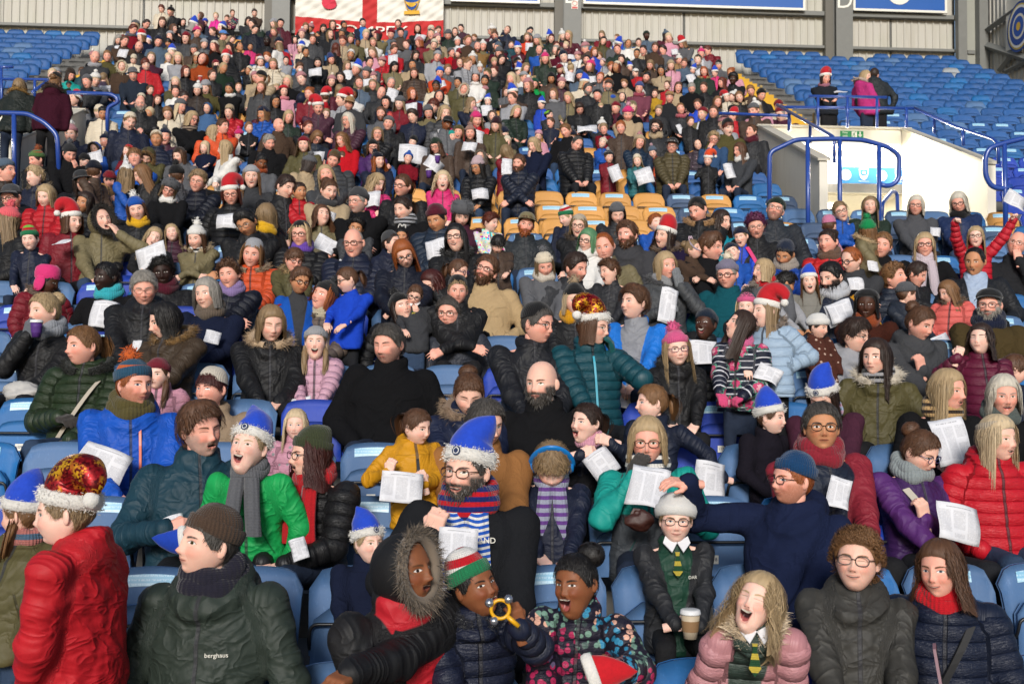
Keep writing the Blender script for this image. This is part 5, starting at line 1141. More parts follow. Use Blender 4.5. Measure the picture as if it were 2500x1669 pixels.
    if 'tie' in H['ex'] and lod < 2:
        for s in (-1, 1):
            V = np.array([(0, -.085, .0), (s*.07, -.05, .035), (s*.085, -.06, -.005), (s*.035, -.118, -.055)])*b; V = np.concatenate([V, V+[0, -.004, .004]])@RB.T+nb+np.array([0, -.035*b, .01]); mobj('shirt_collar', V, np.array([(4, 5, 6, 7), (0, 3, 2, 1), (0, 1, 5, 4), (1, 2, 6, 5), (2, 3, 7, 6), (3, 0, 4, 7)]), paint('#cfcfd2', .7), E, smooth=False)
        V = np.array([(-.014, -.16, -.035), (.014, -.16, -.035), (.01, -.165, -.06), (.03, -.185, -.15), (0, -.188, -.19), (-.03, -.185, -.15), (-.01, -.165, -.06)])*b; V = np.concatenate([V, V+[0, .012, 0]])@RB.T+nb; mobj('tie', V, [np.array([(0, 6, 2, 1), (6, 5, 3, 2), (7, 0, 1, 8), (0, 7, 13, 6), (1, 2, 9, 8), (6, 13, 12, 5), (2, 3, 10, 9)]), np.array([(5, 4, 3)])], knit_mat('#1d4028', '#a8963a', 'stripe'), E, attrs={'hp': V}, smooth=False)
    if 'strap' in H['ex'] and lod < 2:
        sx = -1 if H['ex']['strap'][-1] == 'l' else 1; K = 12; u = np.linspace(0, 1, K); t = .86-.8*u; xx = sx*(.10-.26*u)*b; a = np.interp(t, ts, wa); c = np.interp(t, ts, wc); yy = -c*np.sqrt(np.clip(1-(xx/a)**2, .05, 1))-.014; zz = nb[2]*t
        c0 = np.stack([xx, yy, 0*zz], 1)@RB.T+np.stack([nb[0]*t, nb[1]*t, zz], 1); w = np.array([.018*1, 0, .006]); V = np.stack([c0-w, c0+w, c0+w+[0, .008, 0], c0-w+[0, .008, 0]], 1).reshape(-1, 3); mobj('bag_strap', V, grid_faces(K, 4, True), paint(C(H['ex']['strap'][0]), .7), E, smooth=False)
    if 'band' in H['ex'] and lod < 2:               # coloured stripe such as a bright zip down the front
        K = 12; t = np.linspace(.3, .9, K); c = np.interp(t, ts, wc); off = float(H['ex']['band'][1]) if len(H['ex']['band']) > 1 else 0.; c0 = np.stack([np.full(K, off), -c-.010, 0*t], 1)@RB.T+np.stack([nb[0]*t**1.2, nb[1]*t**1.2+.02*np.sin(t*pi), nb[2]*t], 1); w = np.array([.007, 0, 0]); V = np.stack([c0-w, c0+w, c0+w+[0, .01, 0], c0-w+[0, .01, 0]], 1).reshape(-1, 3); mobj('zip', V, grid_faces(K, 4, True), paint(C(H['ex']['band'][0]), .4), E, smooth=False)
    if 'logo' in H['ex'] and lod < 2:
        tx, lx, lt, ls = H['ex']['logo']; lx, lt, ls = float(lx)*b, float(lt), float(ls); V, T = text_mesh(tx, ls, bold=.0006); c = np.interp(lt, ts, wc); a = np.interp(lt, ts, wa); V = np.stack([V[:, 0]+lx, -c*np.sqrt(np.clip(1-((V[:, 0]+lx)/a)**2, .05, 1))-.016, V[:, 1]], 1)@RB.T+np.array([nb[0]*lt**1.2, nb[1]*lt**1.2+.02*sin(lt*pi), nb[2]*lt]); mobj('lettering', V, T, MAT_WB, E, smooth=False)
    if 'earrings' in H['ex'] and lod < 2:
        for s in (-1, 1):
            mb = MB(); mb.ball((s*.083, .0, -.045), .006, 6); V, F, _ = mb.arr(); mobj('earring', (V@R.T)*S+hc, F, paint('#c9c9cf', .2, .6), E)
    H['nb'] = nb; H['wr'] = wr; H['E'] = E
    return H
# ================================================================== the spectators: tile x y headheight row/yaw/pitch | age tone face | hair | hat | clothes | pose | label
FRONT = '''
A1 440 420 430 r0 y-98 p6 l.3 b-115|t A|none|sequin:red|parka:red +hood +fat:1.2|side|person in a bright red hooded coat and sequinned santa hat
A1 1400 625 450 r0 y-62 p0 t8 b-15|m B s2|short:dgrey|beanie:brown|shell:#27302a +hood +scarf:#1d1c28 +fat:1.02 +logo:berghaus:.07:.66:.022|pocket|person in a dark green waterproof and brown knitted hat with white trim
A2 940 800 430 r0 y52 p4 t-6 l.25 b30|m E o3 s1|none|-|parka:black:#a81a26:open +fat:1.15 +hoodup:#7d7062:#3a332c|R@560,1500,.3|person in black parka with a big furred hood, calling out
A2 1400 910 385 r0 y42 p2 t-16 l.15 b15|k E o4 s8|crop:black|elf:red:white|puffer:navy +fur:#0c0f1c|R@1700,1190,.25,grip,up Loff|person in striped green banded elf hat and navy padded coat
A3 430 890 380 r0 y-32 p2 t-4 l.1 b-5|k E o10 s7|puff:black|-|puffer:#1a1626::floral|R@700,1470,.3,grip,in Loff|laughing person in a flowery padded coat
A3 1100 470 300 r1 y4 p2 t2|k A s7 g:black|short:dblond|fluffy:white|shell:charcoal:#14382a:open +tie +logo:DARE2B:.12:.7:.02|L@1120,1210,.25,grip,in Roff|smiling person in glasses and plush white hat with school tie
A3 1650 1015 370 r0 y-22 p-6 t14 l.3|k A o10 s7 c|curlylong:blond|-|puffer:rose:#2c3a33:open +tie +fur:#9a8468:#d8c8ae|side|laughing person in a shiny pink padded coat and school tie
A4 805 740 390 r0 y-8 p-2 t3|t B s6 o1 c g:black|curly:lbrown|-|shell:#33322f +hood|lap|person in glasses and a dark grey parka
A4 1370 800 370 r0 y-22 p0 t-6|f C s6 o1|wavy:brown|-|puffer:#10182c +hood +scarf:red +strap:black:r|pocket|person in a quilted navy coat with red collar
B2 1490 1240 400 r1 y-30 p4 t4 l.1 b-10|m B s6 o2 g:brown B:dgrey|crop:dgrey|bluesanta:royal|wool:#1b1c1f +fat:1.2 +scarf:#16225c:red +tails +tailc:#1f4fa8:white +word:ENGLAND|L@1250,1680,.22,grip,up|person in blue santa hat, glasses and football scarf
B4 370 1300 330 r1 y-52 p4 t6 b-25|m C s5 u:ginger g:black|crop:ginger|beanie:#12375c|hoodie:#161e38 +hood +fat:1.15|L@-330,1320,.05,rest,out Roff|person in blue knitted hat reaching an arm to the person beside him
A2 690 620 240 r1 y30 l-.1|k A o3|short:blond|bluesanta:royal|wool:navy|pocket|person in blue santa hat mostly hidden behind the furred black hood
B1 1350 960 380 r2 y30 p12 t-10 l.0 b10|m C o3 s2 c u:grey|side:brown|-|shell:#12323f +fat:1.12|L@1120,1640,.35,grip,in|person in a dark teal jacket leaning towards the green coat
B1 1675 1080 315 r2 y-28 p-12 t6 l.3|k A o9 s6|short:blond|bluesanta:royal|parka:#12924a +scarf:grey +tails|Loff Roff side stand|person in a bright green coat and blue santa hat singing
B2 430 1130 300 r2 y-68 p2 l.1 b-30|f B o3 s4 g:black|wavy:red|slouch:#343a26|puffer:black +scarf:#a0181f +tails|lap|person in olive knitted hat and red scarf
B2 340 930 200 r3 y-10|k A s5|long:lblond|-|puffer:pink::dots|pocket|person in pink spotted coat half hidden behind the olive hat
B2 1150 940 235 r2 y48 p18 t-6|k A s2|pony:brown|-|shell:mustard +hood +band:black|L@960,1250,.2,grip,up R@1200,1330,.2,grip,up|small person in a mustard yellow coat holding a sheet
B2 1610 920 310 r2 y34 p14 b0|m B s1|short:dgrey|-|wool:camel +fat:1.1|lap|person in a camel brown coat behind the football scarf
B2 1500 720 280 r3 y4 p26|f B s4 c|bun:brown|-|shell:#131b33 +fur:#6b5646:#a08a72|lap|person looking down in a fur collared navy coat
B3 340 650 310 r3 y-26 p2 b-5|m B s4 B:dgrey|none|-|wool:#131315 +fat:1.1|pocket|bareheaded person in black wool coat beside the fur collared navy coat
B3 640 910 250 r3 y-46 p4 t8 l.1|k A o8 s8|pony:dark|-|shell:#141a2a +scarf:pink|L@600,1120,.25,grip,in R@800,1040,.25,grip,in|laughing person with pink collar in a navy coat
B3 1080 780 240 r3 y-72 p0|k A s2|pony:lbrown|-|shell:#12192b|R@1560,1290,.2,grip,in Loff|person in a navy coat stretching an arm behind the turquoise jacket
B3 405 1200 300 r2 y0 p42|k A s1 c|bowl:dblond|phones:#1470b8|shell:navy +scarf:#8d90a2:#5d3a7d +tails|lap|person in blue headphones looking down at the lap
B3 1050 1040 310 r2 y-2 p6|f C s0 g:brown|bob:blond|-|shell:#128a80:#3b3f44:yoke +scarf:#16253d:white +gloves:#3b3836|mouthL R@1250,1520,.25,grip,in|person in glasses and turquoise jacket, gloved hand at mouth
B3 310 250 265 r4 y54 p6 b5|m C s1 g:black|short:dgrey|cuffless:black|shell:#15161b:#34353a:yoke|lap|person in plain black hat and glasses in black and grey jacket
B3 690 270 240 r4 y60 p6 b10|f B s3 g:metal|bob:brown|sequin:red|puffer:#0d3f4a +band:#168ea6 +gloves:#0f4a4c|mouthR|person in red sequinned santa hat and teal padded jacket
B3 960 110 230 r5 y-48 p-8|t B s4 o1|mess:brown|-|shell:#1769c0:#7d7f85:open|lap|person in a bright blue coat over a grey hoodie
B3 560 95 200 r5 y8|f B s2|bob:lblond|bobble:black:#8d7a62|parka:black +scarf:mustard|lap|person with black bobble hat and mustard scarf
B3 1245 420 225 r4 y14 p0 t-6|k A s7 g:purple|long:blond|bobble:#c2517d|parka:black +fur:#1b1a1a|lap|person in pink bobble hat and glasses in black furry coat
B3 1440 255 190 r5 y-22 p-14|k F o8 s8|none|beanie:#15202f|puffer:black|paper +gloves:#12222b|laughing person in a dark knitted hat holding a white sheet
B3 1675 265 205 r4 y-66 p-26 l.15|k B s4 o3|long:dark|-|puffer:#12172a::flowstripe +scarf:#c05a85 +gloves:#c2456f|R@1690,740,.15,grip stand|person in a striped flowery coat and pink gloves
B4 190 165 205 r4 y-58 p-2 b-35|k A o5 s7|long:dblond|santa:red|puffer:#93a8bd +fur:#5d5148:#8a7d72|R@330,560,.15,fist stand|person in red santa hat and pale blue padded coat
B3 1715 135 165 r6 y-8|k A s5|long:blond|zig:#c2517d:#222226|parka:black|lap|person in pink and black zigzag bobble hat
B4 230 880 220 r3 y66 p2 b30|k A s1|short:brown|bluesanta:royal|wool:#17141c|pocket|person in blue santa hat and dark blazer with white collar
B4 565 950 320 r2 y8 p-4 b15|m D s0 g:black|short:dgrey|-|shell:#141c2c:#7c1f2c:sleeves +fat:1.1 +scarf:#7c1f2c|lap|person in glasses and navy jacket with dark red sleeves
B4 575 740 240 r3 y-20 p30|f B s1 c|long:dark|bluesanta:royal|wool:plum +scarf:#8fa0b5:#b58fa8|lap|person in blue santa hat and plum coat with a pastel scarf
B4 1230 1110 290 r2 y56 p26 b20|f B s3 g:blue|bun:brown|-|shell:#34184a:#4b2260:sleeves +scarf:#7c8486 +strap:#a8a294:l|R@1260,1560,.2,grip,up +x|person in glasses and a purple coat with grey scarf
B4 1750 1020 290 r2 y52 p2 b10|f B s8 o2|long:lblond|headband:#a89a86|puffer:#b01222 +hood|pocket|person in knitted headband and bright red padded coat
B4 1415 700 270 r3 y58 p2 b10|f C s8 o2|long:blond|-|wool:black +scarf:#a8895e:#2a1f16|L@1400,1290,.15,grip,up Roff|person in black coat with a tan patterned scarf
B4 1790 730 260 r3 y16 p6|f C o4 s6|bob:white|-|wool:black +scarf:#4a5250|lap|laughing person in black coat and dark grey scarf
B4 935 480 245 r4 y-24 p-4|f B s1|long:dark|-|shell:#4a4426 +hood +fur:#b5aa98:#d0c8ba +scarf:#8d8d90:black|pocket|person in an olive coat with pale fur collar
B4 790 330 215 r5 y64 p8|t B s2 g:black|mess:dark|-|hoodie:#8d8e93 +hood|lap|person in glasses and a pale grey hoodie
B4 1230 245 245 r5 y52 p20|f C s2|bun:brown|-|wool:#2a2b2d:#4a4b4e:tweed +hood|R@1240,560,.2,grip,up|person in dark tweed coat reading a sheet
B4 1640 355 205 r4 y-18 p-10|k A s2 c|wavy:dark|-|puffer:#58122e|L@1480,480,.15,grip,up Roff|person in a wine red padded coat, head tilted back
B4 1695 125 225 r6 y-8|m C s7 g:black B:grey|crop:grey|flatcap:black|fleece:#40351f +scarf:navy +fat:1.1|lap|person in black flat cap and olive fleece
B4 870 120 195 r6 y-4|f F o2 s8|none|beret:black|wool:#4f2417:#1a1210:tweed +scarf:#7d3a1d +earrings|lap|person in black beret and rust spotted scarf
B4 1860 560 200 r4 y110 p20|k B|short:brown|-|parka:navy|pocket|person in navy parka turned away beside the dark grey scarf
B4 545 270 150 r5 y60 p10|k B|none|fluffy:white|wool:#4a2a22:#b59a8a:dots|pocket|small person in a white plush hat and brown spotted coat
B1 300 165 260 r5 y-56 p0 b-20|f B s3|bun:blond|-|parka:black +scarf:#7f8288 +gloves:#5d6066|L@190,330,.15,grip,up|person in black parka and thick grey scarf raising a cup
B1 560 400 285 r4 y-58 p0 b-10|f C s2|pony:lbrown|-|puffer:#1e2c16 +fur:#161814 +strap:#a39a8c:r +gloves:#35312f|L@400,880,.2,rest|person in a dark green padded coat with beige strap
B1 905 660 300 r3 y32 p0 b5|m C s3 u:ginger|crop:ginger|band:#23455c:#b0521f|shell:#0f4aa8 +hood +scarf:#4b4426 +band:orange:.05 +fat:1.08|lap|person in striped bobble hat and bright blue jacket
B1 1060 590 200 r4 y-22|k A s2|pig:brown|beanie:#6a1c2a|puffer:pink|pocket|person in a maroon hat and pale pink coat
B1 1110 230 270 r5 y-74 p14 b-30|f B|bob:black|-|parka:#382c20 +fur:#7a5c34:#4a3820|lap|person in a brown parka with tan fur collar
B1 1420 690 260 r4 y-36 p-2|f C s7|fringe:red|cuffless:#b5ada0|fleece:#8a7762 +fat:1.05|lap|person in a white knitted hat and fluffy beige coat
B2 170 250 255 r5 y12 p12|f B s2 c|long:dblond|-|parka:#121214 +fur:#b59d80:#8a745c|lap|person in a black parka with wide pale fur collar
B2 470 375 200 r5 y-4 p-6|k A o9 s7|pig:dblond|beanie:#8c8d90|puffer:#bd93a5:#8f7085:dots +hood|lap|laughing person in a pink spotted coat and grey hat
B2 960 390 265 r4 y-30 p6 b-5|m C s0 c u:dgrey|short:dgrey|-|fleece:#101012 +fat:1.18|pocket|person in a thick black fleece
B2 1370 180 230 r6 y-18 p2|m C s0 g:brown|short:dgrey|-|shell:#2c2f38 +fat:1.15|pocket|person in glasses and a slate grey zipped up jacket
A1 150 430 270 r0 y-120 p10 l-.05|k B|pig:lbrown|bluesanta:royal|parka:olive +scarf:#9a5f5a:#3f566b|side|person in a plaid scarf and blue santa hat behind the red coat
'''
MID = '''
C1 870 930 265 r7 y-48 p0|f G s7 o1|bun:black|-|wool:black +scarf:#2f97a3
C1 1330 890 265 r8 y-4 p4|m G s8 o1|curly:black|-|parka:black +scarf:maroon
C1 1180 1020 300 r6 y-2 p14|m C s8 o1 c g:metal|short:grey|-|shell:black +hood +fat:1.1|lap
C1 1700 1070 260 r6 y-32|f B s7|bob:grey|-|wool:navy +scarf:#5a4f45 +earrings
C1 1880 910 230 r7 y-22 p0|f C s9 o2|curly:brown|-|puffer:dnavy +scarf:lilac
C1 2070 740 225 r8 y-12 t8|f C s7 o1|none|cuffless:lgrey|puffer:orange +fur:#8a745c:#5a4838
C1 390 960 220 r7 y62|k F s8 o1|none|trapper:hotpink|puffer:dred +fur:#5a4a40
C1 830 470 240 r9 y24 p-8|f B o6 s2|none|-|parka:khaki +hoodup:#141210:#2a2622|mouthR
C1 245 620 175 r8 y-16|k A s7 o2|none|elf:red:lime|shell:navy
C1 590 470 200 r9 y34|f A s5|none|santa:red|parka:dred
C1 60 470 220 r9 y-100 b-60|f B|long:dblond|bobble:#d05a62|parka:black
C1 1120 380 190 r10 y-4|f B s7|none|bobble:blue:white|parka:black +scarf:yellow
C1 1255 610 175 r9 y10|k A s8 o3|long:blond|-|parka:black +fur:#9a8060:#6b5840|paper
C1 1410 570 145 r10 y-4|k A s3|long:blond|-|puffer:plum
C1 1610 610 185 r9 y-26|k B s8|long:brown|bobble:white:white|parka:khaki +fur:#a8977c:#7a6850 +scarf:black:white
C1 2020 490 225 r9 y-30|m D s2 u:black g:metal|side:black|-|shell:black
C1 2185 430 200 r10 y150|f B|bob:dblond|-|parka:black +scarf:yellow
C1 1890 250 195 r11 y-4|f C s4 g:brown|bob:auburn|santa:red|puffer:black
C1 1620 150 195 r12 y-12|f C s8 o1 g:metal|mess:dblond|-|puffer:dnavy
C1 2060 110 185 r12 y0|f B o5|long:lbrown|beanie:lgrey|wool:dgrey
C1 675 150 185 r12 y12 t-12|f B s8 o1 g:black|long:dark|cap:charcoal|puffer:black
C1 695 320 170 r11 y-32|k D s6|bob:dark|-|puffer:black
C1 95 280 200 r10 y-40|m C s3 g:black|crop:dgrey|cap:dgrey|shell:black +hood
C1 290 105 175 r12 y-64|k A s6 o3|side:blond|-|parka:navy +fur:#5a4f40
C1 50 60 200 r12 y50|m C s1|none|beanie:slate|shell:dbrown
C1 770 70 170 r12 y170|k B|none|beanie:dnavy|parka:brown
C1 1035 95 165 r12 y175|k B|long:dblond|cuffless:white|shell:blue
C1 1170 90 170 r12 y-80|k B o4|long:lbrown|-|parka:black
C1 1385 215 150 r11 y0|f C s8 g:black|none|furhat:grey:black|wool:black +scarf:white
C1 1450 100 160 r12 y170|k B|none|bobble:black:black|parka:grey
C2 325 190 205 r11 y42|m B s8 o1|short:dark|-|shell:black
C2 440 230 150 r11 y24|k D s7|bun:dark|-|puffer:red
C2 680 220 210 r11 y26 p8|f B o3 s8|bun:brown|-|wool:beige +scarf:dgrey
C2 660 100 170 r12 y-2|f C s8 o3|long:blond|-|shell:dgrey
C2 1070 160 180 r12 y54|k A s5|curlylong:blond|-|puffer:hotpink|paper
C2 920 310 210 r10 y-38|m C s4 g:metal u:grey|crop:grey|beanie:dgrey|wool:black
C2 1285 180 195 r11 y-34|f C s6 g:black|pony:brown|-|parka:black
C2 1615 140 180 r12 y0 p-6|k A o9|curlylong:lblond|-|shell:hotpink +hood
C2 1290 370 225 r10 y-38|f B s8 o1|pony:dark|-|wool:black +scarf:lgrey:black
C2 620 430 180 r10 y24 p-22|f B s5|wavy:brown|-|parka:khaki
C2 450 580 225 r9 y-18|f C s6 g:black|bob:blond|cuffless:black|puffer:black +scarf:#5d3f96
C2 885 650 245 r8 y-20|m C o4 s9 g:brown|bald:grey|-|puffer:navy +fat:1.15|lap
C2 905 520 170 r9 y-2|k D s3|curly:black|-|shell:dgrey
C2 1195 650 180 r8 y50|k B s4|none|cuffless:dgrey|shell:navy +hood
C2 1275 600 150 r9 y0|k D s7|none|antlers:red:white|parka:maroon
C2 1565 455 220 r9 y-28|m D s6|none|beanie:maroon|puffer:#1c2838 +hood
C2 1725 610 235 r8 y-18 p-8|f B o3 s9 g:black|long:black|-|parka:black +fur:#101010
C2 1770 420 190 r10 y8 p24|f B|none|furhat:grey:dgrey|wool:plum
C2 2005 480 150 r10 y56|k A|curly:auburn|-|shell:white::multi
C2 2295 500 190 r10 y6|m C s6 B:ginger|short:brown|cap:khaki|shell:#23272b|pocket
C2 2065 660 150 r8 y0 p34|k B|bowl:black|-|parka:brown
C2 1970 880 235 r7 y-18 p-8|m C s1 g:black B:brown|side:brown|-|wool:#a58d6a|pocket
C2 1295 740 230 r7 y0|f B s4 g:brown|long:ginger|-|parka:dnavy|paper
C2 1385 1075 170 r6 y0|k B s4 g:black|pony:brown|-|knit:dgrey +tie|mouthR
C2 1530 990 230 r7 y-42 p20|f B s3|wavy:red|-|parka:black
C2 1740 880 150 r7 y60 p10|f B s5 g:purple|pony:brown|-|parka:black
C2 1735 1040 225 r6 y4 p4|m C s1|none|cuffless:black|parka:black
C2 1275 1180 225 r6 y22 p-10|f B s4 o1|long:dark|bobble:black:black|puffer:black
C2 445 960 210 r6 y22|k D s2 g:black|side:brown|-|knit:blue:dgrey:open
C2 640 1090 240 r6 y-38|f C s8 o2|bob:ginger|bobble:#1c1d1f:#26272a|puffer:#5d5048 +fur:#4a3d30 +scarf:#a39a85|lap
C2 835 950 205 r6 y-76|k B s1 g:black|pony:brown|-|knit:royal
C2 395 790 190 r7 y22|k C o4 s8 g:brown|fringe:brown|-|parka:olive +fur:#8a7450:#5a4830
C2 290 1230 160 r6 y20|k B g:brown|none|striped:dred:maroon|parka:maroon
C3 435 830 195 r7 y6 p22|f C s4|none|bobble:cream:grey|wool:grey +scarf:#b5aca0|lap
C3 690 850 240 r7 y46 p18|m C s1 u:dark|short:dark|-|shell:#2b2c30
C3 790 630 190 r8 y-28|f B s8 o1 g:black|bob:green|-|wool:white +scarf:white
C3 925 680 225 r8 y-12|m C s2|recede:ginger|-|shell:khaki
C3 1110 590 240 r9 y-24 p-8|m C s1 B:brown|mess:brown|-|hoodie:#3a3a3d +hood
C3 965 880 190 r7 y-56 p-8|k B o8 s6|curly:brown|-|shell:#232428
C3 1425 840 225 r7 y30|f C s2|bob:blond|-|parka:#3d3f42 +fur:#2a2a2c:#55565a +scarf:#7f8083 +gloves:#6f7276|R@1540,1000,.12,flat,up L@1420,1200,.2,grip,in
C3 715 510 175 r9 y-10|f B o6 s9 g:black|none|cuffless:#a39786|parka:black +fur:#3a2f26
C3 610 440 145 r10 y-52|k A|short:blond|elf:red:white|shell:navy
C3 1030 410 165 r10 y6 p20|f B s2 c|long:dark|beanie:grey|parka:charcoal
C3 1345 490 155 r10 y24|k A s7|short:ginger|-|shell:blue
C3 1420 590 195 r9 y-38|f B o4 s9|wavy:dark|santa:red|wool:#1f1730 +fur:#4a3a30:#6b5848
C3 1690 380 195 r10 y-34|m C s1|none|cuffless:black|parka:black +fur:#8a6a48
C3 1880 480 195 r10 y52|f B s9 o2|wavy:dark|-|shell:#17869a
C3 1800 680 225 r8 y62|m C s5|side:brown|-|wool:black
C3 2165 510 200 r9 y0|f C s9 o3 g:metal|curly:purple|-|parka:black +strap:hotpink:l
C3 1650 700 155 r8 y62|k B|bun:dblond|antlers:#9a8fa0:#c0a8b8|wool:brown
C3 1975 730 155 r8 y0 p-22|k A|none|beanie:navy|shell:blue
C3 1930 910 230 r7 y-18|f C s5 g:brown|short:grey|bobble:#6f6a7d:cream|wool:#0f4650|pocket
C4 310 380 195 r10 y0|m C s0 g:metal u:dgrey|crop:grey|beanie:#16241c|shell:#22262d +fat:1.1
C4 390 740 200 r8 y-18 p30|m D s1 u:black|none|cuffless:#1c2436|puffer:#133b8a +scarf:#8a8078
C4 215 880 180 r7 y-60|f B o5 s6|bob:blond|-|wool:grey +scarf:red +fur:#7a7068
C4 395 980 180 r7 y110|k D|curly:black|-|wool:lgrey
C4 590 965 170 r7 y2 p-6|k A o9 s6|long:lbrown|bluesanta:royal|fleece:#76746e
C4 745 640 205 r9 y-28 p-4|f C s6|bun:dark|-|puffer:#b51e22 +scarf:#5a4438
C4 935 790 210 r8 y-42|m B s5 g:black|recede:ginger|-|wool:#36373a
C4 845 390 160 r11 y10|k B o5 s5 g:black|short:dblond|-|shell:blue
C4 1090 350 155 r11 y-4|f B s6|long:dblond|-|parka:dgreen +hoodup
C4 1070 550 170 r9 y175|k B|long:lbrown|bobble:#0f7a45:#0f7a45|parka:khaki +fur:#a08a6a
C4 755 510 155 r10 y160|k B|none|cuffless:#b8708f|wool:pink
C4 1185 670 210 r9 y-2|m C s5 o1|short:lbrown|-|wool:black
C4 1465 345 165 r11 y-4|f C s7 g:brown|bob:white|-|wool:#47484c|lap
C4 1815 320 170 r11 y-10|f C s8 g:brown|bob:white|-|parka:#16264a +scarf:black|lap
C4 1535 670 200 r9 y2|f C s8 o1 g:black|long:blond|-|wool:black +scarf:#b5a8b0 +tails
C4 1955 600 165 r9 y-4 p-6|k A o4 s8 g:black|long:blond|-|puffer:#b3182a|up
C4 2290 660 205 r9 y-6|m C s0 g:metal|bald:grey|-|wool:charcoal|mouthR
C4 1945 800 235 r8 y-14|m D o3 s3|recede:black|-|shell:#15171c:#93a3bb:open +fat:1.1
C4 1285 930 220 r8 y62|m C s3|curly:lbrown|-|puffer:#1a2230
C4 1470 900 190 r8 y66|k C|short:dark|-|shell:black
C4 1385 1070 185 r7 y120|k B|none|beanie:#4d4e52:lgrey|shell:#1d2430 +hood
C4 1730 1050 180 r7 y-52|k B s3|long:lbrown|-|puffer:#cf5f58 +fur:#5a4a3c
C4 770 930 250 r7 y-38|m B s1 B:black|short:black|-|shell:#131a2c:#b98213:sleeves +big +scarf:#a8aab0 +fat:1.05 +logo:KUKRI:.1:.6:.03|pocket
C4 30 600 150 r9 y-20|k B|none|beanie:navy|shell:royal
'''
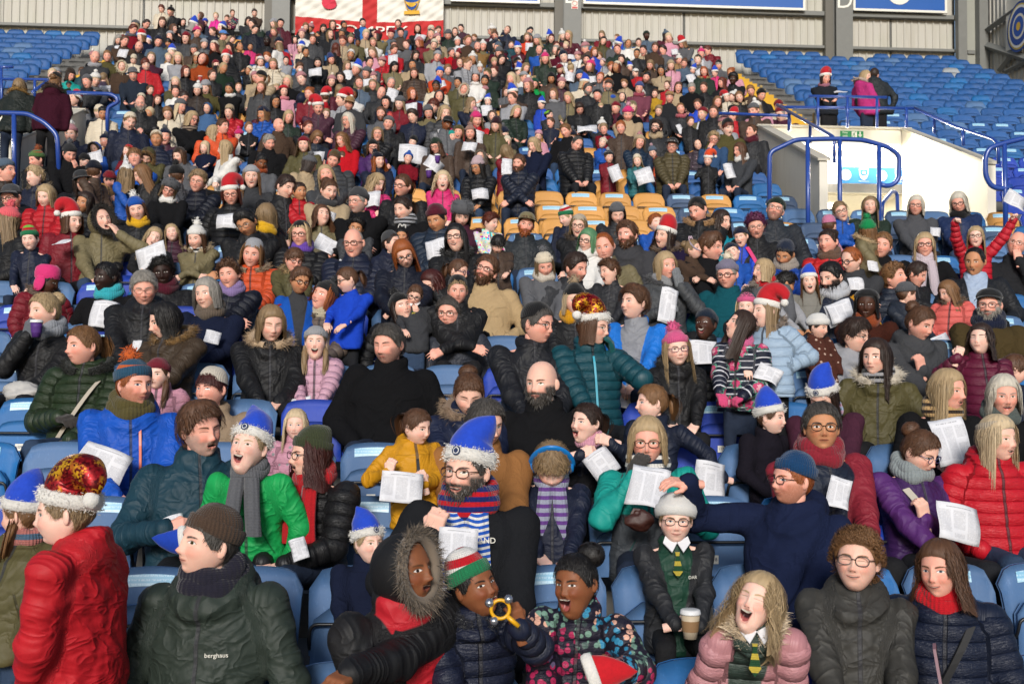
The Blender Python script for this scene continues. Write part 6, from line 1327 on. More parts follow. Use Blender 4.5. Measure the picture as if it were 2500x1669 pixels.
FAR = '''
D1 570 1260 115 y20 p20|m C|crop:dgrey|bobble:charcoal:grey|wool:black|mouthR
D1 300 1310 90 y-60|m C|none|striped:#4a6b3a:#8a4a2a|shell:black
D1 780 1220 75 y-30|k B|none|-|shell:blue +hoodup:#2a2420:#4a4038
D1 690 1320 65|k A|none|beanie:black|parka:black
D1 1050 1240 80 p-5|k A o6 g:purple|wavy:lbrown|cuffless:red|parka:dred|paper
D1 1210 1280 110 p40 y-10|f B c|long:dark|-|parka:olive +hoodup:#7a5c34:#4a3820
D1 1470 1280 110 y-36|f B s8 o2|none|cuffless:dbrown|wool:grey +hood
D1 1680 1210 90|k A o5|bob:lblond|-|wool:navy
D1 1845 1220 130 y-100 b-50|f A|long:blond|-|parka:white
D1 2205 1170 130 y18 p16|m C|short:grey|-|wool:black
D1 2140 1330 110 y20|f E|bun:black|-|wool:grey +scarf:rust
D1 1270 1080 85 y-10|k D o7|bowl:black|-|shell:blue
D1 1045 1040 95 y-5|k B o5|bowl:brown|-|parka:olive +fur:#8a7450
D1 845 930 100 y0|f D s7|short:black|headband:black|parka:cream +hood
D1 1150 860 120 y0|m C B:grey g:metal|bald:grey|-|shell:black|paper
D1 1375 930 105|f B|long:lbrown|-|parka:cream
D1 1570 980 130 y44|f C g:brown|bob:blond|-|wool:black +scarf:#8a7a6a:#3a2a2a
D1 1750 1090 120 y70|f B|wavy:blond|-|parka:orange
D1 1825 1040 95 y46|m C|short:brown|-|shell:orange
D1 1960 1110 85 y-30|k A o6|none|bobble:hotpink:hotpink|wool:white
D1 2040 1050 80 y20|k B|short:lbrown|-|shell:black
D1 2285 1030 110 y40|m C|none|-|wool:brown
D1 2145 920 95 y-10|k B o7|long:brown|-|puffer:maroon
D1 2255 830 105 y20|f D|long:black|-|parka:black
D1 1880 920 95 y-20 p10|f B|none|cuffless:beige|puffer:red
D1 1700 890 75 y-20|k B|none|-|hoodie:#3d5a80 +hoodup
D1 1500 800 110 y40 p10|f C|bun:dark|-|parka:navy +scarf:plum
D1 1290 820 85 y20|k B|long:auburn|-|parka:black
D1 1440 680 95 y-14 p-12|f B s8|long:lblond|-|parka:olive
D1 1230 740 80 y30|k B|short:brown|-|shell:black
D1 1620 740 95 y-10 p12|f B s8|none|bobble:white:white|parka:dbrown
D1 1740 620 90 y30|t B|curly:brown|-|shell:black
D1 1520 590 95 y30|f B|bob:auburn|-|shell:black
D1 1660 490 100 y-20 p-8|f C s8|none|-|wool:rust +hoodup
D1 1850 480 85 y10|m B|none|santa:red|puffer:black
D1 1880 730 95 y-20|f D|bun:black|-|wool:black +scarf:white
D1 1955 720 70 y0|k B o5|short:lbrown|-|shell:charcoal
D1 2140 720 95 y-20|f C s7|long:lbrown|-|parka:dgrey
D1 2325 750 80 y10|f B g:black o3|none|beret:red|wool:pink +scarf:#c0707a
D1 2040 580 70|k D o4|none|cuffless:cream|puffer:black
D1 2240 530 95 y-10|f C s8|wavy:dblond|-|puffer:cream +fur:#cfc4b0
D1 2135 510 85 y0|f B|none|cuffless:white|puffer:cream +scarf:white
D1 1380 475 75|k A|short:lblond|-|knit:white
D1 1460 480 95 y-8|f B|bob:lblond|-|wool:lgrey
D1 1240 480 95 y-4 p-12|f A o3 s9|long:dblond|-|knit:plum
D1 1090 610 105 y-4 p14|m C|none|bucket:grey|hoodie:#232a35 +fat:1.1|lap
D1 1000 550 90 y-4|f B s8|none|-|wool:brown +hoodup:#b5a890:#8a7d68
D1 1095 490 75 y6|k A s8|none|cuffless:cream|parka:cream
D1 850 640 85 y150|k B|pig:dblond|-|puffer:#4a3f52:#8a6a72:dots
D1 715 670 95 y-36|m C|none|beanie:grey|parka:black
D1 575 620 85 y36|f C|none|slouch:dbrown|shell:turq
D1 670 590 65|k B|short:brown|-|shell:teal
D1 560 710 60|k E|bun:black|-|parka:cream
D1 780 475 110 y0|m C g:metal|bald:white|-|wool:dgrey +scarf:lgrey
D1 880 465 95 y-4|m C s7|short:lbrown|-|wool:olive
D1 1020 340 90 y34|m C g:brown|short:brown|-|wool:brown
D1 1140 390 95 y-16|m C g:black u:dark|none|-|shell:black
D1 1090 245 85 y44|f C|curly:auburn|-|wool:dred +scarf:grey
D1 1200 200 80 y34|f C|pony:dark|-|parka:black
D1 1330 185 85 y4 p10|f B|long:brown|-|parka:black
D1 1420 240 80|f B|bob:brown|-|parka:black
D1 1325 75 65 y-30|f B g:brown|short:auburn|-|parka:cream|mouthL
D1 1400 100 60|m C u:dark|none|bobble:black:black|shell:black
D1 1500 185 60|k B o4|bob:dark|-|parka:black
D1 1565 180 55 y30|k B|pony:brown|-|shell:grey
D1 1645 130 50 p-14|k C o6|bob:brown|-|shell:plum
D1 1680 185 60|k B|none|beanie:royal|shell:navy
D1 1770 135 60 p-8|k A o6|short:blond|-|shell:#d02a8a
D1 1860 155 60|k B s8|short:brown|-|parka:black
D1 1905 110 55|k B o4|short:brown|-|shell:navy::floral
D1 1745 260 70|f B|pony:brown|-|puffer:navy
D1 1830 295 65|m C|none|cap:#4a78b8|shell:khaki
D1 1635 240 60|f C|short:brown|-|wool:slate
D1 1905 330 60 p-10|k B o7|short:brown|-|shell:khaki
D1 2035 175 60|f B|bob:dark|-|parka:charcoal
D1 2085 110 55|f B|bun:dark|-|parka:brown
D1 2090 245 55 y30|m B|short:dark|-|shell:dnavy
D1 1380 355 70|k D s7|bowl:black|-|parka:olive
D1 1510 365 65|k D o4|short:black|-|wool:brown
D1 1590 410 80 p12|f C|none|beanie:grey|shell:brown
D1 1960 385 85 y30|m D g:black|short:black|-|shell:black
D1 2050 385 60|k D|pony:black|-|shell:hotpink
D1 2190 340 85 y-20|m G s6|crop:black|-|parka:black
D1 2290 390 80 y170|f B|bob:dblond|-|wool:white
D1 2245 265 70 y-30|f C|pony:dblond|-|parka:brown
D1 2300 195 60 y0|m C|none|beanie:black|shell:maroon
D2 490 225 65 y10|f B s7|wavy:lbrown|-|parka:black
D2 450 275 50|k C o4|none|beanie:plum|shell:black
D2 635 235 60 p20|f B|long:dark|-|parka:black
D2 805 210 60 y10|m D B:black|crop:black|-|shell:black
D2 960 190 65 y-6|m B|short:black|-|shell:navy:#1f5fa8:open
D2 1250 200 65 y-20|m B u:brown|short:brown|-|knit:slate
D2 1410 240 60 p-10|f B|bob:auburn|-|parka:black|paper
D2 1575 250 60 y30|m B|crop:brown|-|wool:black +scarf:black
D2 1715 265 65 y0|f B|long:brown|-|shell:charcoal
D2 1765 235 45|f B|bun:dark|-|shell:plum
D2 1800 335 55 p-6|k B o6|short:brown|-|shell:black|paper
D2 1875 310 45|k A|short:lbrown|-|shell:grey
D2 1270 270 55 y-10|m C|none|beanie:charcoal|parka:brown
D2 790 275 55|m D|curly:dgrey|-|wool:grey
D2 1050 265 50|k B|short:dark|-|shell:navy
D2 1075 300 55 y-20|k E|curly:black|-|wool:cream
D2 595 290 50 p-5|k D o5|short:black|-|shell:black
D2 550 325 65 y0|m C|short:brown|-|shell:dgrey
D2 400 330 60|k B|bob:black|-|puffer:pink
D2 860 325 70 y4|f C g:metal|none|bobble:khaki:khaki|parka:khaki
D2 920 350 50|k E o3|short:black|-|parka:olive
D2 1045 350 65 y-10|f C|bob:dblond|-|wool:white
D2 440 390 60|k C|short:brown|-|parka:pink
D2 490 430 65 y20|f D g:black|bun:black|-|parka:charcoal
D2 740 400 85 y160|f B|wavy:auburn|-|shell:black
D2 860 455 75 y0|m D u:black|none|cuffless:white|shell:black
D2 700 490 75 y0|f C g:purple|none|slouch:#2a3560|parka:beige
D2 590 515 80 y0|f B s7|long:black|-|parka:black|paper
D2 330 500 65 p-5|k B o7|short:dark|-|wool:lgrey
D2 440 560 80 y20|f B s6|curly:brown|-|parka:dgrey
D2 1040 435 95 y-30|f B|long:dblond|-|wool:pink
D2 1015 515 75 y20|m C|short:black|-|wool:grey
D2 1215 410 75 y34|m C|short:brown|-|shell:red
D2 1390 455 70 y30|f B|bob:dark|-|shell:charcoal
D2 1570 465 70 y20|m C|none|beanie:lgrey|shell:lgrey
D2 1755 515 75 y0|f B|bun:brown|-|puffer:black
D2 1740 445 50|k B|none|bobble:dred:red|wool:dred
D2 1900 390 85 y-4|m C B:brown|none|-|parka:#7a5c30
D2 2065 390 50|f C|none|beanie:slate|wool:maroon
D2 2175 370 55 p-6|k B o5|crop:brown|-|shell:teal
D2 2095 490 85 y30|f B s7|long:dark|-|parka:black
D2 1920 560 60 p14|k B o6|none|bobble:white:white|wool:lgrey
D2 1980 610 70|m C|none|cuffless:olive|shell:dgreen
D2 1885 635 65 y-10|f C s6|bob:brown|cuffless:lgrey|wool:white +scarf:white
D2 1960 665 80 y-6|m D g:black u:black|short:black|-|parka:dgreen
D2 1215 550 85 y30|f B s8|long:black|-|parka:khaki
D2 1380 605 90 y-4|f C|bob:brown|-|puffer:brown
D2 1590 600 85 y-2|m C s2|none|beanie:#1a56b0|shell:#b8401c +hood
D2 1365 535 60 y0|m D|crop:black|-|wool:beige
D2 1740 680 75 y-20|f D|bun:black|-|parka:olive
D2 1790 740 80 y-10|f C s8|none|-|parka:olive +hoodup:#a89a88:#7d7060
D2 780 635 85 y-24|f B s7|bob:dark|-|parka:black
D2 705 670 80 y0|f B|none|bobble:rose:cream|parka:black
D2 930 685 85 y0|m C s4|short:brown|-|shell:slate
D2 1040 700 70 y0|f C g:metal|short:dblond|-|parka:charcoal
D2 990 600 70 p14|m C|none|beanie:grey|parka:khaki
D2 830 545 70 y30|f B|bob:dblond|-|parka:black
D2 1190 685 85 y10|m C g:metal|recede:grey|-|wool:black
D2 1110 765 105 y10|m C g:metal|bald:dgrey|-|shell:charcoal
D2 770 745 85 y160|f B|wavy:dblond|-|parka:maroon
D2 880 780 75 y-10|f E g:black|curly:black|-|parka:white
D2 650 800 95 y175|k B|bowl:brown|santa:red|shell:red
D2 465 810 85 y120|k B|none|bobble:dnavy:gold|parka:navy +hoodup:#8a7450:#5a4830
D2 1360 770 95 y34|f C|bob:ginger|-|wool:maroon
D2 1560 710 65 y-10|f E|short:black|-|wool:cream
D2 1585 795 95 y2|f C g:black|none|-|wool:grey +hoodup|lap
D2 850 850 105 y-20 p14|m C|short:brown|cap:tan|fleece:dgrey
D2 1150 840 85 y-20|f C|bob:dark|beanie:black|shell:dnavy
D2 1845 850 95 y58|f B|curlylong:dblond|-|shell:navy +scarf:beige
D2 1985 835 65 p-6|k A o7|none|bluesanta:royal|parka:navy
D2 1960 745 60|k B|none|bobble:rose:hotpink|wool:lgrey
D2 2130 755 65|k B|bob:brown|-|shell:grey
D2 2185 810 100 y-40|m C s2|recede:brown|-|fleece:lgrey
D2 2215 920 105 y34|f C g:brown|bob:blond|-|puffer:dgreen
D2 1110 935 95 y-10|m C B:brown|short:brown|-|wool:grey
D2 1170 1015 105 y-4|m C s5|none|bobble:grey:coral|parka:black
D2 1370 955 105 y-30|m B s8 o2|mess:dark|-|shell:navy +fat:1.1
D2 840 990 125 y-44|f C g:metal|long:white|-|puffer:plum
D2 590 960 85 y14|k E|short:black|-|parka:dgrey
D2 660 935 75 y-4|k A|bob:dblond|-|wool:pink
D2 350 960 85|f C|bob:blond|-|shell:dgreen
D2 510 1045 95 y30|f C g:black|pony:auburn|-|shell:black
D2 580 1130 115 y28 p26|f C g:brown|bob:lbrown|-|shell:#232a36 +hood|paper
D2 790 1150 95 y-40|f C|curlylong:lbrown|-|wool:red
D2 1080 1105 105 y0|f C g:metal|bob:dblond|-|puffer:black
D2 1040 1210 90 y10|f C g:black|none|beanie:black|shell:purple
D2 1370 1165 90 y-4|k A s5|short:dblond|beanie:black|shell:charcoal
D2 1330 1300 85 y0|k B g:black o2|none|bobble:blue:blue|wool:dred|paper
D2 1560 1200 105 y-34|f C s7 g:black|wavy:brown|bobble:dgreen:lgrey|parka:brown
D2 1690 1120 55|k B|none|bobble:turq:hotpink|wool:coral
D2 1745 1085 80|f C g:black|none|beanie:olive|parka:charcoal
D2 1840 1095 95 y-4|f C s8|none|bobble:#8a6a60:#8a6a60|parka:brown
D2 2050 1030 95 y-20|f B|wavy:dblond|slouch:#2c141c|parka:olive
D2 2020 955 75|k B s7|none|-|wool:lgrey +hoodup:#4a403a:#6b5d52
D2 1650 1015 85 y30|m E|crop:black|cap:black|parka:grey
D2 720 1310 115 y-4|m C|none|cuffless:#4a3d26|puffer:dgrey
D2 520 1350 85 y100|f B|none|bobble:grey:grey|wool:beige
D2 800 1290 75|k B|bob:brown|-|shell:plum
D2 1085 1320 105 y30|f B s6|wavy:ginger|bobble:dnavy:dnavy|parka:navy
D2 2140 1165 85 y-4 p-6|k A o7|long:lblond|beanie:cream|parka:khaki
D2 2140 1250 85 y150|f B|bob:dblond|-|shell:dred
D2 1900 1370 105 y-40|f D g:metal|long:black|slouch:#b09aa0|puffer:black|lap
D2 2240 1340 110 y-26|m C B:brown|short:brown|-|puffer:#161c2c|fold
D2 1920 1285 80 y0|k B|none|-|parka:charcoal +hoodup:#4a443c:#7a7064
D3 30 290 60 y-20|m C|crop:brown|-|shell:black
D3 130 250 55 y-20|m B g:black|crop:brown|-|shell:navy
D3 290 310 60 y10|f B s6|bob:dblond|-|shell:#c23a1c|paper
D3 315 255 50 y30|f B|pony:black|-|parka:black
D3 160 370 55 p-6|k B o4|crop:dblond|-|shell:teal
D3 490 320 75 y0|f B g:black|long:red|-|parka:dgreen
D3 390 415 65 y0|m C|bald:white|-|shell:blue
D3 560 430 70 y30|f C|bob:brown|cap:brown|wool:maroon
D3 610 370 55 p-4|k A|crop:lblond|-|puffer:maroon
D3 840 430 75 y20|f B|bob:ginger|-|shell:royal
D3 905 290 55|f B|long:dblond|-|parka:dred
D3 915 340 60 y20|f B|long:dblond|beanie:black|parka:olive
D3 1030 310 50|k B|short:lbrown|-|shell:royal
D3 1035 370 65 y50|m C|crop:grey|bluesanta:royal|fleece:grey
D3 1120 365 60 y0|f D|none|-|wool:white +hoodup
D3 1205 350 50|f B|bun:dark|-|wool:cream
D3 1270 295 50|m F|none|beanie:dgreen|shell:slate
D3 1430 290 50|f B|wavy:dark|bobble:slate:slate|parka:maroon
D3 1340 395 60 y0|m C|side:brown|-|wool:brown
D3 1405 415 70 y-40|m C g:black|mess:dark|-|fleece:grey
D3 1190 440 65 y0|f D g:black|bun:black|-|shell:charcoal|mouthR
D3 780 500 85 y-10|m C u:dark|short:black|-|shell:navy
D3 1065 490 70 y-10|f B s7|wavy:dark|-|shell:brown
D3 910 515 55|k B|none|cuffless:#b5a0a8|puffer:lgrey
D3 980 550 80 y20|f C|fringe:ginger|-|parka:cream
D3 1135 560 65 p-6|k B s8|none|bluesanta:royal|parka:charcoal
D3 1300 535 80 y-10|f C|wavy:dblond|-|parka:brown
D3 1390 580 65|f D|long:black|-|parka:beige
D3 1470 540 75 y0|f B s7|long:blond|beanie:beige|parka:pink
D3 1580 520 75 y-6|f C|bun:brown|-|wool:slate
D3 1650 580 65 y-10|k B s8|none|bluesanta:royal|shell:dnavy
D3 1740 590 75 y-4|f C s8|bob:ginger|-|parka:dgreen +fur:#8a7450 +scarf:red
D3 1830 600 50|k B|none|bluesanta:royal|shell:hotpink
D3 1890 680 85 y-50|f C|wavy:auburn|-|parka:black
D3 1980 650 70 y-10|m F|afro:black|-|parka:black
D3 420 495 65 y0|f C|short:auburn|slouch:grey|parka:brown
D3 280 560 85 y30|f B|long:dblond|-|wool:beige
D3 650 560 65 y170|f B|bun:blond|-|parka:brown
D3 725 625 85 y-10|m C B:brown|none|beanie:#2a4468|shell:slate
D3 490 645 65 y-4|f D|bob:black|beanie:black|parka:brown
D3 890 640 75 y-4|f C|curly:ginger|-|shell:grey
D3 960 705 75 y-4|m C g:black B:grey|short:grey|flatcap:brown|shell:khaki
D3 1180 600 55|k A s7|none|cuffless:white|shell:red
D3 1270 640 85 y-6|m C u:dark|short:black|-|shell:black +fat:1.1
D3 1090 690 65 p-4|k B|mess:lbrown|-|parka:beige
D3 1210 725 85 y0|m C g:metal|none|bobble:#3f4a7a:#b0343c|wool:#6a3a48 +scarf:#8a3a4a
D3 1340 770 75 y-10|k B|bun:brown|-|fleece:gold
D3 1440 700 65 p-10|k A o4|short:brown|-|shell:red
D3 1530 720 65|f C|bob:brown|-|wool:beige
D3 1640 725 90 p24 y0|m C B:grey|crop:grey|-|hoodie:black +hood
D3 1740 720 70 y-20|f C|bun:brown|-|parka:black
D3 1925 800 55 y0|k A|none|santa:red|parka:cream
D3 2030 800 85 y-4|f B g:black s7|long:lbrown|-|parka:black +fur:#b5a488
D3 2125 745 70 y-10|f C g:metal|short:lbrown|-|parka:brown
D3 2210 780 65 p10|m C|none|bobble:black:#a08a5a|parka:black
D3 1850 840 75 y20|f C|bob:lbrown|-|parka:dgrey
D3 350 690 75 y0|f C g:black|wavy:dblond|bobble:#14402a:#8a7450|fleece:green|mouthR
D3 510 775 85 y-30|f B|bob:lbrown|-|wool:grey +scarf:lgrey
D3 630 805 95 y-34|f C|curlylong:blond|-|parka:khaki
D3 790 735 95 y24|m C g:black B:grey|curly:dgrey|-|shell:charcoal
D3 870 785 80 y-20|m C|crop:grey|flatcap:charcoal|shell:black
D3 410 860 65 p-4|k B s8|none|bluesanta:royal|shell:royal +hood
D3 470 945 65|k B o4|short:black|headband:lime|shell:charcoal
D3 485 1005 75 p-6|k C o8|short:brown|-|shell:navy
D3 720 890 95 p34 y10|f C|bob:dark|-|parka:black|lap
D3 890 885 70|k B|short:blond|-|parka:charcoal|mouthR
D3 990 820 55|k B|none|beanie:#1f4aa0|shell:navy
D3 1070 800 75 y0|k B|none|-|shell:slate +hoodup
D3 1150 885 100 y40|f B|long:lblond|cuffless:khaki|wool:black +scarf:khaki
D3 1370 910 85 y-4|k B|side:dblond|-|shell:charcoal
D3 1460 800 75 y-4|m C s6|crop:grey|flatcap:tan|wool:charcoal
D3 1550 895 95 y0|f C|pony:lbrown|-|parka:charcoal +scarf:#a0505a
D3 1690 860 85 y-20|t C|short:brown|-|shell:royal
D3 1820 920 85 y-10|m C g:black s6|crop:brown|-|parka:black +fat:1.15
D3 610 1075 105 y-34|m C s5|short:lbrown|-|wool:black
D3 920 1060 90 y-4|k C o4|side:dblond|-|wool:dred +scarf:black
D3 1060 1050 95 y-6|f C|curly:ginger|-|parka:brown|paper
D3 1350 1050 105 y-20|m B g:black B:dark|mess:dark|-|shell:charcoal +scarf:beige
D3 700 1180 115 y28|m C s6|recede:dgrey|-|puffer:black +fat:1.2|lap
D3 350 1190 110 y-44|f B s8|bob:blond|-|wool:navy|mouthL
D3 385 1115 70 y0|k B|none|cuffless:pink|wool:pink
D3 910 1175 80 y-4|k A|none|striped:cream:rose|shell:blue
D3 960 1285 90 y24|k B|none|striped:charcoal:lgrey|shell:dred|paper
D3 1210 1170 90 y20|f C|bob:dblond|bobble:beige:rose|puffer:#13263a
D3 1320 1250 70 y-10|k B s8 o2|none|bobble:slate:#a08088|puffer:orange
D3 1195 1320 85 y-4|k A s8 o3|wavy:blond|cuffless:cream|puffer:#2f6a70|paper
D3 1480 1200 100 y-4|m C g:black s2|crop:grey|cap:charcoal|puffer:#4a4128 +fat:1.15|lap
D3 1690 1190 65|k B|none|-|puffer:#3a2f38:#8a707a:dots +hoodup
D3 1820 1140 105 y0|f C g:brown|curly:blond|-|knit:denim|mouthL
D3 1775 1310 80 y-10|k A o2|none|santa:#c2401c|shell:black|mouthL
D3 2035 1235 125 y-50 b-30|f C s8|long:brown|-|wool:#3a3c40 +scarf:white|lap
D3 2130 1080 95 y-40|m C|crop:brown|-|parka:charcoal +scarf:maroon
D3 1630 1000 60|k B|short:brown|-|shell:black
'''
STAND = '''
D4 612 545 88 r19 y30 b0|f C|bob:dark|santa:red|wool:#1f2228 +scarf:#8a5a6a|lap stand|person in red santa hat leaning on the blue ledge rail
D4 890 535 92 r19 y70 b120|f B|bob:blond|none:grey|wool:#a8326f +fur:#9a8a80|side stand|person in a bright pink coat standing at the ledge rail
D4 955 520 80 r19 y160 b170|m C|crop:dark|-|parka:#1a2024 +hood|side stand|person in a dark coat behind the pink coat at the ledge
D1 160 715 130 r14 y165 b170 l-.1|f B|long:dblond|-|parka:#161c18 +fur:#8a6a38:#5a4220|side stand|person in a dark parka with tan furred hood, back turned
D1 450 700 115 r14 y150 b165 l-.1|f B|bun:lbrown|-|wool:#34101e +fur:#2a1a16|side stand|person in a dark wine coat back turned by the exit
'''
def lines(t): return [l for l in t.strip().split('\n') if l.strip()]
# ------------------------------------------------------------------ place everybody, nearest first
ALL = [place(parse(l)) for l in lines(FRONT)+lines(MID)+lines(FAR)+lines(STAND)]
ALL.sort(key=lambda H: H['D'])
# people in one row keep apart a little so that bodies do not run through each other
rows = {}
for H in ALL: rows.setdefault(H['row'], []).append(H)
# fill the seats of the crowded block that are still empty with more spectators
fr = random.Random(11); hairs = ['brown', 'dark', 'lbrown', 'dblond', 'lbrown', 'grey', 'blond', 'auburn', 'lblond', 'ginger']; coats = ['black', 'black', 'navy', 'charcoal', 'dgrey', 'brown', 'olive', 'black', 'grey', 'dgreen', 'maroon', 'slate', 'beige', 'dred', 'blue', 'plum', 'khaki', 'cream', 'lgrey', 'pink', 'red', 'tan', 'white']
FILL = []
for k in range(10, 34):
    xs = sorted(H['hw'][0] for H in rows.get(k, [])); xl, xr = CEN
    if 14 <= k <= 18: xr = VR[0]-.35; xl = VL[1]+.2
    if k < 15: xr = -2.5
    x = xl+.25
    while x < xr-.2:
        if all(abs(x-v) > .36 for v in xs):
            px, py, D = proj((x, rowY(k)-.18, rowZ(k)+.36))
            if -30 < px < 2530 and fr.random() < (.55 if k < 20 else .72):
                kid = fr.random() < .3; fem = fr.random() < .55; age = 'k' if kid else ('f' if fem else 'm'); up = {'m': .40, 'f': .36, 'k': .25}[age]+fr.uniform(-.13, .1); px, py, D = proj((x+fr.uniform(-.1, .1), rowY(k)-.18, rowZ(k)+up))
                hh = {'m': .24, 'f': .235, 'k': .205}[age]*fr.uniform(.92, 1.06)*FPX/D*3.356; hat = fr.choice(['-', '-', '-', 'beanie:grey', 'cuffless:black', 'bobble:navy:grey', 'beanie:dred', 'cuffless:cream', 'santa:red', 'bobble:rose:white', 'bobble:white:white', 'bluesanta:royal', 'beanie:lgrey', 'bobble:hotpink:pink'])
                FILL.append(place(parse(f"D1 {px*3.356:.0f} {py*3.356:.0f} {hh:.0f} r{k} l{fr.uniform(-.05, .15):.2f}|{age} {fr.choice('AABBBCCCCD')}|{fr.choice(['bob', 'long', 'wavy', 'pony', 'bun']) if age == 'f' else fr.choice(['short', 'crop', 'side', 'bowl', 'bob'])}:{fr.choice(hairs)}|{hat}|{fr.choice(['parka', 'shell', 'wool', 'puffer'])}:{fr.choice(coats)}|")))
        x += .46+fr.uniform(-.02, .06)
ALL += FILL; ALL.sort(key=lambda H: -H['scr'])
named = [H for H in ALL if H['label']]; rest = [H for H in ALL if not H['label']]
INDIV = named+rest[:298-len(named)]; CROWD = rest[298-len(named):]
# ---- labels from what each person wears
NAMEC = {v: k for k, v in CC.items()}
WORD = dict(lgrey='pale grey', dgrey='dark grey', dnavy='dark navy', turq='turquoise', dgreen='dark green', dbrown='dark brown', dred='dark red', hotpink='bright pink', dteal='dark teal', royal='royal blue', lbrown='light brown', dblond='dark blond', lblond='pale blond', sky='pale blue')
def cword(c):
    if c.startswith('#'):
        v = np.array(lin(c)); c = min(CC, key=lambda k: ((np.array(lin(CC[k]))**.45-v**.45)**2).sum())
    return WORD.get(c, c)
GAR = dict(parka='parka', shell='jacket', wool='coat', puffer='padded coat', fleece='fleece', knit='jumper', hoodie='hoodie')
HATW = dict(beanie='knitted hat', cuffless='plain knitted hat', bobble='bobble hat', slouch='slouchy hat', elf='elf hat', striped='striped hat', zig='zigzag hat', santa='santa hat', bluesanta='santa hat', sequin='sequin hat', cap='cap', flatcap='flat cap', beret='beret', fluffy='plush hat', bucket='bucket hat', furhat='fur hat', trapper='trapper hat', headband='headband', antlers='novelty ears', phones='headphones')
HAIRW = dict(long='long', bob='bobbed', wavy='wavy', curlylong='long curly', short='short', crop='cropped', side='side swept', mess='tousled', fringe='fringed', bowl='straight cut', afro='rounded', curly='curly', pony='ponytailed', bun='tied up', puff='puffed', pig='plaited', recede='thinning', bald='thin')
def words(H):
    st, c1, c2, pat = H['coat']; coat = f"{cword(c1)} {dict(floral='flowery ', dots='spotted ', tweed='tweed ', stripes='striped ', multi='colourful ').get(pat, '')}{GAR.get(st, 'coat')}"; who = 'person'
    bits = []
    if H['hat'] and H['hat'][0] in HATW: bits.append(f"{cword(H['hat'][1])} {HATW[H['hat'][0]]}")
    if 'hoodup' in H['ex']: bits.append('raised '+('furred ' if H['ex']['hoodup'] else '')+'hood')
    if 'scarf' in H['ex']: bits.append(f"{cword(H['ex']['scarf'][0])} scarf")
    P = H['pose']; act = ('holding a sheet' if 'paper' in P else 'arms folded' if 'fold' in P else 'arms raised' if 'up' in P else 'hand at mouth' if any(t.startswith('mouth') for t in P) else 'head bowed' if H['pit'] > 17 else 'turned away' if abs(H['yaw']) > 95 else 'singing' if H['op'] > .5 else 'hands in lap' if 'lap' in P else '')
    if H['gl']: bits.append('glasses')
    if 'fur' in H['ex']: bits.append('fur collar')
    if not H['hat'] and 'hoodup' not in H['ex']: who = 'bareheaded person'
    else: who = 'person'
    return who, coat, bits, act
used = set(H['label'] for H in INDIV if H['label'])
byrow = {}
for H in INDIV: byrow.setdefault(H['row'], []).append(H)
for v in byrow.values(): v.sort(key=lambda H: H['hw'][0])
def short(H): w = words(H); return f"{w[1]}"
for H in INDIV:
    if H['label']: continue
    who, coat, bits, act = words(H); v = byrow[H['row']]; i = v.index(H); nb_ = [v[j] for j in (i-1, i+1) if 0 <= j < len(v)]; wear = coat+(' and '+bits[0] if bits else '')
    cand = [f"{who} in {wear}", f"{who} in {wear}"+(f", {act}" if act else ''), f"{who} in {coat}"+''.join(', '+t for t in bits)+(f", {act}" if act else '')]
    cand += [f"{who} in {wear} beside {words(N)[1]}" for N in nb_]+[f"{who} in {wear}, {act or 'seated'}, beside {words(N)[1]}"+(f" and {words(N)[2][0]}" if words(N)[2] else '') for N in nb_]
    if len(nb_) == 2: cand += [f"{who} in {wear} between {short(nb_[0])} and {short(nb_[1])}", f"person in {coat} between {short(nb_[0])} and {short(nb_[1])}"]
    for c in cand:
        if c not in used and 4 <= len(c.split()) <= 16: H['label'] = c; used.add(c); break
    else: H['label'] = next((c for c in cand if len(c.split()) <= 16), cand[0])
for H in INDIV: person(H, 0 if H['scr'] > 31 else (1 if H['scr'] > 14 else 2))
STUFF = Stuff()
for H in CROWD: person(H, 2)
_st = STUFF; STUFF = None
V, F, ms, mi, at = _st.build('crowd'); cr = mobj('crowd', V, F, ms, midx=mi, attrs=at); tag(cr, 'far spectators packed into the upper rows', 'crowd', kind='stuff')
print('people', len(INDIV), len(CROWD))
# ------------------------------------------------------------------ seats
@cached
def seat_mat(c):
    M = Mat('seat_'+c); o = M.obj(); x, y, z = M.xyz(o); n1 = M.noise(o, 7, 6, .7, .5); n2 = M.noise(o, 90, 3); oi = M.n('ShaderNodeObjectInfo').outputs['Random']; r = X(oi)
    base = lin(c); pale = tuple(.8*v+.2*.3 for v in base); sc = M.noise(M.vec(x*30., y*30., z*4.), 3, 3)
    col = M.mix((n1.above(.52, .16))*.45, base, pale); col = M.mix(sc.above(.66, .03)*.25, col, tuple(min(1, v*1.5+.05) for v in base)); col = M.var(col, r, .13)
    M.set(col=M.var(col, n2, .06), rough=.5+n1*.2, spec=.35, nrm=M.bump(n2, .08, .002)); return M.m
def slab(fn, nu, nv, th):
    """closed shell from a surface fn(u,v)->xyz, thickened along y"""
    u = np.linspace(-1, 1, nu); v = np.linspace(0, 1, nv); U, Vv = np.meshgrid(u, v); P = fn(U, Vv); A = P.reshape(-1, 3); B = A+[0, th, 0]; n = len(A); Q = grid_faces(nv, nu)
    rim = np.concatenate([np.arange(nu), np.arange(1, nv)*nu+nu-1, (nv-1)*nu+np.arange(nu-2, -1, -1), np.arange(nv-2, 0, -1)*nu]); r2 = np.roll(rim, -1)
    return np.concatenate([A, B]), np.concatenate([Q[:, ::-1], Q+n, np.stack([rim, r2, r2+n, rim+n], 1)])
